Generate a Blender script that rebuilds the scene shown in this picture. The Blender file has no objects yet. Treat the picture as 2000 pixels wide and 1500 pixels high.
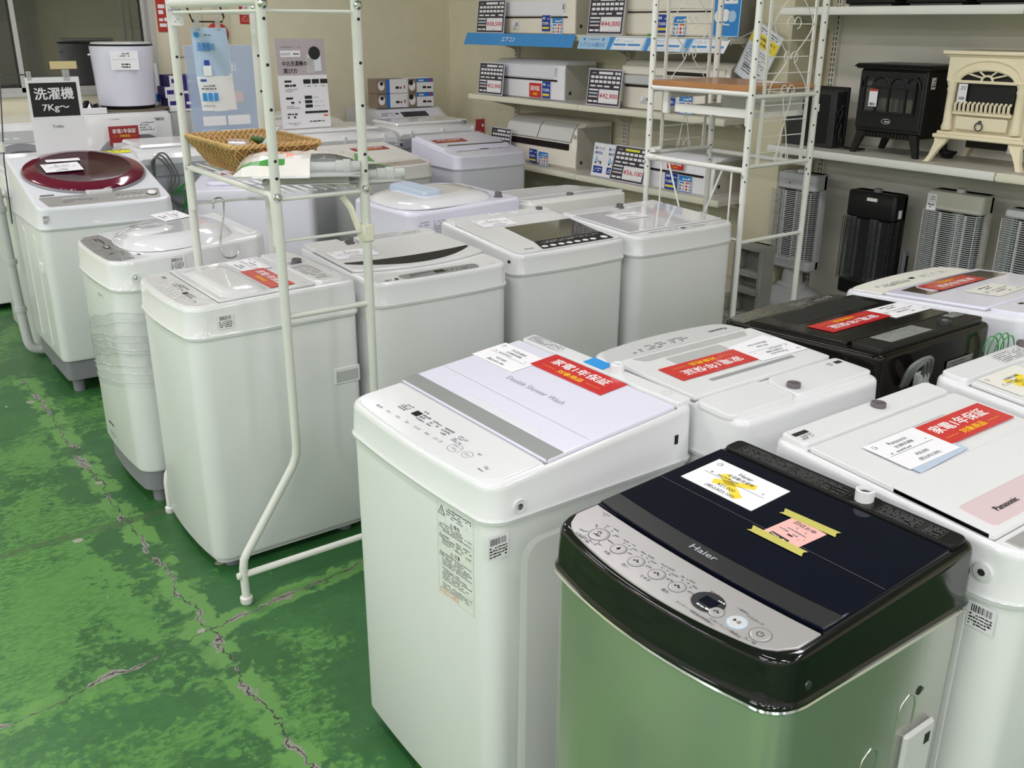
import bpy, math, random
from mathutils import Matrix, Vector
random.seed(7)
SC = bpy.context.scene
COL = SC.collection
# ------------------------------------------------------------------ camera
CAM_H, FPX = 1.62, 1873.5
PITCH, ROLL, YAW = 0.35902, 0.00531, 0.63416
_fwd = Vector((math.sin(YAW)*math.cos(PITCH), math.cos(YAW)*math.cos(PITCH), -math.sin(PITCH)))
_right = Vector((math.cos(YAW), -math.sin(YAW), 0))
_up = _right.cross(_fwd)
_r2 = _right*math.cos(ROLL) + _up*math.sin(ROLL)
_u2 = -_right*math.sin(ROLL) + _up*math.cos(ROLL)
cam = bpy.data.objects.new('camera', bpy.data.cameras.new('camera'))
COL.objects.link(cam)
cam.matrix_world = Matrix(((_r2.x, _u2.x, -_fwd.x, 0), (_r2.y, _u2.y, -_fwd.y, 0), (_r2.z, _u2.z, -_fwd.z, CAM_H), (0, 0, 0, 1)))
cam.data.sensor_width = 36.0
cam.data.lens = 36.0*FPX/2000.0
cam.data.clip_start = 0.02
SC.camera = cam
# ------------------------------------------------------------------ light
SC.view_settings.view_transform = 'Standard'
SC.view_settings.look = 'None'
SC.view_settings.gamma = 1.0
SC.view_settings.use_curve_mapping = False
SC.view_settings.exposure = 0.12
world = bpy.data.worlds.new('world'); SC.world = world; world.use_nodes = True
world.node_tree.nodes['Background'].inputs[0].default_value = (0.75, 0.8, 0.85, 1)
world.node_tree.nodes['Background'].inputs[1].default_value = 0.35
CEIL_Z = 3.0
LAMP_POWER = 11.5
LAMPS = [(x, y) for x in (-6.2, -4.1, -2.0, 0.1, 2.2) for y in (-6.6, -4.2, -1.8, 0.6, 3.0, 5.4)]
for lx, ly in LAMPS:
    ld = bpy.data.lights.new('ceiling_lamp_light', 'AREA'); ld.shape = 'RECTANGLE'
    ld.size = 0.22; ld.size_y = 1.2; ld.energy = LAMP_POWER*(1.0 if (lx > -1 and ly > -1) else 2.3); ld.color = (1.0, 0.93, 1.03)
    lo = bpy.data.objects.new('ceiling_lamp_light', ld); COL.objects.link(lo)
    lo.location = (lx, ly, CEIL_Z-0.115)

# ------------------------------------------------------------------ materials
MATS = {}
def S(c):
    if isinstance(c, str):
        c = [int(c[i:i+2], 16)/255 for i in (0, 2, 4)]
    return tuple((x/12.92 if x <= 0.04045 else ((x+0.055)/1.055)**2.4) for x in c) + (1,)
def mat(name, col, rough=0.5, metal=0.0, coat=0.0, trans=0.0, alpha=1.0, emit=0.0, spec=0.5, bump=0.0, bscale=60.0, var=0.0, ior=1.45, aniso=0.0):
    m = bpy.data.materials.new(name); m.use_nodes = True
    nt = m.node_tree; b = nt.nodes['Principled BSDF']
    c = S(col)
    b.inputs['Base Color'].default_value = c
    b.inputs['Roughness'].default_value = rough
    b.inputs['Metallic'].default_value = metal
    b.inputs['Coat Weight'].default_value = coat
    b.inputs['Coat Roughness'].default_value = 0.05
    b.inputs['Transmission Weight'].default_value = trans
    b.inputs['Alpha'].default_value = alpha
    b.inputs['IOR'].default_value = ior
    b.inputs['Specular IOR Level'].default_value = spec
    b.inputs['Anisotropic'].default_value = aniso
    if emit:
        b.inputs['Emission Color'].default_value = c; b.inputs['Emission Strength'].default_value = emit
    tc = nt.nodes.new('ShaderNodeTexCoord')
    no = nt.nodes.new('ShaderNodeTexNoise'); no.inputs['Scale'].default_value = bscale
    nt.links.new(tc.outputs['Object'], no.inputs['Vector'])
    if bump:
        bp = nt.nodes.new('ShaderNodeBump'); bp.inputs['Strength'].default_value = bump; bp.inputs['Distance'].default_value = 0.01
        nt.links.new(no.outputs['Fac'], bp.inputs['Height']); nt.links.new(bp.outputs[0], b.inputs['Normal'])
    v = var or 0.015
    n2 = nt.nodes.new('ShaderNodeTexNoise'); n2.inputs['Scale'].default_value = 4.0 if not var else 9.0
    n2.inputs['Detail'].default_value = 4
    nt.links.new(tc.outputs['Object'], n2.inputs['Vector'])
    mx = nt.nodes.new('ShaderNodeMix'); mx.data_type = 'RGBA'
    mx.inputs[6].default_value = tuple(x*(1-2*v) for x in c[:3])+(1,)
    mx.inputs[7].default_value = tuple(min(1, x*(1+2*v)) for x in c[:3])+(1,)
    nt.links.new(n2.outputs['Fac'], mx.inputs[0]); nt.links.new(mx.outputs[2], b.inputs['Base Color'])
    MATS[name] = m
    return m
mat('white_gloss', 'e4e6e6', 0.18, coat=0.35)
mat('white_plastic', 'e4e6e5', 0.32)
mat('white_cabinet', 'e8eae9', 0.30, coat=0.1)  # set lighter than the tops: missing side light put into the colour
mat('lavender_white', 'e4e4f2', 0.25, coat=0.3)
mat('lavender_cabinet', 'e2e3ec', 0.34)
mat('cool_white', 'e2e5ea', 0.25, coat=0.2)
mat('beige_plastic', 'e0dfd9', 0.4)
mat('beige_panel', 'b0a89c', 0.35)
mat('gap_dark', '4a4c4c', 0.7)
mat('gap_grey', '8b8e8e', 0.7)
mat('grey_plastic', '808186', 0.45)
mat('grey_panel', 'b9bbba', 0.3, coat=0.2)
mat('grey_rear', 'a3a9ad', 0.42)
mat('mid_grey', '8d918e', 0.35)
mat('light_grey', 'c9cbca', 0.35)
mat('silver_panel', 'b4b2b0', 0.32, metal=0.35, bump=0.02, bscale=200)
mat('chrome', 'd8dadc', 0.12, metal=1.0)
mat('dark_metal', '5b5c5e', 0.35, metal=0.8)
mat('black_gloss', '0b0b0d', 0.10, coat=0.3)
mat('black_glass', '070b1c', 0.06, coat=0.1, spec=0.3)
mat('black_plastic', '131314', 0.38, spec=0.35)
mat('black_matte', '151514', 0.6)
mat('black_rear', '121212', 0.4, spec=0.25)
mat('charcoal', '2d2e2f', 0.25)
mat('brown_black', '120f0d', 0.14, spec=0.28)
mat('brown_window', '5a5148', 0.12, coat=0.6)
mat('smoke_window', '2a2826', 0.08, coat=0.8)
mat('wine_lid', '66102c', 0.12, coat=0.35)
mat('wine_glass', '3a0b1c', 0.14, coat=0.12, spec=0.4)
mat('tape_tan', 'dccb98', 0.6)
mat('wine_ring', '8e8f94', 0.3)
mat('paper', 'f0f0f2', 0.6)
mat('paper_cream', 'e6e5da', 0.6)
mat('ink', '202022', 0.6)
mat('ink_grey', '77797b', 0.6)
mat('ink_light', 'a7aaad', 0.6)
mat('ink_red', 'c8323c', 0.6)
mat('ink_orange', 'd49a70', 0.6)
mat('red_sheet', 'd01f25', 0.28, coat=0.4)
mat('red_sheet_thick', 'a33233', 0.4)
mat('yellow_text', 'ffd21e', 0.4)
mat('white_text', 'f8f4f2', 0.4)
mat('yellow_highlight', 'f0d840', 0.6)
mat('yellow_note', 'e4e040', 0.6)
mat('masking_tape', 'c9c263', 0.6, alpha=0.93)
mat('pink_paper', 'f0b8b0', 0.6)
mat('pink_pale', 'd8c4c6', 0.4)
mat('blue_sticker', '0a92dd', 0.5)
mat('blue_strip', '3f8fd0', 0.45)
mat('blue_pale', 'a8cbe6', 0.45)
mat('blue_dark', '1f3f9a', 0.45)
mat('blue_mid', '2f86cf', 0.45)
mat('blue_white', 'bccbdc', 0.4)
mat('board_black', '3b3840', 0.45)
mat('board_border', 'c9c7d0', 0.4)
mat('purple_box', '35257a', 0.5)
mat('box_blue', '2c74c8', 0.5)
mat('box_brown', '8c7c6c', 0.6)
mat('rack_paint', 'dadcd4', 0.35, coat=0.2)
mat('rack_white', 'e8e9e2', 0.35, coat=0.2)
mat('leaflet_blue', 'b6cde8', 0.4)
mat('taupe', 'b9b0b1', 0.5)
mat('sticker_pale', 'dfe2da', 0.45)
mat('wire_bright', 'd9dbdc', 0.3, metal=0.3)
mat('hole_dark', '262522', 0.8)
mat('wood_board', 'b07c4c', 0.38, coat=0.2, var=0.10)
mat('wicker', 'c9a66c', 0.6, var=0.15)
mat('wicker_dark', 'a07a48', 0.7, var=0.15)
mat('shelf_cream', 'e4e2cd', 0.45)
mat('shelf_top', 'ccc9bd', 0.5)
mat('shelf_back', 'e8e5d9', 0.6)
mat('post_metal', '8f8b80', 0.5)
mat('wall_paint', 'dfdabf', 0.7, var=0.035)
mat('wall_trim', 'ded7bf', 0.7)
mat('ceiling_paint', 'd2d0c8', 0.8)
mat('pillar_paint', 'd2ccae', 0.7)
mat('frame_white', 'b9b9b4', 0.4)
mat('frame_dark', '2c2925', 0.5)
mat('behind_dark', '7a756a', 0.8, var=0.1)  # tones behind the panes, lightened to stand for reflections in the glass
mat('behind_grey', '9a9a92', 0.8, var=0.1)
mat('behind_black', '45423c', 0.8)
mat('behind_tan', 'b3a68e', 0.8, var=0.1)
mat('ac_cream', 'ece7d8', 0.4)
mat('ac_white', 'eaebee', 0.35)
mat('ac_side', 'bbb8ab', 0.5)
mat('ac_front', 'd8dad6', 0.35)
mat('slot_dark', '1c1210', 0.5)
mat('stove_black', '141414', 0.38)
mat('stove_glass', '2a2b2e', 0.06, coat=1.0)
mat('stove_cream', 'f2e8c8', 0.4)
mat('concrete', '9a9b94', 0.9, bump=0.5, bscale=150, var=0.12)
mat('heater_grey', 'b8babb', 0.4)
mat('heater_cream', 'c6c5b8', 0.4)
mat('reflector', 'b9bcc0', 0.14, metal=1.0)
mat('wire_metal', 'c4c6c8', 0.25, metal=0.9)
mat('cord_black', '111113', 0.4)
mat('cord_green', '3aa046', 0.5)
mat('cord_grey', '6c726c', 0.5)
mat('hose_grey', 'bfc3c0', 0.45)
mat('bag_print', 'f2efe8', 0.25, coat=0.6)
mat('bag_green', '4fa04a', 0.25, coat=0.6)
mat('bag_orange', 'e9714a', 0.4)
mat('leaf_green', '3f6a34', 0.5)
mat('tube_light', 'fffdf5', 0.5, emit=5.0)
mat('lamp_body', 'e8e8e4', 0.5)
mat('cardboard_mat', '6f6656', 0.7, var=0.06)
mat('sign_red', 'b8332c', 0.5)
mat('door_cream', 'cfc8ae', 0.6)
mat('clear_grip', 'c8c8c4', 0.2, alpha=0.55)
mat('clear_film', 'f4f6f6', 0.05, alpha=0.26, bump=0.9, bscale=24, coat=1.0)
mat('valve_grey', '6a6567', 0.4)
mat('clear_acrylic', 'dfe6ee', 0.05, alpha=0.25)
mat('film_glint', 'f2f5f5', 0.1, alpha=0.7, coat=1.0)
mat('acrylic_print', 'b4c8e4', 0.3, alpha=0.72)
mat('dome_clear', 'e6e7ea', 0.08, coat=1.0)
mat('steam_grey', 'b0b4bb', 0.2)
def steel():
    m = bpy.data.materials.new('brushed_steel'); m.use_nodes = True
    nt = m.node_tree; b = nt.nodes['Principled BSDF']
    b.inputs['Base Color'].default_value = S('d4d3cd'); b.inputs['Metallic'].default_value = 0.9
    b.inputs['Roughness'].default_value = 0.27
    tc = nt.nodes.new('ShaderNodeTexCoord'); mp = nt.nodes.new('ShaderNodeMapping')
    mp.inputs['Scale'].default_value = (60, 60, 2)
    n = nt.nodes.new('ShaderNodeTexNoise'); n.inputs['Scale'].default_value = 6
    bp = nt.nodes.new('ShaderNodeBump'); bp.inputs['Strength'].default_value = 0.04; bp.inputs['Distance'].default_value = 0.002
    nt.links.new(tc.outputs['Object'], mp.inputs[0]); nt.links.new(mp.outputs[0], n.inputs['Vector'])
    nt.links.new(n.outputs['Fac'], bp.inputs['Height']); nt.links.new(bp.outputs[0], b.inputs['Normal'])
    MATS['brushed_steel'] = m
steel()
def film_panel(name, col, metal=0.0):
    """a control panel still under its crinkled protective film"""
    m = mat(name, col, 0.3, metal=metal, coat=1.0)
    nt = m.node_tree; b = nt.nodes['Principled BSDF']
    tc = nt.nodes.new('ShaderNodeTexCoord'); n = nt.nodes.new('ShaderNodeTexNoise'); n.inputs['Scale'].default_value = 26
    n.inputs['Detail'].default_value = 3; n.inputs['Distortion'].default_value = 1.4
    bp = nt.nodes.new('ShaderNodeBump'); bp.inputs['Strength'].default_value = 0.5; bp.inputs['Distance'].default_value = 0.012
    nt.links.new(tc.outputs['Object'], n.inputs['Vector']); nt.links.new(n.outputs['Fac'], bp.inputs['Height'])
    nt.links.new(bp.outputs[0], b.inputs['Coat Normal'])
film_panel('film_silver', 'a7a8a9', 0.5)
film_panel('film_white', 'e9e9e8')
film_panel('film_black', '17130f')

def floor_material():
    m = bpy.data.materials.new('green_floor_paint'); m.use_nodes = True
    nt = m.node_tree; N = nt.nodes; L = nt.links; b = N['Principled BSDF']
    geo = N.new('ShaderNodeNewGeometry'); sep = N.new('ShaderNodeSeparateXYZ'); L.new(geo.outputs['Position'], sep.inputs[0])
    def noise(scale, detail=4, rough=0.55, dist=0.0, vec=None):
        n = N.new('ShaderNodeTexNoise'); n.inputs['Scale'].default_value = scale; n.inputs['Detail'].default_value = detail
        n.inputs['Roughness'].default_value = rough; n.inputs['Distortion'].default_value = dist
        L.new(vec or geo.outputs['Position'], n.inputs['Vector']); return n.outputs['Fac']
    def mth(op, a, b_=None, c=None, clamp=False):
        n = N.new('ShaderNodeMath'); n.operation = op; n.use_clamp = clamp
        for i, v in enumerate((a, b_, c)):
            if v is None: continue
            if isinstance(v, (int, float)): n.inputs[i].default_value = v
            else: L.new(v, n.inputs[i])
        return n.outputs[0]
    def step(v, lo, hi):
        n = N.new('ShaderNodeMapRange'); n.inputs[1].default_value = lo; n.inputs[2].default_value = hi
        L.new(v, n.inputs[0]); return n.outputs[0]
    def mix(f, a, b_):
        n = N.new('ShaderNodeMix'); n.data_type = 'RGBA'; L.new(f, n.inputs[0])
        for i, v in ((6, a), (7, b_)):
            if isinstance(v, tuple): n.inputs[i].default_value = v
            else: L.new(v, n.inputs[i])
        return n.outputs[2]
    X, Y = sep.outputs[0], sep.outputs[1]
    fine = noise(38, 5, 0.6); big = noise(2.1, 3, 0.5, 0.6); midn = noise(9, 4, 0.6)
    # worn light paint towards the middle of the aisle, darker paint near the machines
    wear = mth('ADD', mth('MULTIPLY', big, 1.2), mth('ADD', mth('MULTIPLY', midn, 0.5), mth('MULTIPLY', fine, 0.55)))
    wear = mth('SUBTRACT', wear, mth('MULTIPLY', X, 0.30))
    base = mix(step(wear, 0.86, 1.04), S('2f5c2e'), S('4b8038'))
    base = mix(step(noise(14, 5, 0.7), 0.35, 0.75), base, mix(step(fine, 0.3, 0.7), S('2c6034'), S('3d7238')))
    nz = N.new('ShaderNodeMix'); nz.data_type = 'RGBA'
    mp = N.new('ShaderNodeMapping'); mp.inputs['Scale'].default_value = (0.7, 1.5, 1); mp.inputs['Rotation'].default_value = (0, 0, 0.5)
    L.new(geo.outputs['Position'], mp.inputs[0])
    speck = mth('MULTIPLY', step(noise(46, 5, 0.65, 0.3, mp.outputs[0]), 0.47, 0.53), step(noise(2.7, 3, 0.6), 0.38, 0.56))
    lightp = mix(mth('MULTIPLY', speck, 0.85), S('568b43'), S('386c33'))
    base2 = mix(step(wear, 0.90, 0.96), base, lightp)
    base2 = mix(mth('MULTIPLY', step(mth('ADD', noise(1.3, 2, 0.4, 0.8), mth('MULTIPLY', mth('SUBTRACT', noise(24, 4, 0.7), 0.5), 0.35)), 0.53, 0.56), 0.8), base2, S('2f6335'))
    # cracks with bands of newer, lighter paint along them
    wob = mth('MULTIPLY', mth('SUBTRACT', noise(5, 4, 0.7), 0.5), 0.14)
    wob2 = mth('MULTIPLY', mth('SUBTRACT', noise(7, 4, 0.7), 0.5), 0.13)
    d1 = mth('ABSOLUTE', mth('ADD', mth('SUBTRACT', Y, mth('MULTIPLY_ADD', X, 0.16, 2.255)), wob))
    d2 = mth('ABSOLUTE', mth('ADD', mth('SUBTRACT', X, 0.675), wob2))
    on2 = mth('MULTIPLY', step(Y, 5.2, 4.9), 1.0)
    dmin = mth('MINIMUM', d1, mth('ADD', d2, mth('SUBTRACT', 1.0, on2)))
    band = mth('MULTIPLY', step(mth('ADD', dmin, mth('MULTIPLY', fine, 0.05)), 0.075, 0.068), step(noise(3.3, 2), 0.42, 0.47))
    band = mth('MULTIPLY', band, step(midn, 0.40, 0.46))
    c = mix(band, base2, S('5f9149'))
    wide = mth('MULTIPLY', step(noise(6, 3, 0.6), 0.48, 0.66), 0.016)
    thin = mth('ADD', wide, 0.003)
    chip = mth('LESS_THAN', mth('ADD', dmin, mth('MULTIPLY', fine, 0.008)), mth('ADD', thin, 0.003))
    c = mix(chip, c, S('8b8a80'))
    crackline = mth('LESS_THAN', mth('ADD', dmin, mth('MULTIPLY', mth('SUBTRACT', noise(60, 2), 0.5), 0.006)), 0.0022)
    c = mix(crackline, c, S('3c3c34'))
    # scattered chips down to the concrete
    vo = N.new('ShaderNodeTexVoronoi'); vo.inputs['Scale'].default_value = 5.2; vo.inputs['Randomness'].default_value = 1
    L.new(geo.outputs['Position'], vo.inputs['Vector'])
    vd = mth('ADD', vo.outputs['Distance'], mth('MULTIPLY', mth('SUBTRACT', fine, 0.5), 0.10))
    rnd = N.new('ShaderNodeSeparateColor'); L.new(vo.outputs['Color'], rnd.inputs[0])
    spot = mth('MULTIPLY', mth('LESS_THAN', vd, 0.088), mth('GREATER_THAN', rnd.outputs[0], 0.30))
    c = mix(spot, c, S('a09c93'))
    v3 = N.new('ShaderNodeTexVoronoi'); v3.inputs['Scale'].default_value = 17; L.new(geo.outputs['Position'], v3.inputs['Vector'])
    s3 = mth('MULTIPLY', mth('LESS_THAN', mth('ADD', v3.outputs['Distance'], mth('MULTIPLY', fine, 0.1)), 0.10), 0.8)
    c = mix(s3, c, S('71a05a'))
    # a straight dark joint across the aisle
    dj = mth('ABSOLUTE', mth('SUBTRACT', Y, 3.16))
    c = mix(mth('MULTIPLY', mth('LESS_THAN', dj, 0.022), mth('MULTIPLY', step(fine, 0.35, 0.5), 0.7)), c, S('47603c'))
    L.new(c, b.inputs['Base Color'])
    r = mth('ADD', mth('MULTIPLY', fine, 0.25), mth('MULTIPLY', spot, 0.3))
    L.new(mth('ADD', r, 0.30), b.inputs['Roughness'])
    bp = N.new('ShaderNodeBump'); bp.inputs['Strength'].default_value = 0.25; bp.inputs['Distance'].default_value = 0.004
    hgt = mth('SUBTRACT', mth('MULTIPLY', midn, 0.5), mth('MULTIPLY', chip, 0.8))
    L.new(hgt, bp.inputs['Height']); L.new(bp.outputs[0], b.inputs['Normal'])
    MATS['green_floor_paint'] = m
floor_material()
# ------------------------------------------------------------------ mesh helpers
class MB:
    """collects polygons of several materials; build() links them as one mesh object"""
    def __init__(s): s.v = []; s.f = []; s.m = []; s.s = []
    def add(s, vs, fs, m, smooth=False, M=None):
        o = len(s.v)
        s.v += [tuple(M @ Vector(p)) if M else tuple(p) for p in vs]
        for f in fs:
            s.f.append([i+o for i in f]); s.m.append(m); s.s.append(smooth)
        return s
    def loft(s, loops, m, smooth=True, close=True, M=None, cap0=False, cap1=False):
        n = len(loops[0]); vs = [p for l in loops for p in l]; fs = []
        for a in range(len(loops)-1):
            for i in range(n if close else n-1):
                j = (i+1) % n
                fs.append((a*n+i, a*n+j, (a+1)*n+j, (a+1)*n+i))
        s.add(vs, fs, m, smooth, M)
        if cap0: s.add(loops[0], [list(range(n))[::-1]], m, False, M)
        if cap1: s.add(loops[-1], [list(range(n))], m, False, M)
        return s
    def box(s, x0, x1, y0, y1, z0, z1, m, b=0.0, M=None):
        if b <= 0:
            vs = [(x, y, z) for z in (z0, z1) for x, y in ((x0, y0), (x1, y0), (x1, y1), (x0, y1))]
            return s.add(vs, [(3, 2, 1, 0), (4, 5, 6, 7), (0, 1, 5, 4), (1, 2, 6, 5), (2, 3, 7, 6), (3, 0, 4, 7)], m, False, M)
        b = min(b, (x1-x0)/2.01, (y1-y0)/2.01, (z1-z0)/2.01)
        def lp(i, z):
            return [(x0+b, y0+i, z), (x1-b, y0+i, z), (x1-i, y0+b, z), (x1-i, y1-b, z), (x1-b, y1-i, z), (x0+b, y1-i, z), (x0+i, y1-b, z), (x0+i, y0+b, z)] if i < b else \
                   [(x0+b, y0+b, z), (x1-b, y0+b, z), (x1-b, y0+b, z), (x1-b, y1-b, z), (x1-b, y1-b, z), (x0+b, y1-b, z), (x0+b, y1-b, z), (x0+b, y0+b, z)]
        loops = [lp(b*.999, z0), lp(0, z0+b), lp(0, z1-b), lp(b*.999, z1)]
        return s.loft(loops, m, False, True, M, True, True)
    def rbox(s, cx, cy, w, d, z0, z1, r, m, b=0.004, n=5, M=None, wt=None, dt=None):
        """upright box with rounded vertical corners and softened top and bottom edges"""
        wt = wt or w; dt = dt or d
        def lp(w_, d_, z, i):
            return [(cx+x, cy+y, z) for x, y in rrect(w_-2*i, d_-2*i, max(r-i, .001), n)]
        return s.loft([lp(w, d, z0, b), lp(w, d, z0+b, 0), lp(wt, dt, z1-b, 0), lp(wt, dt, z1-b*.3, b*.3), lp(wt, dt, z1, b)], m, True, True, M, True, True)
    def tube(s, pts, r, m, n=8, caps=True, M=None, closed=False):
        P = [Vector(p) for p in pts]; loops = []; up = None
        for i, p in enumerate(P):
            a = P[i-1] if (i > 0 or closed) else p; c = P[(i+1) % len(P)] if (i < len(P)-1 or closed) else p
            t = (c-a).normalized()
            if up is None:
                up = Vector((0, 0, 1)) if abs(t.z) < 0.9 else Vector((1, 0, 0))
            x = t.cross(up)
            if x.length < 1e-4: x = t.cross(Vector((0.3, 1, 0.2)))
            x.normalize(); up = x.cross(t).normalized()
            rr = r[i] if isinstance(r, (list, tuple)) else r
            loops.append([p + x*math.cos(2*math.pi*k/n)*rr + up*math.sin(2*math.pi*k/n)*rr for k in range(n)])
        if closed: loops.append(loops[0])
        return s.loft(loops, m, True, True, M, caps and not closed, caps and not closed)
    def cyl(s, c, r0, z0, z1, m, n=24, r1=None, M=None, axis='z', b=0.0):
        r1 = r0 if r1 is None else r1
        prof = [(r0-b, z0), (r0, z0+b), (r1, z1-b), (r1-b, z1)] if b else [(r0, z0), (r1, z1)]
        return s.lathe(c, prof, m, n, M, axis)
    def lathe(s, c, prof, m, n=24, M=None, axis='z', capit=True, sx=1.0, sy=1.0):
        def P(r, z, a):
            x, y = r*math.cos(a)*sx, r*math.sin(a)*sy
            v = (x, y, z) if axis == 'z' else ((x, z, y) if axis == 'y' else (z, x, y))
            return (v[0]+c[0], v[1]+c[1], v[2]+c[2])
        loops = [[P(r, z, 2*math.pi*k/n) for k in range(n)] for r, z in prof]
        return s.loft(loops, m, True, True, M, capit, capit)
    def poly(s, pts, m, M=None): return s.add(pts, [list(range(len(pts)))], m, False, M)
    def prism(s, pts2, f0, f1, m, M=None, smooth=False):
        """pts2: 2-D outline; f0/f1 map a 2-D point to the two 3-D end faces"""
        a = [f0(p) for p in pts2]; b = [f1(p) for p in pts2]
        return s.loft([a, b], m, smooth, True, M, True, True)
    def build(s, name, parent=None, loc=None, rot=0.0, label=None):
        me = bpy.data.meshes.new(name)
        names = []
        for x in s.m:
            if x not in names: names.append(x)
        me.from_pydata([tuple(v) for v in s.v], [], s.f)
        for x in names: me.materials.append(MATS[x])
        idx = {x: i for i, x in enumerate(names)}
        me.polygons.foreach_set('material_index', [idx[x] for x in s.m])
        me.polygons.foreach_set('use_smooth', s.s)
        me.update()
        if any(s.s):
            try: me.set_sharp_from_angle(angle=math.radians(38))
            except Exception: pass
        o = bpy.data.objects.new(name, me); COL.objects.link(o)
        if parent: o.parent = parent
        if loc is not None: o.location = loc
        if rot: o.rotation_euler = (0, 0, rot)
        if label: o['label'] = label
        return o
def rrect(w, d, r, n=5):
    r = min(r, w/2-1e-4, d/2-1e-4); out = []
    for cx, cy, a0 in ((w/2-r, -d/2+r, -90), (w/2-r, d/2-r, 0), (-w/2+r, d/2-r, 90), (-w/2+r, -d/2+r, 180)):
        for k in range(n+1):
            a = math.radians(a0+90*k/n); out.append((cx+r*math.cos(a), cy+r*math.sin(a)))
    return out
def roundpoly(c, r, n=4):
    out = []
    for i, p in enumerate(c):
        p = Vector(p); a = Vector(c[i-1]); b = Vector(c[(i+1) % len(c)])
        ri = r[i] if isinstance(r, (list, tuple)) else r
        ri = min(ri, (a-p).length*.49, (b-p).length*.49)
        if ri < 1e-4: out.append((p.x, p.y)); continue
        s0 = p+(a-p).normalized()*ri; s1 = p+(b-p).normalized()*ri
        for k in range(n+1):
            t = k/n; q = s0*(1-t)**2+p*2*t*(1-t)+s1*t*t; out.append((q.x, q.y))
    return out
def sm(pts, n=6):
    """a smooth curve through the given points"""
    P = [Vector(p) for p in pts]; P = [P[0]]+P+[P[-1]]; out = []
    for i in range(1, len(P)-2):
        a, b, c, d = P[i-1:i+3]
        for k in range(n):
            t = k/n; out.append(.5*((2*b)+(c-a)*t+(2*a-5*b+4*c-d)*t*t+(3*b-a-3*c+d)*t**3))
    return out+[P[-2]]
def thing(name, label, cat, loc=(0, 0, 0), rot=0.0, group=None):
    o = bpy.data.objects.new(name, None); COL.objects.link(o)
    o.empty_display_size = 0.05
    o.location = loc; o.rotation_euler = (0, 0, rot); o['label'] = label; o['category'] = cat
    if group: o['group'] = group
    return o
def tag(o, label, cat, group=None):
    o['label'] = label; o['category'] = cat
    if group: o['group'] = group
    return o
def struct(o):
    o['kind'] = 'structure'; return o
# ------------------------------------------------------------------ lettering
_TX = {}
def glyphs(txt, bold=0.0):
    key = (txt, bold)
    if key not in _TX:
        cu = bpy.data.curves.new('lettering', 'FONT'); cu.body = txt; cu.size = 1.0; cu.resolution_u = 2; cu.offset = bold
        cu.fill_mode = 'FRONT'
        ob = bpy.data.objects.new('lettering', cu); COL.objects.link(ob)
        bpy.context.view_layer.update()
        dg = bpy.context.evaluated_depsgraph_get(); me = ob.evaluated_get(dg).to_mesh()
        vs = [(v.co.x, v.co.y) for v in me.vertices]; fs = [tuple(p.vertices) for p in me.polygons]
        ob.evaluated_get(dg).to_mesh_clear()
        bpy.data.objects.remove(ob); bpy.data.curves.remove(cu)
        if vs:
            x0 = min(v[0] for v in vs); x1 = max(v[0] for v in vs); y0 = min(v[1] for v in vs); y1 = max(v[1] for v in vs)
        else: x0 = x1 = y0 = y1 = 0
        _TX[key] = ([(x-x0, y-y0) for x, y in vs], fs, x1-x0 or 1, y1-y0 or 1)
    return _TX[key]
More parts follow.
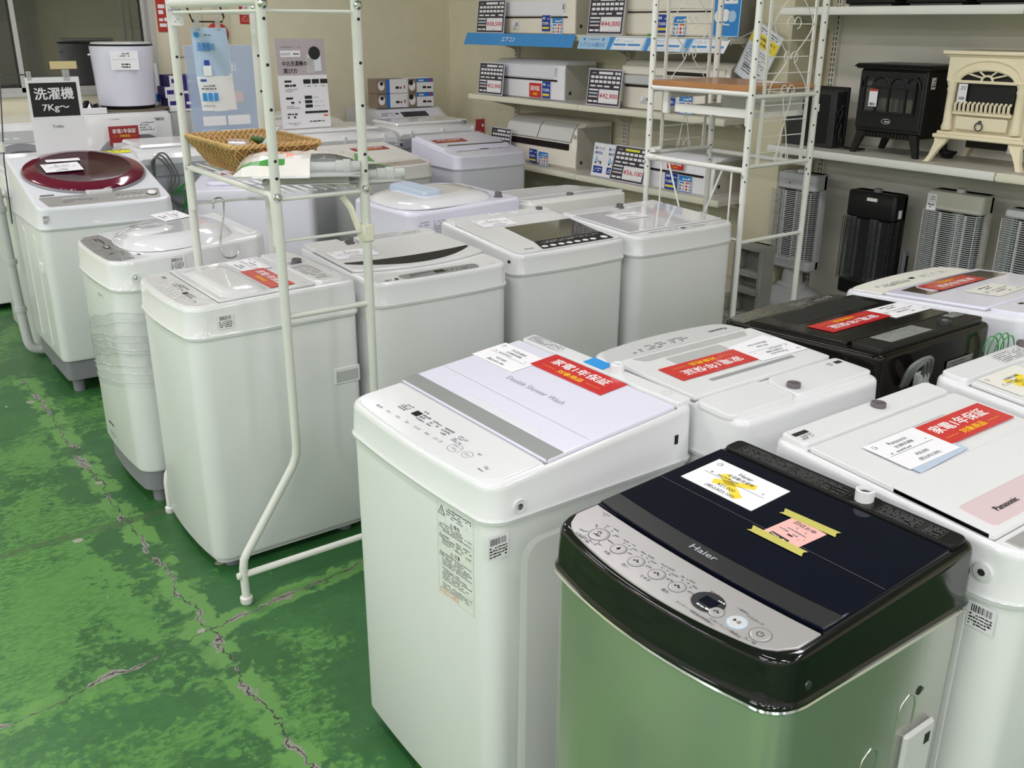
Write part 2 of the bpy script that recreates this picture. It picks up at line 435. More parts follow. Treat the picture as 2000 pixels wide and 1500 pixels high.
class Face:
    """a flat printable surface: origin O, right U, up V; prints sit on it in thin layers"""
    def __init__(s, mb, O, U, V, step=0.0004):
        s.mb = mb; s.O = Vector(O); s.U = Vector(U).normalized(); s.V = Vector(V).normalized()
        s.N = s.U.cross(s.V).normalized(); s.step = step; s.rng = random.Random(11)
    def P(s, x, y, k=1): return s.O+s.U*x+s.V*y+s.N*(s.step*k)
    def rect(s, x, y, w, h, m, k=1): s.mb.poly([s.P(x, y, k), s.P(x+w, y, k), s.P(x+w, y+h, k), s.P(x, y+h, k)], m)
    def poly(s, pts, m, k=1): s.mb.poly([s.P(x, y, k) for x, y in pts], m)
    def frame(s, x, y, w, h, t, m, k=1):
        s.rect(x, y, w, t, m, k); s.rect(x, y+h-t, w, t, m, k); s.rect(x, y+t, t, h-2*t, m, k); s.rect(x+w-t, y+t, t, h-2*t, m, k)
    def disc(s, x, y, r, m, k=1, n=20, sx=1.0): s.poly([(x+r*sx*math.cos(2*math.pi*i/n), y+r*math.sin(2*math.pi*i/n)) for i in range(n)], m, k)
    def ring(s, x, y, r, t, m, k=1, n=24, sx=1.0, a0=0, a1=360):
        full = a1-a0 >= 360
        A = [math.radians(a0+(a1-a0)*i/n) for i in range(n+1)]
        o = [s.P(x+r*sx*math.cos(a), y+r*math.sin(a), k) for a in A]; i_ = [s.P(x+(r*sx-t)*math.cos(a), y+(r-t)*math.sin(a), k) for a in A]
        s.mb.add(o+i_, [(j, j+1, n+1+j+1, n+1+j) for j in range(n)], m)
    def text(s, x, y, h, txt, m, k=2, align='l', bold=0.0, sx=1.0, width=None):
        vs, fs, w, hh = glyphs(txt); sc = h/hh; scx = sc*sx
        if width: scx = width/w
        W = w*scx
        if align == 'c': x -= W/2
        if align == 'r': x -= W
        off = [(0, 0)]
        if bold:   # heavier strokes: the same glyphs again, shifted a hair
            q = .022*min(h, sc); off = [(-q, -q*.4), (q, -q*.4), (-q, q*.5), (q, q*.5)]
        for i, (ox, oy) in enumerate(off): s.mb.add([s.P(x+ox+a*scx, y+oy+b*sc, k+.12*i) for a, b in vs], fs, m)
    def print_lines(s, x, y, w, h, rows, m, k=2, fill=0.6, dens=0.85):
        """small print, too fine to read: rows of short strokes"""
        R = s.rng; rh = h/rows
        for r in range(rows):
            yy = y+h-(r+1)*rh+rh*(1-fill)/2; xx = x; end = x+w*(1.0 if R.random() < .7 else R.uniform(.5, .95))
            while xx < end:
                l = rh*fill*R.uniform(.7, 2.2); l = min(l, end-xx)
                if R.random() < dens: s.rect(xx, yy+(0 if R.random() < .6 else rh*fill*.15), l, rh*fill*R.uniform(.6, 1.0), m, k)
                xx += l+rh*fill*R.uniform(.2, .5)
    def barcode(s, x, y, w, h, m='ink', k=2):
        xx = x
        while xx < x+w:
            t = s.rng.choice((.01, .01, .02, .03))*w*1.6; s.rect(xx, y, min(t, x+w-xx), h, m, k); xx += t+s.rng.choice((.01, .02, .03))*w*1.6
def slab_face(mb, w, h, m, t=0.0008, r=0.0, M=None):
    """a thin sheet centred on its origin, face up"""
    pts = rrect(w, h, r, 4) if r else [(-w/2, -h/2), (w/2, -h/2), (w/2, h/2), (-w/2, h/2)]
    mb.prism(pts, lambda p: (p[0], p[1], 0), lambda p: (p[0], p[1], t), m, M)
    f = Face(mb, (-w/2, -h/2, t), (1, 0, 0), (0, 1, 0), 0.0003)
    return f
ROT = {'-X': -math.pi/2, '-Y': 0.0, '+Y': math.pi}
# ------------------------------------------------------------------ the room
X_AC, Y_BACK = 4.42, 6.90
XL, YF = -7.4, -8.0
def sbox(name, x0, x1, y0, y1, z0, z1, m):
    mb = MB(); mb.box(x0, x1, y0, y1, z0, z1, m); return struct(mb.build(name))
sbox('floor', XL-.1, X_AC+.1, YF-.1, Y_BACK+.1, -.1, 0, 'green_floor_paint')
sbox('ceiling', XL-.1, X_AC+.1, YF-.1, Y_BACK+.1, CEIL_Z, CEIL_Z+.1, 'ceiling_paint')
sbox('wall_left', XL-.1, XL, YF, Y_BACK, 0, CEIL_Z, 'ceiling_paint')
sbox('wall_front', XL, X_AC, YF-.1, YF, 0, CEIL_Z, 'ceiling_paint')
sbox('wall_right', X_AC, X_AC+.1, YF, Y_BACK+.1, 0, CEIL_Z, 'wall_paint')
# back wall with the window opening x -1.2..2.09, z 1.18..2.2
mb = MB()
for b in ((XL, -1.2, 0, CEIL_Z), (2.10, X_AC, 0, CEIL_Z), (-1.2, 2.10, 0, 1.175), (-1.2, 2.10, 2.2, CEIL_Z)): mb.box(b[0], b[1], Y_BACK, Y_BACK+.1, b[2], b[3], 'wall_paint')
struct(mb.build('wall_back'))
mb = MB(); mb.box(4.02, 4.42, Y_BACK-.004, Y_BACK, 0, CEIL_Z, 'wall_trim'); 
struct(MB().box(X_AC-.012, X_AC, Y_BACK-.012, Y_BACK, 0, CEIL_Z, 'wall_trim').build('trim_1'))
sbox('wall_pillar', 4.12, X_AC, 3.27, 3.50, 0, CEIL_Z, 'pillar_paint')
# window: frames, sliding sashes, panes and the cluttered room behind, lightened to stand for reflections
w = MB()
w.box(-1.2, 2.10, 6.88, 6.99, 1.175, 1.20, 'frame_white'); w.box(-1.2, 2.10, 6.88, 6.99, 2.17, 2.20, 'frame_white'); w.box(2.07, 2.10, 6.88, 6.99, 1.20, 2.17, 'frame_white'); w.box(-1.2, -1.17, 6.88, 6.99, 1.2, 2.17, 'frame_white')
win = struct(w.build('window_1'))
def sash(x0, x1, y, nm='sash'):
    s_ = MB(); t_ = .028
    s_.box(x0, x1, y, y+.022, 1.20, 1.20+t_, 'frame_white' if nm != 'a' else 'frame_dark'); s_.box(x0, x1, y, y+.022, 2.14, 2.17, 'frame_white'); s_.box(x0, x0+t_, y, y+.022, 1.2, 2.17, 'frame_white'); s_.box(x1-t_, x1, y, y+.022, 1.2, 2.17, 'frame_white')
    s_.box(x0+t_, x0+t_+.012, y+.002, y+.02, 1.2, 2.17, 'frame_dark'); s_.box(x1-t_-.012, x1-t_, y+.002, y+.02, 1.2, 2.17, 'frame_dark'); s_.box(x0+t_, x1-t_, y+.002, y+.02, 1.2+t_, 1.2+t_+.01, 'frame_dark')
    o = s_.build('sash', win)
    g_ = MB(); g_.box(x0+t_, x1-t_, y+.008, y+.012, 1.2+t_, 2.14, 'window_glass'); g_.build('pane', o)
def glass():
    m = bpy.data.materials.new('window_glass'); m.use_nodes = True; nt = m.node_tree; nt.nodes.clear()
    o = nt.nodes.new('ShaderNodeOutputMaterial'); t = nt.nodes.new('ShaderNodeBsdfTransparent'); g_ = nt.nodes.new('ShaderNodeBsdfGlossy'); fr = nt.nodes.new('ShaderNodeFresnel'); mx = nt.nodes.new('ShaderNodeMixShader')
    t.inputs[0].default_value = (.62, .62, .58, 1); g_.inputs['Roughness'].default_value = .03; fr.inputs[0].default_value = 1.6
    ad = nt.nodes.new('ShaderNodeMath'); ad.operation = 'ADD'; ad.inputs[1].default_value = .12; nt.links.new(fr.outputs[0], ad.inputs[0])
    nt.links.new(ad.outputs[0], mx.inputs[0]); nt.links.new(t.outputs[0], mx.inputs[1]); nt.links.new(g_.outputs[0], mx.inputs[2]); nt.links.new(mx.outputs[0], o.inputs[0]); MATS['window_glass'] = m
glass()
sash(-1.17, .05, 6.945); sash(.02, 1.27, 6.915); sash(1.235, 2.07, 6.945)
sbox('wall_recess', -1.3, 2.3, 7.75, 7.8, .9, 2.5, 'behind_dark')
sbox('floor_recess', -1.3, 2.3, 7.0, 7.8, 1.05, 1.12, 'behind_grey'); sbox('ceiling_recess', -1.3, 2.3, 7.0, 7.8, 2.35, 2.4, 'behind_dark'); sbox('wall_recess_right', 2.3, 2.35, 7.0, 7.8, .9, 2.5, 'behind_dark'); sbox('wall_recess_left', -1.35, -1.3, 7.0, 7.8, .9, 2.5, 'behind_dark')
mb = MB()
rr = random.Random(3)
n = 60
fr = [(-.3+1.35*i/n, 7.30+.03*math.sin(i*1.1)+.01*math.sin(i*2.7), 1.12) for i in range(n+1)]
mb.loft([fr, [(x, y, 2.3) for x, y, z in fr]], 'behind_tan', True, False)
o = mb.build('curtain'); tag(o, 'dim brown curtain behind the left window pane', 'curtain')
mb = MB(); mb.box(0, .42, 0, .25, 0, .62, 'behind_black', .01); mb.box(.06, .36, -.01, 0, .1, .5, 'behind_dark'); o = mb.build('storage_box', None, (1.02, 7.35, 1.12)); tag(o, 'dark box standing behind the window, left', 'box')
mb = MB(); mb.box(0, .55, 0, .3, 0, .46, 'behind_grey', .01); mb.box(.05, .5, .02, .28, .46, .47, 'behind_black'); o = mb.build('storage_box', None, (1.58, 7.12, 1.12)); tag(o, 'grey box standing behind the window, above the round appliance', 'box')
mb = MB(); mb.box(0, .20, 0, .2, 0, .55, 'behind_tan', .01); o = mb.build('storage_box', None, (1.46, 7.45, 1.12)); tag(o, 'tan upright carton behind the window', 'box')
# cream service door with vent, red fire bell lamp and notices on the back wall
mb = MB(); mb.box(2.24, 2.62, 6.885, 6.9, 1.40, 2.05, 'door_cream', .003); cab = mb.build('wall_cabinet'); tag(cab, 'cream metal cabinet door on the back wall beside the window', 'cabinet')
mb = MB(); mb.box(2.44, 2.50, 6.880, 6.886, 1.69, 1.75, 'wall_trim'); mb.build('vent', cab); mb = MB(); mb.lathe((2.365, 6.884, 1.635), [(.004, -.004), (.004, .002)], 'ink', 8, None, 'y'); mb.build('latch', cab); mb = MB(); mb.box(2.425, 2.428, 6.8835, 6.886, 1.40, 2.05, 'post_metal'); mb.build('seam', cab)
mb = MB(); mb.lathe((2.525, 6.882, 1.545), [(.075, 0), (.072, -.02), (.05, -.045), (.02, -.055)], 'sign_red', 30, None, 'y'); o = mb.build('fire_alarm'); tag(o, 'round red fire alarm lamp on the back wall', 'alarm')
mb = MB(); mb.box(2.70, 2.795, 6.895, 6.9, 1.612, 1.76, 'sign_red'); f = Face(mb, (2.70, 6.8945, 1.612), (1, 0, 0), (0, 0, 1)); f.text(.047, .085, .05, '器', 'paper', 1, 'c', .02); f.print_lines(.01, .012, .075, .055, 4, 'pink_paper', 1, .4); o = mb.build('wall_sign'); tag(o, 'small red sign on the back wall right of the fire alarm', 'sign')
mb = MB(); mb.box(2.13, 2.20, 6.893, 6.9, 1.56, 1.80, 'sign_red'); f = Face(mb, (2.13, 6.8925, 1.56), (1, 0, 0), (0, 0, 1)); f.print_lines(.01, .02, .05, .2, 5, 'paper', 1, .7); o = mb.build('wall_sign'); tag(o, 'tall narrow red notice on the back wall between window and cabinet', 'sign')
# ceiling lamps
for k, (lx, ly) in enumerate(LAMPS):
    t = thing('ceiling_lamp', 'white fluorescent ceiling lamp above the washing machines', 'lamp', (lx, ly, CEIL_Z-.11), 0, 'fluorescent ceiling lamps')
    mb = MB(); mb.box(-.12, .12, -.63, .63, .035, .11, 'lamp_body', .01); mb.build('housing', t)
    mb = MB()
    for s_ in (-.055, .055): mb.tube([(s_, -.58, .016), (s_, .58, .016)], .014, 'tube_light', 10)
    mb.build('tube', t)
# ------------------------------------------------------------------ shelving along the right-hand wall
def shelf_board(mb, y0, y1, zt, x0=3.97, x1=4.40, m='shelf_top', lip='shelf_cream'):
    mb.box(x0+.012, x1, y0, y1, zt-.028, zt, m); mb.box(x0, x0+.013, y0+.001, y1-.001, zt-.034, zt+.002, lip, .003); mb.box(x0-.002, x0+.002, y0+.001, y1-.001, zt-.026, zt-.010, lip)
def bracket(mb, y, zt):
    mb.loft([[(4.405, y-.002, zt-.03), (4.405, y-.002, zt-.13), (4.33, y-.002, zt-.10), (4.10, y-.002, zt-.045), (4.08, y-.002, zt-.03)], [(4.405, y+.002, zt-.03), (4.405, y+.002, zt-.13), (4.33, y+.002, zt-.10), (4.10, y+.002, zt-.045), (4.08, y+.002, zt-.03)]], 'shelf_cream', False, True, None, True, True)
def post(mb, y, z1=2.3):
    mb.box(4.375, 4.405, y-.018, y+.018, 0, z1, 'shelf_back', .002)
    for s_ in (-.008, .008):
        k = 0.3
        while k < z1-.05: mb.box(4.3738, 4.3745, y+s_-.0025, y+s_+.0025, k, k+.017, 'hole_dark'); k += .025
un_ = thing('wall_shelving', 'cream metal wall shelving carrying the air conditioners', 'shelving', (0, 0, 0))
mb = MB(); mb.box(4.402, 4.415, 3.53, 5.96, .05, 2.3, 'wall_paint'); mb.build('back_panel', un_)
for y in (3.56, 4.73, 5.92): mb = MB(); post(mb, y); mb.build('post', un_)
for zt in (1.558, 1.153, .727, .20):
    for y0, y1 in ((4.731, 5.945), (3.531, 4.729)):
        mb = MB(); shelf_board(mb, y0, y1, zt); s_ = mb.build('shelf', un_)
        mb = MB(); bracket(mb, y1-.03, zt); bracket(mb, y0+.03, zt); mb.build('bracket', s_)
mb = MB(); mb.box(3.99, 4.40, 3.535, 5.94, .0, .168, 'shelf_cream'); mb.build('base', un_)
us = thing('wall_shelving', 'cream metal wall shelving carrying the stoves and the tall heaters', 'shelving', (0, 0, 0))
mb = MB(); mb.box(4.402, 4.415, .6, 3.23, .05, 2.4, 'shelf_back'); mb.build('back_panel', us)
for y in (3.20, 2.045, .9): mb = MB(); post(mb, y, 2.4); mb.build('post', us)
for zt in (1.70, 1.055, .20):
    for y0, y1, lp in ((2.052, 3.235, 'rack_white'), (.86, 2.048, 'shelf_cream')):
        mb = MB(); shelf_board(mb, y0, y1, zt, lip=lp); s_ = mb.build('shelf', us)
        mb = MB(); bracket(mb, y1-.03, zt); mb.build('bracket', s_)
mb = MB(); mb.box(3.99, 4.40, .87, 3.23, .0, .168, 'shelf_cream'); mb.build('base', us)
# ------------------------------------------------------------------ top-loading washing machines
# name: x0, x1, y0, y1, which way the front faces, height of the cover seam, front rim, rear rim
MC = {
 'T': (.862, 1.378, 1.235, 1.785, '-X', .789, .853, .900), 'Hr': (.885, 1.342, .608, 1.092, '-X', .789, .855, .885),
 'C': (.800, 1.335, 2.62, 3.11, '-X', .78, .862, .875), 'B': (.755, 1.285, 3.20, 3.72, '-X', .80, .885, .925),
 'A': (.79, 1.38, 4.53, 5.13, '-Y', .78, .86, 1.02), 'D': (1.35, 1.88, 2.565, 3.11, '-Y', .80, .865, .89),
 'E': (1.955, 2.485, 2.64, 3.15, '-Y', .80, .862, .905), 'F': (2.50, 3.06, 2.61, 3.10, '-Y', .80, .865, .885),
 'BK': (1.868, 2.35, 1.145, 1.63, '+Y', .80, .895, .925), 'P2': (1.382, 1.852, 1.12, 1.59, '+Y', .80, .905, .89),
 'P3': (1.36, 1.87, .55, 1.04, '-Y', .79, .87, .90), 'W4': (1.91, 2.46, .55, 1.05, '-Y', .79, .87, .905),
 'W5': (2.41, 2.95, 1.10, 1.64, '+Y', .80, .89, .93), 'I': (1.90, 2.45, 3.26, 3.76, '-X', .79, .915, .935),
 'G': (2.46, 3.02, 3.22, 3.76, '+Y', .79, .87, .91), 'J': (3.24, 3.80, 5.0, 5.55, '-Y', .79, .86, .93),
 'K': (2.39, 3.02, 4.88, 5.45, '-Y', .79, .86, .92), 'S': (.80, 1.38, 5.26, 5.85, '-Y', .82, .91, .95),
}
class Washer:
    def __init__(s, key, label, cab='white_cabinet', cover='white_gloss', r=.05, bow=.018, base='grey_plastic', foot='grey_plastic', lip='white_gloss', group='top-loading washing machines on the shop floor', feet_h=.05, zb0=.045, cover_r=None, yaw=None, rear_drop=0.0):
        x0, x1, y0, y1, f, zs, zf, zb = MC[key]
        s.W = (y1-y0) if f == '-X' else (x1-x0); s.D = (x1-x0) if f == '-X' else (y1-y0)
        s.zs, s.zf, s.zb, s.r, s.bow = zs, zf, zb, r, bow
        s.root = thing('washing_machine', label, 'washing machine', ((x0+x1)/2, (y0+y1)/2, 0), ROT[f] if yaw is None else yaw, group)
        s.slope = math.atan2(zb-zf, s.D)
        W, D = s.W, s.D
        # cabinet
        mb = MB(); o = s.outline
        lv = [(zb0, .012), (zb0+.012, .006), (zs-.012, .005)]
        mb.loft([[(x, y, z) for x, y in o(i)] for z, i in lv], cab, True, True, None, True, True)
        s.cab = mb.build('cabinet', s.root)
        mb = MB(); mb.loft([[(x, y, z) for x, y in o(.02)] for z in (feet_h*.6, zb0+.002)], base, True, True, None, True, True)
        mb.build('base', s.root)
        for sx in (-1, 1):
            for sy in (-1, 1):
                f_ = MB(); f_.cyl((sx*(W/2-.07), sy*(D/2-.07), 0), .026, 0, zb0, foot, 14, .03); f_.build('foot', s.root)
        # top cover, its rim following the slope of the top
        mb = MB()
        L1 = [(x, y, zs-.014) for x, y in o(-.001)]; L2 = [(x, y, zs-.006) for x, y in o(-.003)]; L3 = [(x, y, zs+.001) for x, y in o(.001)]
        loops = [L1, L2, L3]
        for dz, i in ((-.014, .0035), (-.007, .0045), (-.0025, .0075), (-.0005, .011), (0, .015)):
            loops.append([(x, y, s.zt(y)+dz) for x, y in o(i)])
        mb.loft(loops, cover, True)
        half = s.half(.015); n = len(half)
        full = loops[-1]
        N = len(full)
        vs = list(full); fs = []
        for i in range(n-2):   # strips across from the left to the right side
            a, b_ = i+1, i+2
            la = (N-a) % N; lb = (N-b_) % N
            if b_ == lb: fs.append((a, b_, la))
            else: fs.append((a, b_, lb, la))
        fs.append((0, 1, N-1))
        mb.add(vs, fs, cover)
        s.cover = mb.build('top_cover', s.root)
    def half(s, i):
        """right half of the plan outline, from the front centre to the back centre"""
        W, D, r = s.W/2-i, s.D/2-i, max(s.r-i, .004); out = []; bow = s.bow
        for k in range(7):
            x = (W-r)*k/6; out.append((x, -D-bow*(1-(x/W)**2)))
        x0, y0 = out[-1]
        cy = -D+r
        for k in range(1, 7):
            a = math.pi/2*k/6; px, py = W-r+r*math.sin(a), cy-r*math.cos(a)
            if k < 6: py += (y0-(-D))*math.cos(a)
            out.append((px, py))
        rb = max(r*.6, .01)
        for k in range(0, 5):
            a = math.pi/2*k/4; out.append((W-rb+rb*math.cos(a), D-rb+rb*math.sin(a)))
        out.append((0, D)); return out
    def outline(s, i=0.0):
        h = s.half(i); return h+[(-x, y) for x, y in h[-2:0:-1]]
    def zt(s, v): return s.zf+(s.zb-s.zf)*max(-.1, min(1.1, (v+s.D/2)/s.D))
    def slab(s, mb, pts, t, m, lift=0.0, bev=.0015, dome=None):
        cx = sum(p[0] for p in pts)/len(pts); cy = sum(p[1] for p in pts)/len(pts)
        size = max(max(abs(p[0]-cx) for p in pts), 1e-3); sy = max(max(abs(p[1]-cy) for p in pts), 1e-3)
        def lp(k, dz): return [(cx+(x-cx)*(1-k*bev/size), cy+(y-cy)*(1-k*bev/sy), s.zt(y)+lift+dz) for x, y in pts]
        mb.loft([lp(0, -.002), lp(0, t-bev*.8), lp(.4, t-bev*.2), lp(1.2, t)], m, True, True, None, False, True); return mb
    def part(s, name, pts, t, m, lift=0.0, bev=.0015, parent=None, label=None):
        return s.slab(MB(), pts, t, m, lift, bev).build(name, parent or s.root, label=label)
    def face(s, mb, lift):
        a = s.slope
        return Face(mb, (0, 0, s.zf+(s.zb-s.zf)*.5+lift), (1, 0, 0), (0, math.cos(a), math.sin(a)), .0003)
    def M(s, u, v, rot=0.0, lift=0.004, tilt=0.0):
        base = Matrix.Translation(s.root.location) @ Matrix.Rotation(s.root.rotation_euler.z, 4, 'Z')
        return base @ Matrix.Translation((u, v, s.zt(v)+lift)) @ Matrix.Rotation(s.slope+tilt, 4, 'X') @ Matrix.Rotation(rot, 4, 'Z')
    def side_face(s, mb, side, z0=0.0, x0=0.0, inset=.004):
        """printable faces of the cabinet; side 'F' front, 'R' right, 'L' left, 'B' back"""
        W, D = s.W/2-inset, s.D/2-inset
        return {'F': Face(mb, (x0, -D-s.bow*.0, z0), (1, 0, 0), (0, 0, 1)), 'R': Face(mb, (W, x0, z0), (0, 1, 0), (0, 0, 1)),
                'L': Face(mb, (-W, x0, z0), (0, -1, 0), (0, 0, 1)), 'B': Face(mb, (x0, D, z0), (-1, 0, 0), (0, 0, 1))}[side]
    def barcode(s, side, x, z, w=.042, h=.042):
        mb = MB(); f = s.side_face(mb, side, 0, 0, .0035 if z < s.zs-.02 else -.002)
        f.rect(x-w/2, z-h/2, w, h, 'paper', 1); f.barcode(x-w*.38, z+h*.12, w*.76, h*.28, 'ink', 2); f.print_lines(x-w*.42, z-h*.42, w*.84, h*.5, 4, 'ink', 2)
        return mb.build('barcode_sticker', s.root, label='small white barcode sticker')
    def wrap_front(s, mb, y0, i=.0055):
        """bends prints made on the flat plane y = y0 onto the bowed front"""
        g_ = fit_front(s, i)
        mb.v = [(x, g_(x)+(y-y0), z) for x, y, z in mb.v]
    def screw(s, side, x, z):
        mb = MB(); W = s.W/2; D = s.D/2
        if side == 'R': mb.lathe((W-.006, x, z), [(.014, 0), (.013, .0075), (.009, .006)], 'white_plastic', 18, None, 'x'); mb.lathe((W-.002, x, z), [(.007, 0), (.006, .005), (.002, .0065)], 'chrome', 12, None, 'x')
        mb.build('screw', s.root)
    def valve(s, u, v, m='valve_grey', r=.018, h=.03, inner='dark_metal'):
        z = s.zt(v); mb = MB()
        mb.lathe((u, v, z), [(r*1.35, -.004), (r*1.3, .004), (r, .006), (r, h), (r*.8, h+.001), (r*.68, h-.006)], m, 22, None, 'z', False)
        mb.lathe((u, v, z), [(r*.70, h-.008), (r*.5, h-.0065)], inner, 16)
        return mb.build('inlet_valve', s.root)
def lay(mb_obj, M):
    mb_obj.matrix_world = M; return mb_obj
# ---- things laid on the machines
def price_card(W, u, v, brand, kind, price, tax, label, rot=0.0, x_mark=False, w=.158, h=.098, lift=.004, cream=False, plain=False, tilt=0.0, side_note=False):
    mb = MB(); f = slab_face(mb, w, h, 'paper_cream' if cream else 'paper', .0006)
    f.ring(w*.10, h*.85, h*.055, h*.012, 'ink_grey', 1); f.print_lines(w*.07, h*.82, w*.06, h*.06, 1, 'ink_grey', 1)
    if plain: f.print_lines(w*.35, h*.74, w*.3, h*.14, 1, 'ink_grey', 1)
    else: f.text(w*.5, h*.76, h*.10, brand, 'ink', 1, 'c')
    f.text(w*.5, h*.62, h*.09, kind, 'ink', 1, 'c')
    f.print_lines(w*.14, h*.50, w*.74, h*.07, 1, 'ink_grey', 1)
    f.rect(w*.08, h*.47, w*.84, h*.008, 'ink', 1); f.print_lines(w*.82, h*.55, w*.1, h*.05, 1, 'ink_grey', 1)
    if plain: f.print_lines(w*.38, h*.24, w*.24, h*.1, 1, 'ink', 1); f.print_lines(w*.3, h*.1, w*.42, h*.1, 1, 'ink', 1)
    else:
        f.text(w*.5, h*.23, h*.10, price, 'ink', 1, 'c'); f.text(w*.5, h*.06, h*.12, tax, 'ink', 1, 'c')
    if x_mark:
        for a in ((.30, .30, .72, .66), (.28, .62, .74, .14)):
            x0, y0, x1, y1 = a; dx, dy = (x1-x0)*w, (y1-y0)*h; L = math.hypot(dx, dy); nx, ny = -dy/L*h*.085, dx/L*h*.085
            f.poly([(x0*w-nx, y0*h-ny), (x1*w-nx, y1*h-ny), (x1*w+nx, y1*h+ny), (x0*w+nx, y0*h+ny)], 'yellow_highlight', .5)
    o = mb.build('price_card'); tag(o, label, 'price card', 'price cards lying on the washing machines')
    return lay(o, W.M(u, v, rot, lift, tilt))
def warranty_sign(W, u, v, label, rot=0.0, w=.242, h=.077, lift=.004, m='red_sheet'):
    mb = MB(); f = slab_face(mb, w, h, m, .001)
    warranty_print(f, w, h)
    o = mb.build('warranty_sign'); tag(o, label, 'sign', 'red one-year warranty signs on the washing machines')
    return lay(o, W.M(u, v, rot, lift))
def warranty_print(f, w, h):
    f.text(w*.5, h*.46, h*.36, '家電1年保証', 'white_text', 1, 'c', .022, width=w*.76)
    f.text(w*.5, h*.14, h*.21, '対象商品', 'yellow_text', 1, 'c', .022, width=w*.34)
    f.rect(w*.10, h*.235, w*.18, h*.012, 'yellow_text', 1); f.rect(w*.72, h*.235, w*.18, h*.012, 'yellow_text', 1)
def strip(W, u0, u1, vf, vb, n=30):
    """outline between two curves vf(u) and vb(u)"""
    U = [u0+(u1-u0)*i/n for i in range(n+1)]
    return [(u, vf(u)) for u in U]+[(u, vb(u)) for u in reversed(U)]
def fit_front(W, i):
    """front curve of a control panel running parallel with the rim"""
    Wd, D, r = W.W/2-i, W.D/2-i, W.r
    def g(u):
        y = -D-W.bow*(1-(u/Wd)**2)
        e = abs(u)-(Wd-r)
        if e > 0: y += r-math.sqrt(max(r*r-e*e, 0))
        return y
    return g
def cord_coil(name, pts, r, m, parent, n=6):
    return MB().tube(pts, r, m, n).build(name, parent)

# 1 --- the white machine in the middle foreground
T = Washer('T', 'white washing machine with grey lid band, foremost beside the green aisle', cab='white_cabinet', r=.045, bow=.012, foot='grey_plastic')
g = fit_front(T, .013)
T.part('control_panel', strip(T, -.258, .258, g, lambda u: -.128-.0*u), .003, 'white_gloss', .0)
mbp = MB(); f = T.face(mbp, .0035)
f.rect(-.100, -.198, .022, .018, 'black_gloss', 1)
for i, tx in enumerate(('槽洗浄', '水位', '予約', '洗い', 'すすぎ', '脱水', 'コース')):
    f.text(-.178+.037*i, -.232+.001*i, .0075, tx, 'ink_grey', 1, 'c')
for cx, ry, n in ((-.135, -.19, 4), (-.06, -.192, 3), (-.02, -.192, 3), (.025, -.192, 3), (.075, -.192, 6)):
    f.print_lines(cx-.014, ry-.012, .030, .026, n, 'ink_grey', 1)
f.print_lines(-.1, -.176, .05, .01, 1, 'ink_grey', 1)
f.ring(.097, -.216, .0145, .0008, 'ink_grey', 1, sx=1.25); f.text(.097, -.213, .006, 'スタート', 'ink_grey', 1, 'c'); f.text(.097, -.222, .005, '一時停止', 'ink_grey', 1, 'c')
f.ring(.136, -.214, .011, .0008, 'ink_grey', 1, sx=1.15); f.text(.136, -.217, .006, '切/入', 'ink_grey', 1, 'c'); f.text(.152, -.199, .005, '電源', 'ink', 1, 'c')
f.text(.204, -.222, .009, '5kg', 'ink_grey', 1, 'c'); f.print_lines(.194, -.232, .024, .005, 1, 'ink_grey', 1)
f.rect(-.247, -.130, .494, .002, 'light_grey', .5)
mbp.build('panel_print', T.root)
T.part('lid_gap', [(-.263, -.128), (.263, -.128), (.263, .212), (-.263, .212)], .0015, 'gap_grey')
lid = T.part('lid', roundpoly([(-.263, -.123), (.263, -.123), (.263, .205), (-.263, .205)], .004, 2), .0085, 'lavender_white', .0, .002)
T.part('lid_band', roundpoly([(-.2625, -.1225), (.2625, -.1225), (.2625, -.082), (-.2625, -.082)], .002, 2), .0090, 'mid_grey', 0, .001, lid)
mbp = MB(); f = T.face(mbp, .0089)
f.text(-.0, .044, .0165, 'Double Shower Wash', 'ink_light', 1, 'c', width=.195)
f.rect(-.256, -.016, .512, .0012, 'light_grey', .5)
T.slab(mbp, [(-.085, -.080), (.18, -.080), (.165, -.060), (-.07, -.060)], .0091, 'cool_white', 0, .001)
mbp.build('lid_print', lid)
T.part('rear_panel', roundpoly([(-.262, .214), (.262, .214), (.262, .252), (-.262, .252)], .006, 3), .011, 'white_gloss', 0, .003)
mbp = MB(); f = T.face(mbp, .0112)
f.frame(-.252, .217, .125, .034, .0004, 'ink_light', 1)
f.print_lines(-.250, .219, .118, .030, 7, 'ink_grey', 1); f.ring(.211, .234, .010, .0006, 'ink_light', 1)
mbp.build('warning_print', T.root)
T.valve(.055, .235, 'white_gloss', .016, .030, 'lavender_white')
mbp = MB(); slab_face(mbp, .066, .034, 'blue_sticker', .0005); o = mbp.build('blue_sticker', T.root)
o.matrix_local = Matrix.Translation((-.008, .236, T.zt(.236)+.0115)) @ Matrix.Rotation(T.slope, 4, 'X'); o['label'] = 'plain bright blue sticker'
T.screw('R', -.193, .805)
mbp = MB(); mbp.lathe((T.W/2-.006, .205, .832), [(.013, 0), (.012, .003), (.011, .001)], 'white_plastic', 16, None, 'x', sx=.6, sy=1.3); mbp.box(T.W/2-.006, T.W/2-.0015, .199, .209, .823, .843, 'black_plastic'); mbp.build('slot', T.root)
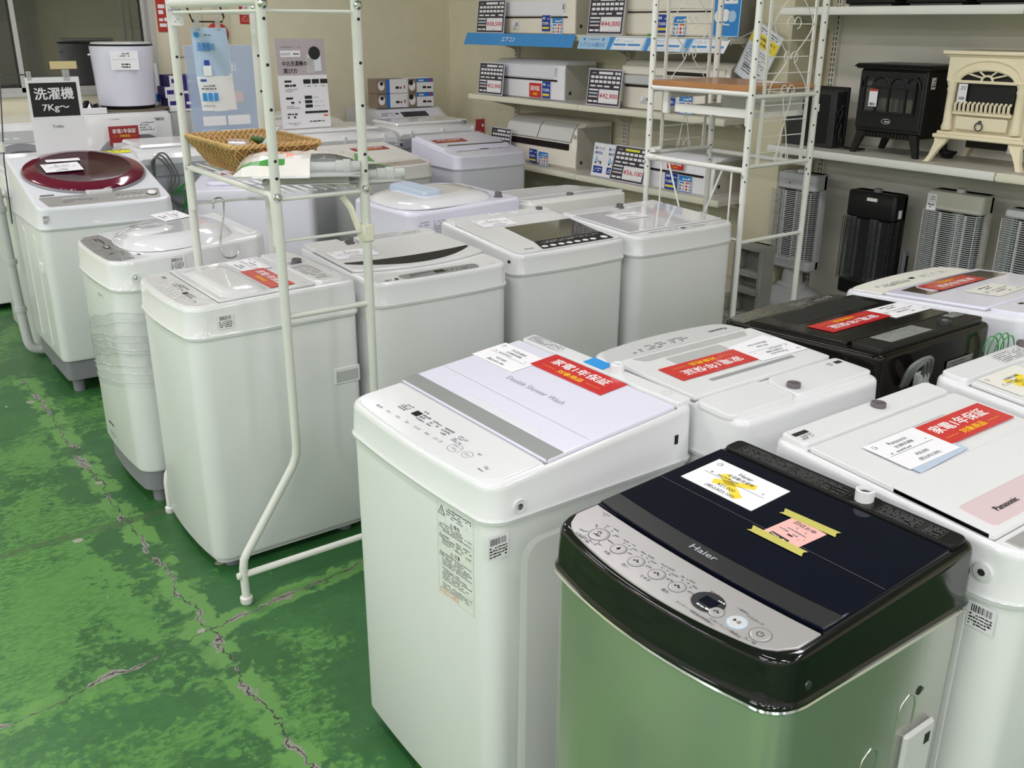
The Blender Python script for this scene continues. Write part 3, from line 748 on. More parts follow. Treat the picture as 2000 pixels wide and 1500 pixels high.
# ventilation pressings of the right side
mbp = MB()
for y0, y1, z0, z1 in ((-.19, .21, .06, .73),):
    loop = roundpoly([(y0, z0), (y1, z0), (y1, z1), (y0, z1)], .05, 5)
    W2 = T.W/2-.005
    mbp.loft([[(W2-.001, y, z) for y, z in loop], [(W2+.0025, y*(.92)+.003, z*.97+.01) for y, z in loop]], 'white_cabinet', True, True, None, False, True)
mbp.build('side_pressing', T.root)
mbp = MB(); Y0_ = -T.D/2; f = Face(mbp, (0, Y0_, 0), (1, 0, 0), (0, 0, 1))
x, z, w, h = .105, .565, .115, .205
[f.rect(x+w*k/8, z, w/8, h, 'sticker_pale', 1) for k in range(8)]; f.frame(x, z, w, h, .0005, 'ink_light', 2.5)
def tri(f, x, y, s_, m='ink_grey'):
    f.poly([(x, y), (x+s_, y), (x+s_/2, y+s_*.9)], m, 2); f.poly([(x+s_*.17, y+s_*.09), (x+s_*.83, y+s_*.09), (x+s_/2, y+s_*.70)], 'sticker_pale', 3); f.rect(x+s_*.46, y+s_*.18, s_*.08, s_*.35, m, 4)
tri(f, x+.003, z+.178, .024)
for k, (yy, hh) in enumerate(((.178, .022), (.143, .018), (.115, .022), (.068, .03), (.036, .028), (.016, .014))):
    f.print_lines(x+(.03 if k == 0 else .014), z+yy, w*(.68 if k == 0 else .82), hh, max(3, int(hh/.0045)), 'ink_grey', 2)
    f.rect(x, z+yy-.002, w, .0004, 'ink_light', 2)
tri(f, x+.003, z+.150, .012); tri(f, x+.003, z+.128, .012); tri(f, x+.003, z+.088, .012); tri(f, x+.04, z+.161, .011); f.text(x+.054, z+.162, .009, '警告', 'ink', 2); tri(f, x+.04, z+.099, .011); f.text(x+.054, z+.100, .009, '注意', 'ink', 2)
f.print_lines(x+.004, z+.004, w*.55, .012, 3, 'ink_orange', 2)
T.wrap_front(mbp, Y0_)
mbp.build('warning_sticker', T.root, label='tall warning label with rows of small print')
T.barcode('R', -.238, .735, .046, .048)
price_card(T, -.190, .120, 'TOSHIBA', '全自動洗濯機', '¥27,000', '(税込¥29,700)', 'white price card beside the blue-topped water inlet on the foremost white washer', lift=.0096)
warranty_sign(T, 0, .168, 'red warranty sign on the lid marked Double Shower Wash', lift=.0098)

# 2 --- black-topped stainless machine, bottom right
H = Washer('Hr', 'black-topped washing machine with mirror-like stainless steel cabinet, nearest of all', cab='brushed_steel', cover='black_gloss', r=.045, bow=.036, base='black_plastic', foot='black_plastic', lip='chrome')
g = fit_front(H, .013)
mb = MB(); o_ = H.outline
mb.loft([[(x, y, .774) for x, y in o_(-.0045)], [(x, y, .776) for x, y in o_(-.005)], [(x, y, .779) for x, y in o_(-.0035)]], 'chrome', True); mb.build('trim_strip', H.root)
pan = H.part('control_panel', strip(H, -.226, .226, g, lambda u: -.142-.010*(1-(u/.226)**2)), .0025, 'silver_panel')
mbp = MB(); f = H.face(mbp, .003)
BTN = [(-.152, -.203, .0165), (-.100, -.208, .0125), (-.057, -.211, .0125), (-.013, -.211, .0125), (.029, -.211, .0125)]
for (u, v, r_), nm in zip(BTN, ('おまかせコース', '水量', '洗い', 'すすぎ', '脱水')):
    f.text(u-.004, v-r_-.011, .0062, nm, 'ink', 1, 'c')
    for k in range(4 if r_ < .015 else 9):
        a = math.radians(150-38*k) if r_ > .015 else math.radians(112-34*k)
        X_, Y_ = u+(r_+.006)*math.cos(a), v+(r_+.006)*math.sin(a)
        f.disc(X_, Y_, .0012, 'ink', 1, 8); f.print_lines(u+(r_+.013)*math.cos(a)-.006, v+(r_+.013)*math.sin(a)-.002, .012, .005, 1, 'ink_grey', 1)
f.text(.088, -.2405, .0058, 'タイマー／風乾燥(3時間無し)', 'ink', 1, 'c'); f.text(.137, -.233, .0058, 'スタート／一時停止', 'ink', 1, 'c'); f.text(.176, -.2285, .006, '入／切', 'ink', 1, 'c')
f.text(.128, -.186, .005, '一時停止', 'ink', 1, 'c'); f.text(.152, -.189, .005, 'ふたロック', 'ink', 1, 'c'); f.text(.075, -.186, .005, '風乾燥', 'ink', 1, 'c'); f.print_lines(-.2, -.16, .022, .010, 2, 'mid_grey', 1)
mbp.build('panel_print', H.root)
def button(W, u, v, r_, m='silver_panel', ring='ink_grey', glyph=None, sx=1.0, parent=None, lift=.0022):
    z = W.zt(v)+lift; mb = MB(); a = W.slope
    M2 = Matrix.Translation((u, v, z)) @ Matrix.Rotation(a, 4, 'X')
    mb.lathe((0, 0, 0), [(r_*1.10, -.001), (r_*1.10, .0008), (r_, .0009)], ring, 26, M2, sx=sx); mb.lathe((0, 0, 0), [(r_, .0006), (r_*.97, .0014), (r_*.8, .0018)], m, 26, M2, sx=sx)
    f = Face(mb, M2 @ Vector((0, 0, .0019)), M2.to_3x3() @ Vector((1, 0, 0)), M2.to_3x3() @ Vector((0, 1, 0)), .0003)
    if glyph == 'power': f.ring(0, -.0005, r_*.36, r_*.07, 'ink', 1, 20, a0=120, a1=420); f.rect(-r_*.035, 0, r_*.07, r_*.4, 'ink', 1)
    elif glyph == 'play': f.poly([(-r_*.45, -r_*.25), (-r_*.05, 0), (-r_*.45, r_*.25)], 'ink', 1); f.rect(r_*.1, -r_*.25, r_*.09, r_*.5, 'ink', 1); f.rect(r_*.3, -r_*.25, r_*.09, r_*.5, 'ink', 1)
    elif glyph == 'drop': f.disc(0, -r_*.08, r_*.22, 'ink', 1); f.poly([(-r_*.18, r_*.02), (r_*.18, r_*.02), (0, r_*.45)], 'ink', 1)
    elif glyph == 'two': f.ring(-r_*.12, r_*.12, r_*.28, r_*.1, 'ink', 1, 14, a0=-40, a1=180); f.ring(r_*.12, -r_*.12, r_*.28, r_*.1, 'ink', 1, 14, a0=140, a1=360); f.rect(-r_*.42, -r_*.36, r_*.8, r_*.1, 'ink', 1)
    elif glyph: 
        for k in range(3): f.disc((k-1)*r_*.28, (k % 2)*r_*.2-.05*r_, r_*.15, 'ink', 1, 10)
    return mb.build('button', parent or W.root)
for (u, v, r_), gl in zip(BTN, ('two', 'drop', 'dots', 'dots', 'dots')): button(H, u, v, r_, glyph=gl, parent=pan)
mb = MB(); f = H.face(mb, .0032); f.disc(.083, -.205, .0225, 'charcoal', 1, 28, 1.15); f.rect(.071, -.213, .026, .018, 'black_glass', 2); f.print_lines(.068, -.222, .028, .006, 1, 'white_text', 2); f.print_lines(.09, -.194, .012, .005, 1, 'white_text', 2); mb.build('display', pan)
button(H, .106, -.213, .011, glyph='dots', parent=pan); button(H, .139, -.208, .0135, 'light_grey', 'blue_pale', 'play', parent=pan); button(H, .177, -.205, .0145, glyph='power', parent=pan)
H.part('lid_gap', [(-.229, -.136), (.229, -.136), (.229, .164), (-.229, .164)], .0012, 'black_matte')
lid = H.part('lid', roundpoly([(-.226+.0452*k, -.136-.010*(1-((k-5)/5)**2)) for k in range(11)]+[(.226, .160), (-.226, .160)], .002, 1), .0065, 'black_glass', 0, .002)
bd = H.part('lid_band', strip(H, -.225, .225, lambda u: -.135-.010*(1-(u/.225)**2), lambda u: -.094-.012*(1-(u/.225)**2)), .0069, 'charcoal', 0, .0008, lid)
mbp = MB(); f = H.face(mbp, .0073); f.text(-.004, -.128, .0125, 'Haier', 'steam_grey', 1, 'c', .03, width=.052); f.rect(-.225, 0, .45, .0006, 'ink_grey', .4); mbp.build('logo', lid)
H.part('rear_panel', roundpoly([(-.226, .166), (.226, .166), (.226, .21), (-.226, .21)], .012, 3), .009, 'black_rear', 0, .003)
mbp = MB(); f = H.face(mbp, .0094)
for x0_, x1_ in ((-.198, -.085), (-.083, .028), (.09, .165), (.168, .2)):
    f.frame(x0_, .169, x1_-x0_, .032, .0004, 'ink_grey', 1); f.print_lines(x0_+.003, .171, x1_-x0_-.006, .028, 6, 'ink_grey', 1, .4)
mbp.build('warning_print', H.root)
H.part('valve_seat', roundpoly([(.033, .168), (.084, .168), (.084, .209), (.033, .209)], .01, 3), .0100, 'black_gloss', 0, .002)
H.valve(.058, .188, 'white_plastic', .0155, .028, 'hole_dark')
mb = MB(); mb.lathe((H.W/2-.004, -.178, .806), [(.007, 0), (.0065, .004), (.002, .0045)], 'dark_metal', 12, None, 'x'); mb.build('screw', H.root)
# pressed ribs, holes and the handhold of its right side
mb = MB(); W2 = H.W/2-.0055
for y_, zt_ in ((-.085, .55), (-.01, .60), (.075, .66)):
    for k in range(2):
        y2 = y_+k*.045
        mb.tube([(W2, y2, .08), (W2, y2, zt_-.03), (W2, y2+(.0045 if k == 0 else -.0045), zt_-.012), (W2, y_+.0225, zt_)], .0013, 'brushed_steel', 6)
mb.build('side_ribs', H.root)
mb = MB(); mb.box(W2-.001, W2+.010, .095, .178, .47, .585, 'light_grey', .006); mb.box(W2+.006, W2+.0105, .15, .165, .545, .565, 'hole_dark'); mb.build('side_handle', H.root, label='light grey plastic handhold')
mb = MB(); mb.lathe((W2, .125, .655), [(.008, -.001), (.008, .001)], 'hole_dark', 12, None, 'x'); mb.lathe((W2, .132, .655), [(.004, 0), (.004, .0015)], 'chrome', 10, None, 'x'); mb.build('side_hole', H.root)
mb = MB(); mb.box(-H.W/2+.01, H.W/2-.004, H.D/2-.008, H.D/2-.004, .06, .765, 'light_grey'); mb.build('rear_plate', H.root)
price_card(H, -.118, .074, 'Haier', '全自動洗濯機', '¥21,000', '(税込¥23,100)', 'white price card crossed out in yellow highlighter on the black lid', x_mark=True, lift=.0074)
mb = MB(); f = slab_face(mb, .066, .072, 'pink_paper', .0005)
f.text(.012, .056, .010, '回収お申', 'ink', 1); f.print_lines(.008, .026, .05, .028, 3, 'ink_grey', 1, .35, .5); f.print_lines(.03, .018, .025, .016, 1, 'ink', 1, .4, .6); f.rect(.010, .003, .036, .010, 'ink', 1); f.print_lines(.012, .005, .032, .006, 1, 'pink_paper', 2)
nt_ = mb.build('pink_note'); tag(nt_, 'small pink handwritten note taped to the black lid', 'note'); lay(nt_, H.M(.048, .024, -.08, .0074))
for (u, v, rr, nm) in ((.045, .066, .05, 'upper'), (.046, -.014, .02, 'lower')):
    mb = MB(); pts = [(-.052, -.0085), (-.047, -.003), (-.053, .0085), (.051, .0085), (.047, .002), (.052, -.0085)]
    mb.prism(pts, lambda p: (p[0], p[1], 0), lambda p: (p[0], p[1], .0003), 'masking_tape'); tp = mb.build('tape', nt_)
    tp.matrix_local = nt_.matrix_world.inverted() @ H.M(u, v, rr, .0082)

# 3 --- C: the machine the left rack straddles
C = Washer('C', 'white washing machine under the left metal rack, domed clear lid and side handhold', r=.055, bow=.018, base='light_grey')
g = fit_front(C, .014)
C.part('control_panel', strip(C, -.228, .228, g, lambda u: -.176-.0*u), .002, 'film_white')
mbp = MB(); f = C.face(mbp, .0026); f.rect(.052, -.222, .022, .016, 'black_gloss', 1); f.print_lines(-.06, -.215, .09, .026, 3, 'ink_grey', 1); f.print_lines(.08, -.222, .05, .020, 3, 'ink_grey', 1); f.rect(-.175, -.212, .028, .012, 'mid_grey', 1)
for k in range(6): f.disc(-.06+.028*k, -.238, .0055, 'paper', 1)
f.ring(.12, -.225, .011, .0006, 'ink_grey', 1, sx=1.3); f.text(.172, -.228, .010, '5.0kg', 'ink_grey', 1, 'c'); mbp.build('panel_print', C.root)
C.part('lid_gap', [(-.222, -.172), (.222, -.172), (.222, .132), (-.222, .132)], .001, 'gap_grey')
lid = C.part('lid', roundpoly([(-.218, -.168), (.218, -.168), (.218, .128), (-.218, .128)], .006, 2), .007, 'white_gloss', 0, .002)
mb = MB()
cu, cv = .02, -.078
loops = []
for s_, h_ in ((1, .006), (.97, .009), (.9, .010), (.84, .0145), (.75, .019), (.6, .021)):
    loops.append([(cu+x*s_, cv+y*s_, C.zt(cv+y*s_)+h_) for x, y in rrect(.40, .145, .05, 6)])
mb.loft(loops, 'white_gloss', True, True, None, False, True); mb.build('lid_window', lid)
mb = MB()
for u0, wd in ((-.16, .07), (-.02, .05), (.10, .05)): 
    pts = [(u0, -.15), (u0+wd, -.15), (u0+wd+.02, -.0), (u0+.02, -.0)]
    C.slab(mb, pts, .008, 'white_gloss', .001, .003)
mb.build('lid_ridge', lid)
C.part('rear_panel', roundpoly([(-.222, .138), (-.075, .138), (-.075, .23), (-.222, .23)], .008, 3), .010, 'white_gloss', 0, .003)
C.part('rear_panel', roundpoly([(-.03, .138), (.222, .138), (.222, .23), (-.03, .23)], .02, 3), .010, 'white_gloss', 0, .003)
mbp = MB(); f = C.face(mbp, .0104); f.print_lines(.0, .148, .19, .06, 7, 'ink_grey', 1, .45); mbp.build('warning_print', C.root)
C.valve(-.052, .195, 'valve_grey', .016, .020)
C.barcode('R', -.165, .815, .045, .042)
mb = MB(); W2 = C.W/2-.005; mb.box(W2-.001, W2+.0045, .165, .255, .545, .600, 'white_plastic', .003); mb.box(W2+.003, W2+.0048, .172, .248, .552, .588, 'grey_panel'); mb.build('side_handle', C.root)
warranty_sign(C, .070, .040, 'red warranty sign on the washing machine below the left rack', lift=.0085)
price_card(C, -.120, .055, '', '全自動洗濯機', '', '', 'price card in a clear sleeve beside the red sign under the left rack', plain=True, rot=.05, lift=.0085)
# 4 --- B: machine with a domed clear lid and stretch film round its body
B = Washer('B', 'white washing machine with clear domed lid and stretch film wrapped round its body', r=.075, bow=.014, base='grey_plastic', foot='grey_plastic', zb0=.13, feet_h=.09)
g = fit_front(B, .012)
B.part('control_panel', strip(B, -.225, .225, g, lambda u: -.185+.012*(1-(u/.225)**2)), .0025, 'film_silver')
mbp = MB(); f = B.face(mbp, .003); f.rect(-.02, -.225, .045, .018, 'hole_dark', 1); f.rect(-.012, -.221, .008, .010, 'paper', 2); f.rect(.004, -.221, .008, .010, 'paper', 2); f.print_lines(-.17, -.222, .11, .02, 2, 'ink', 1); f.disc(.105, -.228, .011, 'wine_ring', 1); f.disc(.105, -.228, .006, 'hole_dark', 2); mbp.build('panel_print', B.root)
mb = MB(); loops = []
for s_, h_ in ((1, .001), (.97, .009), (.9, .020), (.76, .032), (.6, .038)):
    loops.append([(.0+.225*s_*math.copysign(abs(math.cos(a))**.8, math.cos(a)), .010+.195*s_*math.copysign(abs(math.sin(a))**.85, math.sin(a)), B.zt(.010+.195*s_*math.sin(a))+h_) for a in [2*math.pi*k/40 for k in range(40)]])
mb.loft(loops, 'dome_clear', True, True, None, False, True)
lidB = mb.build('lid', B.root)
mb = MB(); loops = []
for s_, h_ in ((1, .034), (.9, .043), (.6, .049), (.3, .05)):
    loops.append([(.0+.10*s_*math.cos(a), -.06+.085*s_*math.sin(a), B.zt(-.06+.085*s_*math.sin(a))+h_-.004) for a in [2*math.pi*k/24 for k in range(24)]])
mb.loft(loops, 'dome_clear', True, True, None, False, True); mb.build('lid_handle', lidB)
B.part('rear_panel', roundpoly([(-.22, .215), (.22, .215), (.22, .248), (-.22, .248)], .008, 3), .006, 'white_gloss')
mbp = MB(); f = B.face(mbp, .0012); f.rect(.17, -.165, .022, .010, 'ink_grey', 1); mbp.build('panel_mark', B.root)
B.barcode('R', -.06, .865, .05, .045); B.screw('R', -.2, .835)
mbp = MB(); f = B.side_face(mbp, 'F', 0, 0, -.008); f.rect(.03, .735, .055, .018, 'paper_cream', 1); f.print_lines(.032, .737, .05, .014, 2, 'ink_grey', 2)
f.rect(-.10, .22, .07, .006, 'ink', 1); f.print_lines(-.1, .17, .1, .02, 2, 'ink_light', 1)
mbp.build('rating_sticker', B.root)
mb = MB(); rr_ = random.Random(4)
def fz(x, y, z): return z+.13*(x+.26)/.52-.10*(y+.26)/.52
for z0, z1 in ((.33, .58), (.40, .52), (.44, .60)):
    mb.loft([[(x, y, fz(x, y, z_)) for x, y in B.outline(i_)] for z_, i_ in ((z0, .0035), (z0*.7+z1*.3, .001), (z0*.3+z1*.7, .0), (z1, .0035))], 'clear_film', True)
for k in range(9):  # pale tubes standing in for the shiny lines on the film
    z_ = .36+.028*k+rr_.uniform(-.006, .006); a_ = rr_.uniform(-.05, .05); ol = B.outline(-.0005)
    mb.tube([(x, y, fz(x, y, z_)+a_*x+.003*math.sin(30*x+k)) for x, y in ol], .0011, 'film_glint', 4, closed=True)
mb.build('stretch_film', B.root, label='clear stretch film wound round the cabinet')
price_card(B, -.145, .058, '', '全自動洗濯機', '', '', 'price card in a clear sleeve on the clear domed lid', plain=True, rot=.06, lift=.040)

# 5 --- A: wine-red round lid
A = Washer('A', 'large washing machine with wine-red round glass lid, at the aisle on the left', cab='white_cabinet', cover='cool_white', r=.045, bow=.012, base='grey_plastic', foot='grey_plastic', zb0=.16, feet_h=.11)
g = fit_front(A, .020)
A.part('control_panel', roundpoly([(-.24, -.285), (.24, -.285), (.262, -.185), (-.262, -.185)], .012, 3), .003, 'silver_panel')
mbp = MB(); f = A.face(mbp, .0038); f.rect(-.17, -.235, .07, .016, 'steam_grey', 1); f.print_lines(-.18, -.27, .13, .03, 2, 'ink_grey', 1, .4, .6); f.rect(-.25, -.178, .06, .008, 'charcoal', .4)
for k in range(5): f.rect(.055+.026*k, -.268, .018, .006, 'paper', 1)
f.print_lines(.06, -.245, .12, .026, 2, 'ink_grey', 1, .4, .6); f.ring(-.045, -.262, .010, .001, 'ink', 1, sx=1.6); mbp.build('panel_print', A.root)
mb = MB(); z_ = A.zt(-.235)
M2 = Matrix.Translation((.215, -.238, z_+.003)) @ Matrix.Rotation(A.slope, 4, 'X')
mb.lathe((0, 0, 0), [(.023, 0), (.023, .002)], 'ink', 24, M2); mb.lathe((0, 0, 0), [(.0205, .001), (.019, .006), (.012, .007)], 'paper', 24, M2); mb.build('button', A.root)
def ell(W, cu, cv, a, b, s_, h_, n=48, p=1.0): return [(cu+a*s_*math.copysign(abs(math.cos(t))**p, math.cos(t)), cv+b*s_*math.copysign(abs(math.sin(t))**p, math.sin(t)), W.zt(cv+b*s_*math.sin(t))+h_) for t in [2*math.pi*k/n for k in range(n)]]
mb = MB(); mb.loft([ell(A, 0, .048, .272, .232, s_, h_) for s_, h_ in ((1, -.002), (1, .008), (.985, .011), (.97, .010))], 'wine_ring', True); rg = mb.build('lid_ring', A.root)
mb = MB(); mb.loft([ell(A, 0, .048, .268, .228, s_, h_) for s_, h_ in ((1, .004), (.99, .017), (.93, .026), (.78, .033))], 'wine_lid', True)
mb.loft([ell(A, 0, .048, .268, .228, s_, h_) for s_, h_ in ((.78, .033), (.7, .030), (.4, .026))], 'wine_glass', True, True, None, False, True)
lidA = mb.build('lid', A.root)
mb = MB(); A.slab(mb, roundpoly([(-.055, -.195), (.055, -.195), (.06, -.17), (-.06, -.17)], .008, 3), .014, 'light_grey', .0, .003); mb.build('lid_latch', lidA)
mb2 = MB(); f = slab_face(mb2, .15, .04, 'yellow_note', .0006); f.print_lines(.01, .01, .14, .035, 3, 'ink', 1, .5, .6); yn = mb2.build('yellow_sticker', A.root); yn.matrix_local = Matrix.Translation((.205, .272, A.zt(.272)+.0025)) @ Matrix.Rotation(A.slope, 4, 'X'); yn['label'] = 'yellow sticker behind the lid'
mbp = MB(); f = A.side_face(mbp, 'F', 0, 0, .006); f.rect(.20, .19, .085, .125, 'paper', 1); f.rect(.205, .285, .075, .022, 'ink', 2); f.print_lines(.205, .20, .07, .075, 6, 'ink_grey', 2, .4); mbp.build('rating_sticker', A.root)
mb = MB(); mb.box(-A.W/2-.002, -A.W/2+.008, -.215, -.165, .56, .61, 'white_plastic', .004); mb.build('side_handle', A.root)
A.barcode('F', -.262, .815, .03, .04)
mb = MB(); W2 = A.W/2
for k, y_ in enumerate((-.12, .10)): mb.tube([(-W2+.0065, y_, .2), (-W2+.0065, y_, .70), (-W2+.0065, y_+.03, .72)], .003, 'white_cabinet', 6)
mb.build('side_ribs', A.root)
price_card(A, -.095, .050, '', '全自動洗濯乾燥機', '', '', 'white price card on the wine-red round lid', plain=True, rot=.04, lift=.034, w=.165)
mb = MB(); slab_face(mb, .15, .03, 'paper', .0006); o = mb.build('paper_strip'); tag(o, 'white paper strip lying behind the card on the wine-red lid', 'paper'); lay(o, A.M(-.07, .135, 0, .0325))

# 6 --- D: black curved handle
D = Washer('D', 'white washing machine with black curved lid slot and grey capsule-shaped panel', r=.05, bow=.014)
D.part('lid_gap', strip(D, -.255, .255, lambda u: -.120-.045*(1-(u/.255)**2)-.002, lambda u: .167), .001, 'gap_grey')
lid = D.part('lid', strip(D, -.25, .25, lambda u: -.120-.045*(1-(u/.25)**2), lambda u: .165), .010, 'white_gloss', 0, .002)
D.part('lid_slot', [(-.240+.48*k/16, -.052-.092*(1-((k-8)/8)**2)) for k in range(17)]+[(.240-.48*k/16, -.038-.022*(1-((k-8)/8)**2)) for k in range(17)], .0112, 'black_plastic', 0, .0008, lid)
D.part('rear_panel', roundpoly([(-.25, .172), (-.12, .172), (-.12, .252), (-.25, .252)], .008, 3), .012, 'white_gloss'); D.part('rear_panel', roundpoly([(-.06, .172), (.25, .172), (.25, .252), (-.06, .252)], .02, 3), .012, 'white_gloss')
D.part('display_strip', roundpoly([(-.145, -.268), (.145, -.268), (.15, -.220), (-.15, -.220)], .022, 4), .0018, 'mid_grey', 0, .0006)
mbp = MB(); f = D.face(mbp, .0026); f.rect(-.022, -.258, .038, .026, 'black_gloss', 1); f.print_lines(-.12, -.256, .09, .024, 2, 'ink', 1, .4, .6); f.print_lines(.02, -.262, .08, .018, 2, 'ink', 1, .4, .6); f.ring(.118, -.245, .015, .0012, 'ink', 1); f.print_lines(-.21, -.262, .035, .014, 1, 'ink_grey', 1); f.disc(-.168, -.255, .007, 'ink', 1); f.text(.2, -.258, .009, '6.0kg', 'ink_grey', 1, 'c')
mbp.build('panel_print', D.root)
mbp = MB(); f = D.face(mbp, .0126); f.print_lines(.0, .185, .2, .055, 5, 'ink_light', 1, .4); mbp.build('warning_print', D.root)
D.valve(-.09, .215, 'valve_grey', .015, .018)
price_card(D, -.160, .050, '', '全自動洗濯機', '', '', 'price card in a clear sleeve on the lid with a black curved slot', plain=True, rot=-.04, lift=.0112)

# 7 --- E: black rectangular window and buttons
E_ = Washer('E', 'white washing machine with black lid window and row of square buttons', r=.045, bow=.018, base='grey_plastic')
E_.part('lid_gap', roundpoly([(-.242, -.245), (.242, -.245), (.242, .178), (-.242, .178)], .02, 3), .001, 'gap_grey')
E_.part('lid', roundpoly([(-.240, -.243), (.240, -.243), (.240, .175), (-.240, .175)], .02, 3), .004, 'white_gloss')
E_.part('lid_window', roundpoly([(-.105, -.151), (.214, -.151), (.231, .056), (-.091, .056)], .004, 2), .0052, 'smoke_window')
mbp = MB(); f = E_.face(mbp, .0056); f.poly([(-.131, -.238), (.207, -.238), (.214, -.151), (-.105, -.151)], 'black_matte', .5)
f.print_lines(-.09, -.185, .28, .022, 3, 'white_text', 1, .4, .55)
f.text(-.175, -.218, .009, 'Hisense', 'ink', 1, 'c', .02); mbp.build('panel_print', E_.root)
for k in range(7): button(E_, -.105+.038*k, -.216, .0095, 'paper', 'ink_grey', None, 1.4, lift=.0050)
button(E_, .180, -.212, .014, 'paper', 'chrome', None, lift=.0050)
E_.part('rear_panel', roundpoly([(-.24, .185), (.24, .185), (.24, .235), (-.24, .235)], .01, 3), .010, 'white_gloss')
mbp = MB(); f = E_.face(mbp, .0104); f.rect(-.05, .192, .13, .035, 'paper', .5); f.print_lines(-.045, .195, .12, .03, 4, 'ink_grey', 1, .5); mbp.build('warning_print', E_.root)
mb = MB(); W2 = E_.W/2; mb.lathe((-W2+.001, -.215, .835), [(.006, 0), (.005, -.004)], 'ink', 10, None, 'x'); mb.build('screw', E_.root)
E_.valve(.195, .208, 'valve_grey', .014, .018)
price_card(E_, -.085, .126, '', '全自動洗濯機', '', '', 'price card in a clear sleeve behind the black lid window', plain=True, rot=-.03, lift=.0105 - .005)

# 8 --- F: right-hand machine of the middle row
F_ = Washer('F', 'white washing machine in the middle row, nearest the tall white rack with a wooden board', r=.05, bow=.014)
F_.part('lid_gap', strip(F_, -.262, .262, lambda u: -.182, lambda u: .152), .001, 'gap_grey')
lid = F_.part('lid', strip(F_, -.258, .258, lambda u: -.178, lambda u: .150), .007, 'dome_clear')
mbp = MB(); f = F_.face(mbp, .0012); f.rect(-.010, -.220, .024, .016, 'black_gloss', 1); f.print_lines(-.185, -.215, .16, .014, 2, 'ink', 1, .45, .7); f.print_lines(.03, -.222, .14, .026, 3, 'ink_grey', 1, .45, .7); f.ring(.2, -.212, .011, .0008, 'ink_grey', 1); mbp.build('panel_print', F_.root)
F_.part('rear_panel', roundpoly([(-.258, .158), (.0, .158), (.0, .225), (-.258, .225)], .008, 3), .008, 'white_gloss'); F_.part('rear_panel', roundpoly([(.06, .158), (.258, .158), (.258, .225), (.06, .225)], .01, 3), .008, 'white_gloss')
F_.valve(.032, .195, 'valve_grey', .015, .018)
F_.barcode('F', -.155, .832, .040, .036)
price_card(F_, -.070, .035, '', '全自動洗濯機', '', '', 'white price card on the washer beside the tall rack with a wooden board', plain=True, rot=-.05, lift=.0085)

# 9 --- BK: black machine seen from behind
K_ = Washer('BK', 'glossy black washing machine seen from behind, panel under crinkled film', cab='black_rear', cover='brown_black', r=.045, bow=.020, base='black_plastic', foot='black_plastic')
g = fit_front(K_, .013)
K_.part('control_panel', strip(K_, -.222, .222, g, lambda u: -.168+.0*u), .002, 'film_black')
mbp = MB(); f = K_.face(mbp, .0028); f.print_lines(-.19, -.215, .09, .022, 2, 'ink_light', 1, .45, .6); f.print_lines(-.07, -.22, .06, .022, 3, 'ink_light', 1, .45, .6); mbp.build('panel_print', K_.root)
K_.part('lid_gap', [(-.222, -.162), (.222, -.162), (.222, .138), (-.222, .138)], .001, 'black_matte')
lid = K_.part('lid', roundpoly([(-.218, -.158), (.218, -.158), (.218, .134), (-.218, .134)], .008, 3), .011, 'brown_black', 0, .003)
K_.part('lid_window', roundpoly([(-.185, -.140), (.155, -.140), (.165, -.045), (-.175, -.045)], .006, 2), .0118, 'black_matte', 0, .0008, lid)
K_.part('rear_panel', roundpoly([(-.218, .142), (.218, .142), (.218, .222), (-.218, .222)], .01, 3), .014, 'black_plastic', 0, .003)
mbp = MB(); f = K_.face(mbp, .0146)
f.rect(-.012, .152, .17, .058, 'mid_grey', 1); f.print_lines(-.006, .155, .158, .052, 9, 'ink', 2, .3, .5); mbp.build('warning_print', K_.root); mbp = MB(); f = K_.face(mbp, .0146); f.rect(-.205, .15, .055, .03, 'mid_grey', 1); f.print_lines(-.203, .152, .05, .026, 4, 'ink', 2, .4); mbp.build('warning_print', K_.root)
K_.valve(-.085, .195, 'dark_metal', .016, .022)
mb = MB(); Dd = K_.D/2; f = Face(mb, (-.06, Dd+.001, .83), (-1, 0, 0), (0, 0, 1)); f.rect(-.02, -.02, .115, .05, 'mid_grey', 1); f.print_lines(-.016, -.016, .106, .042, 6, 'ink', 2, .4); mb.build('rating_sticker', K_.root)
mb = MB()
for k in range(3): mb.tube(sm([(.135+.010*k, Dd+.006, .84-.0*k), (.15+.008*k, Dd+.03, .885+.006*k), (.125-.012*k, Dd+.035, .90+.004*k), (.095-.014*k, Dd+.02, .86), (.10-.01*k, Dd+.008, .78)]), .005, 'cord_grey', 7)
mb.build('power_cord', K_.root)
mb = MB(); mb.rbox(.085, Dd+.012, .04, .022, .825, .862, .008, 'hose_grey'); mb.cyl((.085, Dd+.016, 0), .016, .80, .84, 'hose_grey', 14); mb.build('drain_outlet', K_.root)
mb = MB()
mb.tube([(-.205+(.028+.004*math.sin(2.3*t))*math.cos(t)-.002*t, Dd+.014+.0012*t, .862+(.040+.005*math.cos(1.7*t))*math.sin(t)) for t in [i*.35 for i in range(72)]], .0016, 'cord_green', 5)
mb.build('earth_wire', K_.root, label='thin bright green earth wire')
warranty_sign(K_, .050, .024, 'red warranty sign on the glossy black washing machine seen from behind', lift=.0122)
price_card(K_, -.140, .034, '', '全自動洗濯機', '', '', 'white price card beside the red sign on the glossy black washer', plain=True, rot=-.02, lift=.0122)

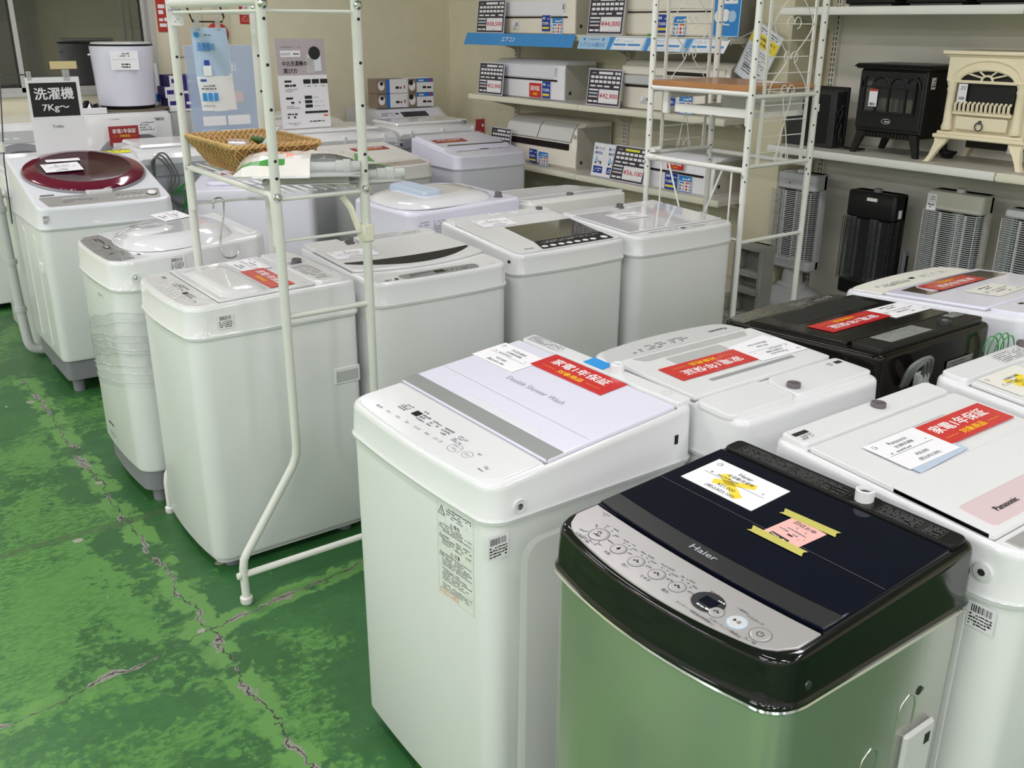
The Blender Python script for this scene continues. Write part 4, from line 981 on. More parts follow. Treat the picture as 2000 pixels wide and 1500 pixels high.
# 10 --- P2: behind the foremost white one, facing away
P2 = Washer('P2', 'white washing machine facing away with a row of fine slots, behind the foremost one', r=.05, bow=.022)
g = fit_front(P2, .013)
P2.part('control_panel', strip(P2, -.225, .225, g, lambda u: -.152), .002, 'light_grey')
mbp = MB(); f = P2.face(mbp, .0026); f.print_lines(-.05, -.205, .2, .032, 3, 'ink_grey', 1, .45, .5); f.text(-.155, -.195, .011, 'Panasonic', 'ink', 1, 'c', .02); mbp.build('panel_print', P2.root)
P2.part('lid_gap', [(-.228, -.148), (.228, -.148), (.228, .100), (-.228, .100)], .001, 'gap_grey')
lid = P2.part('lid', roundpoly([(-.224, -.144), (.224, -.144), (.224, .096), (-.224, .096)], .006, 2), .010, 'white_gloss', 0, .002)
P2.part('lid_window', roundpoly([(-.19, -.135), (.19, -.135), (.17, -.105), (-.17, -.105)], .01, 3), .0108, 'grey_panel', 0, .0008, lid); P2.part('lid_handle', roundpoly([(-.06, -.098), (.12, -.098), (.12, -.052), (-.06, -.052)], .008, 3), .0108, 'grey_panel', 0, .0008, lid)
mbp = MB(); f = P2.face(mbp, .0106)
for k in range(44): f.rect(.125-.0063*k, .044, .0026, .014, 'ink_grey', 1)
mbp.build('vent_slots', lid)
P2.part('rear_panel', roundpoly([(-.228, .106), (.01, .106), (.03, .150), (.03, .206), (-.228, .206)], .012, 3), .009, 'white_gloss', 0, .003)
P2.part('rear_panel', roundpoly([(.034, .106), (.236, .106), (.236, .206), (.034, .206)], .02, 3), .009, 'white_gloss', 0, .003)
P2.valve(.004, .172, 'valve_grey', .015, .018, 'chrome')
mbp = MB(); f = P2.face(mbp, .0094); f.rect(-.215, .125, .022, .012, 'ink', 1); f.print_lines(-.19, .123, .022, .016, 2, 'ink_grey', 1); mbp.build('rear_mark', P2.root)
warranty_sign(P2, .062, -.015, 'red warranty sign lying above a row of fine slots', lift=.0112)
price_card(P2, -.138, -.012, 'Panasonic', '全自動洗濯機', '¥27,000', '(税込¥29,700)', 'white price card beside the red sign above the row of fine slots', rot=-.02, lift=.0112)
mb = MB(); f = slab_face(mb, .15, .09, 'paper', .0005); o = mb.build('paper_sheet'); tag(o, 'blank white sheet slipped under the price card above the fine slots', 'paper'); lay(o, P2.M(-.135, -.033, .12, .0105))

# 11 --- P3: right foreground behind the stainless one
P3 = Washer('P3', 'white washing machine behind the black-topped stainless one, dark round inlet knob', r=.055, bow=.02)
P3.part('rear_panel', roundpoly([(-.238, .176), (.238, .176), (.238, .232), (-.238, .232)], .012, 3), .010, 'white_gloss', 0, .003)
P3.part('lid_gap', [(-.239, -.187), (.239, -.187), (.239, .170), (-.239, .170)], .001, 'gap_grey')
lid = P3.part('lid', roundpoly([(-.238, -.185), (.238, -.185), (.238, .166), (-.238, .166)], .006, 2), .009, 'white_gloss', 0, .002)
P3.part('lid_front_panel', roundpoly([(-.238, -.18), (.238, -.18), (.238, -.004), (-.238, -.004)], .004, 2), .0105, 'white_gloss', 0, .001, lid)
P3.part('brand_panel', roundpoly([(-.215, -.172), (.215, -.172), (.21, -.105), (-.21, -.105)], .012, 3), .0114, 'pink_pale', 0, .0008, lid)
mbp = MB(); f = P3.face(mbp, .0121); f.text(-.13, -.150, .012, 'Panasonic', 'ink', 1, 'c', .02)
mbp.build('logo', lid)
mbp = MB(); f = P3.face(mbp, .0097)
for k in range(56): f.rect(-.135+.0045*k, .112, .0016, .0024, 'ink_grey', 1)
mbp.build('vent_slots', lid)
g = fit_front(P3, .013); P3.part('control_panel', strip(P3, -.225, .225, g, lambda u: -.196), .002, 'silver_panel')
P3.valve(.032, .207, 'valve_grey', .015, .018, 'chrome')
mbp = MB(); f = P3.face(mbp, .0104); f.rect(-.228, .205, .04, .011, 'ink', 1); f.print_lines(-.226, .188, .036, .014, 3, 'ink_grey', 1); mbp.build('rear_mark', P3.root)
mb = MB(); W2 = P3.W/2; mb.lathe((-W2+.004, -.185, .825), [(.016, 0), (.015, -.006), (.010, -.0065)], 'white_plastic', 18, None, 'x'); mb.lathe((-W2, -.185, .825), [(.007, 0), (.006, -.004)], 'chrome', 12, None, 'x'); mb.build('screw', P3.root)
P3.barcode('L', .195, .745, .045, .045)
mb = MB()
for z0, z1 in ((.42, .70), (.06, .36)):
    loop = roundpoly([(.02, z0), (.20, z0), (.20, z1), (.02, z1)], .03, 4)
    mb.loft([[(-W2+.006, y-.07, z) for y, z in loop], [(-W2-.002, (y-.11)*.9+.04, (z-(z0+z1)/2)*.94+(z0+z1)/2) for y, z in loop]], 'white_cabinet', True, True, None, False, True)
mb.box(-W2-.003, -W2+.004, -.04, -.015, .365, .41, 'white_plastic', .003); mb.build('side_pressing', P3.root)
price_card(P3, -.082, .060, 'Panasonic', '全自動洗濯機', '¥30,000', '(税込¥33,000)', 'white price card beside the dotted line of vents behind the stainless machine', lift=.0125)
mb = MB(); slab_face(mb, .165, .10, 'blue_white', .0006); o = mb.build('clear_sleeve'); tag(o, 'pale blue clear sleeve under the card behind the stainless machine', 'card sleeve'); lay(o, P3.M(-.075, .048, .05, .0116))
warranty_sign(P3, .104, .067, 'red warranty sign on the washer behind the black-topped one', lift=.0116, w=.235)

# 12 --- W4 at the right edge
W4 = Washer('W4', 'white washing machine at the right edge with dark knob and yellow-marked card', r=.055, bow=.02)
W4.part('rear_panel', roundpoly([(-.255, .18), (.255, .18), (.255, .238), (-.255, .238)], .012, 3), .010, 'white_gloss', 0, .003)
W4.part('lid_gap', [(-.26, -.20), (.26, -.20), (.26, .172), (-.26, .172)], .001, 'gap_grey')
W4.part('lid', roundpoly([(-.255, -.195), (.255, -.195), (.255, .168), (-.255, .168)], .006, 2), .009, 'white_gloss', 0, .002)
W4.part('control_panel', roundpoly([(-.22, -.24), (.22, -.24), (.24, -.205), (-.24, -.205)], .01, 2), .002, 'light_grey')
W4.valve(.072, .222, 'valve_grey', .018, .020, 'valve_grey')
mbp = MB(); f = W4.face(mbp, .0104); f.frame(-.08, .186, .13, .046, .0005, 'ink_light', 1); f.print_lines(-.075, .188, .12, .04, 6, 'ink_grey', 1, .4); mbp.build('warning_print', W4.root)
price_card(W4, -.155, .118, '', '全自動洗濯機', '¥21,000', '(税込¥23,100)', 'cream price card with yellow cross at the right edge', x_mark=True, lift=.0105, cream=True)

# 13 --- W5 white/brown machine upper right
W5 = Washer('W5', 'white washing machine with brown lid window behind the glossy black one', cover='cool_white', cab='lavender_cabinet', r=.05, bow=.026)
g = fit_front(W5, .012)
W5.part('control_panel', strip(W5, -.24, .24, g, lambda u: -.155-.012*(1-(u/.24)**2)), .002, 'paper_cream')
mbp = MB(); f = W5.face(mbp, .0026); f.rect(-.02, -.226, .024, .014, 'black_gloss', 1); f.print_lines(.02, -.225, .16, .03, 3, 'ink_grey', 1, .45, .6); f.print_lines(-.17, -.225, .13, .03, 3, 'ink_light', 1, .45, .6); f.ring(.12, -.205, .012, .001, 'ink', 1); mbp.build('panel_print', W5.root)
W5.part('lid_gap', [(-.248, -.150), (.248, -.150), (.248, .155), (-.248, .155)], .001, 'gap_grey')
lid = W5.part('lid', roundpoly([(-.244, -.146), (.244, -.146), (.244, .151), (-.244, .151)], .008, 3), .009, 'lavender_white', 0, .003)
W5.part('lid_window', [(.20-.42*k/14, -.122-.012*math.sin(math.pi*k/14)) for k in range(15)]+[(-.22+.42*k/14, -.035-.045*math.sin(math.pi*k/14)*0-.0*k) for k in range(15)], .0098, 'brown_window', 0, .0008, lid)
W5.part('lid_shell', roundpoly([(-.1, -.115), (.13, -.128), (.16, -.05), (-.06, -.04)], .02, 3), .0105, 'lavender_white', 0, .0008, lid)
W5.part('rear_panel', roundpoly([(-.244, .160), (.244, .160), (.244, .250), (-.244, .250)], .012, 3), .010, 'lavender_white', 0, .003)
mbp = MB(); f = W5.face(mbp, .0104); f.rect(.13, .185, .02, .012, 'ink', 1); f.print_lines(.03, .178, .09, .03, 4, 'ink_grey', 1, .4); mbp.build('rear_mark', W5.root)
mb = MB(); W2 = W5.W/2
mb.lathe((.19, W5.D/2-.001, .835), [(.005, 0), (.004, .003)], 'ink', 10, None, 'y'); mb.build('screw', W5.root)
warranty_sign(W5, .016, -.075, 'red warranty sign across the brown lid window', lift=.012, w=.235)
price_card(W5, .022, .058, '', '全自動洗濯機', '', '', 'cream price card behind the sign on the brown-windowed washer', plain=True, cream=True, lift=.0105, rot=.04)

# 14 --- I: tall cover with a grey-blue lid handle
I_ = Washer('I', 'white washing machine with clear domed lid, hidden behind the middle row', cab='lavender_cabinet', cover='lavender_white', r=.05, bow=.015)
mb = MB(); loops = []
for s_, h_ in ((1, .001), (1, .006), (.95, .018), (.80, .030), (.5, .036)):
    loops.append([(.0+.22*s_*math.copysign(abs(math.cos(a))**.6, math.cos(a)), -.03+.23*s_*math.copysign(abs(math.sin(a))**.6, math.sin(a)), I_.zt(-.03+.23*s_*math.sin(a))+h_) for a in [2*math.pi*k/40 for k in range(40)]])
mb.loft(loops, 'dome_clear', True, True, None, False, True); lid = mb.build('lid', I_.root)
mb = MB(); 
for s_ in (0,):
    L_ = []
    for z_, i_ in ((.004, 0), (.034, .004), (.044, .014), (.046, .03)):
        L_.append([(-.03+x*(1-i_*3), -.085+y*(1-i_*6), I_.zt(-.085+y)+z_+.008) for x, y in rrect(.30, .10, .02, 4)])
    mb.loft(L_, 'blue_white', True, True, None, False, True)
mb.build('lid_handle', lid)
I_.valve(.175, .20, 'valve_grey', .015, .02)
mb = MB(); W2 = I_.W/2; f = Face(mb, (W2+.0005, 0, 0), (0, 1, 0), (0, 0, 1)); f.print_lines(-.24, .825, .05, .06, 6, 'ink_light', 1, .5); f.print_lines(-.17, .825, .06, .06, 6, 'ink_light', 1, .5); f.rect(-.272, .83, .006, .02, 'ink_grey', 1); mb.build('warning_print', I_.root)
mb = MB(); f = Face(mb, (W2+.001, 0, 0), (0, 1, 0), (0, 0, 1)); mb.tube([(W2, .03, .82), (W2+.001, .04, .865), (W2+.001, .07, .875), (W2+.001, .17, .87), (W2+.001, .20, .855), (W2, .205, .81)], .003, 'lavender_white', 6); mb.build('side_pressing', I_.root)

# 15 --- G: behind F, facing away
G_ = Washer('G', 'white washing machine facing away, right behind the one beside the tall rack', cab='white_cabinet', cover='beige_plastic', r=.05, bow=.02)
G_.part('lid', roundpoly([(-.27, -.16), (.27, -.16), (.27, .13), (-.27, .13)], .01, 3), .010, 'white_gloss', 0, .003)
G_.part('lid_window', roundpoly([(-.2, -.13), (.2, -.13), (.2, -.105), (-.2, -.105)], .006, 3), .0108, 'grey_panel', 0, .0008)
G_.part('rear_panel', roundpoly([(-.27, .14), (.27, .14), (.27, .245), (-.27, .245)], .012, 3), .010, 'white_gloss', 0, .003)
G_.valve(.02, .215, 'valve_grey', .016, .02)
mbp = MB(); f = G_.face(mbp, .0104); f.print_lines(-.2, .16, .14, .03, 4, 'ink_light', 1, .4); mbp.build('warning_print', G_.root)

# 16 --- J lavender-white and K beige in the back row
J_ = Washer('J', 'lavender-white washing machine against the air conditioner shelves, red sign on top', cab='lavender_cabinet', cover='lavender_white', r=.055, bow=.02)
J_.part('lid', roundpoly([(-.255, -.10), (.255, -.10), (.255, .17), (-.255, .17)], .015, 3), .012, 'lavender_white', 0, .004)
J_.part('lid_handle', [(-.20, -.060), (.23, -.075), (.25, -.055), (-.18, -.038)], .0128, 'charcoal', 0, .0008)
mbp = MB(); f = J_.face(mbp, .0012); f.rect(-.01, -.155, .07, .022, 'charcoal', 1); f.print_lines(-.2, -.18, .17, .03, 2, 'ink_grey', 1, .45, .6); f.print_lines(.08, -.165, .14, .03, 2, 'ink_grey', 1, .45, .6); mbp.build('panel_print', J_.root)
J_.part('rear_panel', roundpoly([(-.25, .18), (.25, .18), (.25, .25), (-.25, .25)], .01, 3), .012, 'lavender_white')
warranty_sign(J_, -.105, .06, 'red warranty sign on the lavender-white washer by the air conditioner shelves', lift=.0135, m='red_sheet_thick', w=.235)
KK = Washer('K', 'beige-white washing machine with taupe control strip, left of the lavender-white one', cab='light_grey', cover='beige_plastic', r=.06, bow=.026)
g = fit_front(KK, .014); KK.part('control_panel', strip(KK, -.27, .27, g, lambda u: -.195-.015*(1-(u/.27)**2)), .003, 'beige_panel')
KK.part('lid', strip(KK, -.285, .285, lambda u: -.175-.015*(1-(u/.285)**2), lambda u: .17), .010, 'beige_plastic', 0, .003)
KK.part('rear_panel', roundpoly([(-.28, .18), (.28, .18), (.28, .26), (-.28, .26)], .01, 3), .012, 'beige_plastic')
mbp = MB(); f = KK.face(mbp, .0038); f.print_lines(-.1, -.262, .22, .026, 2, 'ink_grey', 1, .5, .5); mbp.build('panel_print', KK.root)
warranty_sign(KK, .098, .105, 'red warranty sign on the beige-white washer with a taupe strip', lift=.0115, m='red_sheet_thick', w=.235)
mb = MB(); W2 = KK.W/2; mb.box(-W2-.003, -W2+.006, .02, .10, .50, .56, 'white_plastic', .003); mb.box(-W2-.0035, -W2, .03, .09, .51, .55, 'grey_plastic'); mb.build('side_handle', KK.root)
SS = Washer('S', 'white washing machine right behind the wine-red lidded one', r=.05, bow=.015)
SS.part('lid', roundpoly([(-.26, -.22), (.26, -.22), (.26, .24), (-.26, .24)], .02, 3), .012, 'white_gloss', 0, .004)
SS.part('lid_window', roundpoly([(-.15, .02), (.16, .02), (.17, .09), (-.14, .09)], .01, 3), .0128, 'light_grey', 0, .001)
mb = MB(); W2 = SS.W/2
hp = [(-W2-.045, -.28, .86), (-W2-.045, -.30, .75), (-W2-.042, -.32, .40), (-W2-.035, -.33, .16), (-W2-.02, -.34, .06), (-W2+.05, -.34, .035)]
mb.tube(sm(hp, 5), .024, 'hose_grey', 14)
for k in range(0, 3):
    z_ = (.76, .50, .26)[k]; mb.cyl((-W2-.044+.003*k, -.30-.012*k, 0), .030, z_-.012, z_+.012, 'hose_grey', 14)
mb.build('drain_hose', SS.root, label='thick pale grey drain hose hanging down the side')
mb = MB()
for k in range(3): mb.tube(sm([(-W2-.01-.02*k, -.20, .80), (-W2-.05-.02*k, -.25, .86-.02*k), (-W2-.08, -.2, .78-.03*k), (-W2-.03, -.15, .72)]), .008, 'cord_grey', 7)
mb.build('power_cord', SS.root)
# ------------------------------------------------------------------ Q, machines with their backs to us, drum machines
q = thing('washing_machine', 'low pale grey washing machine turned askew behind the wire shelf', 'washing machine', (1.905, 4.86, 0), math.radians(-26), 'top-loading washing machines on the shop floor')
mb = MB(); mb.rbox(0, 0, .60, .58, .04, .80, .035, 'lavender_cabinet', .006); mb.build('cabinet', q)
mb = MB(); mb.rbox(0, 0, .606, .586, .79, .85, .04, 'lavender_cabinet', .012); mb.build('top_cover', q)
mb = MB(); mb.rbox(.02, .04, .50, .40, .848, .872, .05, 'lavender_white', .008); mb.build('lid', q)
mb = MB(); mb.box(-.12, .14, -.245, -.20, .849, .852, 'cool_white'); mb.build('control_panel', q)
for sx in (-1, 1):
    for sy in (-1, 1): mb = MB(); mb.cyl((sx*.24, sy*.22, 0), .025, 0, .045, 'grey_plastic', 12); mb.build('foot', q)
mb = MB(); f = slab_face(mb, .235, .077, 'red_sheet_thick', .001); warranty_print(f, .235, .077); o = mb.build('warranty_sign'); tag(o, 'red warranty sign on the low pale grey machine behind the wire shelf', 'sign', 'red one-year warranty signs on the washing machines')
o.matrix_world = q.matrix_basis @ Matrix.Translation((-.06, .12, .873))
def rear_washer(x0, x1, y0, y1, z, label, cap='white_gloss', notch=3):
    """a washing machine whose back with its grey service panel is towards us; origin at its back centre"""
    t = thing('washing_machine', label, 'washing machine', ((x0+x1)/2, y0, 0), 0, 'top-loading washing machines on the shop floor')
    w, d = x1-x0, y1-y0
    mb = MB(); mb.rbox(0, d/2+.01, w, d-.02, .04, z-.11, .02, 'light_grey', .004); mb.build('cabinet', t)
    mb = MB(); mb.box(-w/2+.03, w/2-.03, .004, .02, .12, z-.12, 'grey_rear', .004)
    mb.box(-w/2+.02, w/2-.01, -.002, .02, z-.135, z-.06, 'grey_rear', .006)
    mb.box(w/2-.24, w/2-.04, -.005, .0, z-.20, z-.125, 'grey_rear', .004); mb.box(-w/2+.08, -.02, -.004, .0, z-.22, z-.15, 'grey_rear', .004); mb.build('rear_panel', t)
    mb = MB()
    prof = [(-.0, z-.065), (-.004, z-.035), (.02, z-.008), (.06, z), (d*.55, z+.012), (d-.03, z-.02), (d, z-.06)]
    L_ = [[(x, y, zz) for y, zz in prof] for x in (-w/2, -w/2+.02, w/2-.02, w/2)]
    L_[0] = [(x, y, zz-.012) for (x, y, zz) in L_[0]]; L_[3] = [(x, y, zz-.012) for (x, y, zz) in L_[3]]
    mb.loft([[L_[k][i] for k in range(4)] for i in range(len(prof))], cap, True, False)
    for s_ in (-1, 1): mb.poly([(s_*w/2, y, zz-.012) for y, zz in prof]+[(s_*w/2, d, z-.11), (s_*w/2, 0, z-.11)], cap)
    mb.poly([(-w/2, .0, z-.077), (w/2, .0, z-.077), (w/2, .0, z-.09), (-w/2, 0, z-.09)], cap); mb.build('top_cover', t)
    mb = MB(); mb.box(-w/2+.05, w/2-.05, .13, d-.06, z-.0, z+.026, cap, .012); mb.build('lid', t)
    for k in range(notch):
        x = -w/2+.09+(w-.18)*k/(max(notch-1, 1)); mb = MB(); mb.box(x-.012, x+.012, -.006, .04, z-.062, z-.01, cap, .006); mb.build('hinge_rib', t)
    for sx in (-1, 1):
        for yy in (.08, d-.07): mb = MB(); mb.cyl((sx*(w/2-.07), yy, 0), .025, 0, .045, 'grey_plastic', 12); mb.build('foot', t)
    return t
Lw = rear_washer(2.44, 3.18, 5.60, 6.18, .965, 'wide white washing machine with its grey back to us, guide sign on top')
mb = MB(); mb.lathe((.18, .19, .99), [(.05, -.006), (.05, .003), (.04, .004)], 'light_grey', 22); mb.build('detergent_cap', Lw)
Mw = rear_washer(3.26, 3.94, 5.70, 6.24, .965, 'wide white washing machine with its grey back to us, in the corner by the shelves')
mb = MB(); mb.box(.26, .335, -.012, -.009, .885, 1.0, 'red_sheet_thick'); f = Face(mb, (.26, -.0125, .885), (1, 0, 0), (0, 0, 1)); f.print_lines(.01, .06, .055, .03, 1, 'paper', 1, .7); f.print_lines(.008, .015, .06, .03, 2, 'pink_paper', 1, .4); mb.build('red_tag', Mw, label='small red tag on the rear corner')
mb = MB(); mb.cyl((.22, .08, .955), .015, 0, .035, 'grey_plastic', 14); mb.build('inlet_valve', Mw)
rear_washer(2.52, 3.14, 6.26, 6.84, 1.0, 'white washing machine with its back to us, partly behind the guide sign', 'beige_plastic', 0)
Rw = rear_washer(1.50, 2.10, 5.46, 6.02, .955, 'white washing machine with ridged grey back beyond the left rack', notch=1)
mb = MB()
for k in range(3): mb.tube(sm([(-.23, -.012, .83), (-.25+.012*k, -.05, .91+.012*k), (-.21+.02*k, -.06, .93+.008*k), (-.15+.02*k, -.045, .84-.02*k), (-.17, -.03, .72), (-.12+.02*k, -.03, .65)]), .005, 'cord_grey', 7)
mb.build('power_cord', Rw)
mb = MB()
for k in range(4):
    mb.tube(sm([(-.15+.012*k, -.03, .72), (-.12+.015*k, -.05, .76+.01*k), (-.09+.01*k, -.045, .70), (-.11, -.035, .62)]), .003, 'cord_green', 5)
mb.build('earth_wire', Rw)
def drum_washer(x0, x1, y0, y1, z, label, style='door'):
    t = thing('drum_washing_machine', label, 'washing machine', ((x0+x1)/2, y0, 0), 0)
    w, d = x1-x0, y1-y0
    mb = MB(); mb.rbox(0, d/2, w, d, .04, z, .02, 'white_cabinet', .006); mb.build('cabinet', t)
    mb = MB(); mb.rbox(0, d/2, w*.98, d*.97, z-.004, z+.012, .03, 'white_gloss', .005); mb.build('top_panel', t)
    mb = MB(); cz = z-.37
    mb.lathe((.03, -.002, cz), [(.27, 0), (.265, -.03), (.235, -.05), (.215, -.045)], 'grey_plastic', 40, None, 'y', False)
    mb.lathe((.03, -.002, cz), [(.215, -.045), (.17, -.06), (.08, -.066)], 'black_gloss', 40, None, 'y'); mb.build('door', t)
    for sx in (-1, 1):
        for yy in (.07, d-.07): mb = MB(); mb.cyl((sx*(w/2-.07), yy, 0), .025, 0, .045, 'grey_plastic', 12); mb.build('foot', t)
    return t
Pw = drum_washer(1.405, 1.965, 6.30, 6.86, 1.085, 'drum washing machine with grey door ring under the round grey drum-shaped appliance')
mb = MB(); f = Face(mb, (0, -.001, 0), (1, 0, 0), (0, 0, 1)); f.barcode(.17, 1.045, .06, .018, 'ink', 1); f.print_lines(-.10, 1.062, .06, .006, 1, 'ink_grey', 1); mb.build('barcode_sticker', Pw)
mb = MB(); mb.box(-.13, .05, -.075, -.070, .955-.04, 1.03, 'red_sheet_thick'); f = Face(mb, (-.13, -.0755, .955), (1, 0, 0), (0, 0, 1)); warranty_print(f, .18, .072); o = mb.build('warranty_sign', None, (1.685, 6.30, 0)); tag(o, 'red warranty sign standing in front of the drum door', 'sign', 'red one-year warranty signs on the washing machines')
mb = MB(); mb.box(.045, .155, -.078, -.074, .975, 1.062, 'paper'); f = Face(mb, (.045, -.0785, .975), (1, 0, 0), (0, 0, 1)); f.print_lines(.008, .02, .09, .055, 4, 'ink_grey', 1, .45); o = mb.build('notice_card', None, (1.685, 6.30, 0)); tag(o, 'small white notice card in front of the drum door', 'card')
mb = MB(); mb.box(-.12, .17, -.10, -.097, .86, .935, 'paper'); f = Face(mb, (-.12, -.1005, .86), (1, 0, 0), (0, 0, 1)); f.rect(.09, .045, .07, .022, 'blue_dark', 1); f.rect(.17, .045, .04, .022, 'blue_dark', 1); f.print_lines(.02, .01, .24, .025, 2, 'blue_mid', 1); o = mb.build('blue_card', None, (1.685, 6.30, 0)); tag(o, 'white card with blue print below the drum door sign', 'card')
Uw = drum_washer(.72, 1.34, 6.25, 6.84, 1.06, 'drum washing machine with dark purple door arc below the window at the left edge')
mb = MB(); f = Face(mb, (0, -.004, 0), (1, 0, 0), (0, 0, 1))
for k in range(5): f.rect(-.22+.055*k, .985, .035, .008, 'paper', 2)
f.rect(-.27, .965, .54, .065, 'light_grey', 1); mb.build('control_panel', Uw)
# N: sloped control panel, in the corner
n_ = thing('drum_washing_machine', 'drum washing machine with sloped control panel in the corner, boxes on top', 'washing machine', (3.76, 6.32, 0))
mb = MB(); prof = [(.0, .04), (.0, .90), (.03, .955), (.16, 1.02), (.22, 1.03), (.54, 1.03), (.54, .04)]
mb.loft([[(x, y*s_, z_) for y, z_ in prof] for x, s_ in ((-.30, 1), (-.285, .99), (.285, .99), (.30, 1))], 'light_grey', False, True, None, True, True); mb.build('cabinet', n_)
mb = MB(); a_ = math.atan2(.065, .13); f = Face(mb, (-.27, .032, .958), (1, 0, 0), (0, math.cos(a_), math.sin(a_)), .0008)
f.rect(.0, .0, .54, .135, 'lavender_white', 1); f.rect(.20, .03, .22, .07, 'charcoal', 2); f.print_lines(.02, .05, .12, .05, 3, 'ink_grey', 2); f.rect(.15, .07, .03, .02, 'ink', 2); mb.build('control_panel', n_)
mb = MB(); mb.lathe((.02, .002, .66), [(.24, 0), (.235, -.02), (.20, -.035), (.1, -.04)], 'grey_plastic', 36, None, 'y'); mb.build('door', n_)
for sx in (-1, 1):
    for yy in (.07, .47): mb = MB(); mb.cyl((sx*.22, yy, 0), .025, 0, .045, 'grey_plastic', 12); mb.build('foot', n_)
# boxes on N (two high, two across)
def part_box(x, y, z, w, d, h, label, face):
    t = MB(); t.box(-w/2, w/2, 0, d, 0, h, 'box_brown' if face == 'a' else 'paper')
    f = Face(t, (-w/2, -.0005, 0), (1, 0, 0), (0, 0, 1))
    if face == 'a':
        f.rect(0, 0, w*.38, h, 'box_brown', 1); f.disc(w*.14, h*.55, h*.34, 'paper', 2, 14, .8); f.disc(w*.15, h*.7, h*.15, 'charcoal', 3, 12); f.rect(w*.30, 0, w*.12, h, 'box_blue', 2)
        f.rect(w*.42, 0, w*.58, h, 'paper', 1); f.print_lines(w*.46, h*.28, w*.36, h*.26, 1, 'ink', 2, .8); f.rect(w*.90, h*.3, w*.04, h*.25, 'ink_red', 2)
    else:
        f.rect(0, 0, w*.34, h, 'box_brown', 1); f.disc(w*.16, h*.5, h*.36, 'paper', 2, 14, .8); f.disc(w*.12, h*.72, h*.2, 'charcoal', 3, 12); f.rect(w*.34, h*.72, w*.66, h*.28, 'box_blue', 1); f.rect(w*.34, 0, w*.66, h*.72, 'paper', 1); f.print_lines(w*.40, h*.25, w*.52, h*.26, 1, 'ink', 2, .8); f.rect(w*.42, h*.80, w*.2, h*.1, 'paper', 2); f.disc(w*.9, h*.86, h*.1, 'ink_red', 2)
    o = t.build('product_box', None, (x, y, z)); tag(o, label, 'box', 'boxed parts on the corner washing machine')
for k, nm in ((0, 'lower'), (1, 'upper')):
    part_box(3.665, 6.50, 1.032+.103*k, .25, .14, .10, f'{nm} left box printed with a washing machine and a blue stripe', 'a')
    part_box(3.905, 6.49, 1.032+.103*k, .22, .14, .10, f'{nm} right box with a blue top band, in the corner', 'b')
# round grey drum-shaped appliance on its mat
mb = MB(); mb.lathe((0, 0, 0), [(.245, 0), (.245, .010), (.235, .012)], 'cardboard_mat', 40, None, 'z', True, 1.0, .78); o = mb.build('mat', None, (1.785, 6.55, 1.098)); tag(o, 'round brown-grey mat under the drum-shaped appliance', 'mat')
cy = thing('bucket_washer', 'pale lavender cylindrical appliance with dark rim on top of the drum machine', 'appliance', (1.775, 6.54, 1.111), -.26)
mb = MB(); mb.lathe((0, 0, 0), [(.168, .02), (.172, .03), (.186, .365), (.186, .372)], 'lavender_white', 48); mb.build('body', cy)
mb = MB(); mb.lathe((0, 0, 0), [(.158, 0), (.164, .022)], 'black_plastic', 40); mb.build('base', cy)
mb = MB(); mb.lathe((0, 0, 0), [(.187, .371), (.188, .380), (.183, .382)], 'black_plastic', 48); mb.lathe((0, 0, 0), [(.178, .380), (.172, .392), (.155, .394)], 'light_grey', 48); mb.build('lid', cy)
mb = MB(); mb.box(-.197, -.182, -.03, .0, .315, .325, 'paper', .002); mb.build('knob', cy)
mb = MB(); mb.box(-.07, .09, -.191, -.188, .235, .345, 'paper'); f = Face(mb, (-.07, -.1912, .235), (1, 0, 0), (0, 0, 1)); f.rect(.01, .06, .145, .001, 'ink_grey', 1); f.print_lines(.055, .075, .055, .025, 2, 'ink', 1, .6); f.print_lines(.06, .01, .05, .03, 2, 'ink', 1, .6); f.print_lines(.01, .095, .015, .01, 1, 'ink', 1); mb.build('price_label', cy)
mb = MB()
rr = random.Random(5); pts = []
nx, ny = 9, 7
G0 = [[(-.10+.2*i/(nx-1), -.07+.14*j/(ny-1), .004+.075*math.sin(math.pi*i/(nx-1))*math.sin(math.pi*j/(ny-1))*rr.uniform(.5, 1)) for i in range(nx)] for j in range(ny)]
mb.loft(G0, 'black_gloss', False, False); mb.box(-.06, .08, -.085, -.07, 0, .035, 'paper', .002); o = mb.build('plastic_bag', None, (1.505, 6.40, 1.099)); tag(o, 'crumpled dark plastic bag with white card left of the cylindrical appliance', 'bag')
mb = MB(); mb.box(-.04, .04, 0, .012, 0, .26, 'paper'); f = Face(mb, (-.04, -.001, 0), (1, 0, 0), (0, 0, 1)); f.rect(.02, .02, .05, .05, 'box_blue', 1); f.print_lines(.02, .1, .04, .13, 5, 'ink', 1); o = mb.build('leaflet', None, (1.985, 6.66, 1.11)); o.rotation_euler = (math.radians(-4), 0, .1); tag(o, 'white leaflet with blue square leaning behind the cylindrical appliance', 'leaflet')
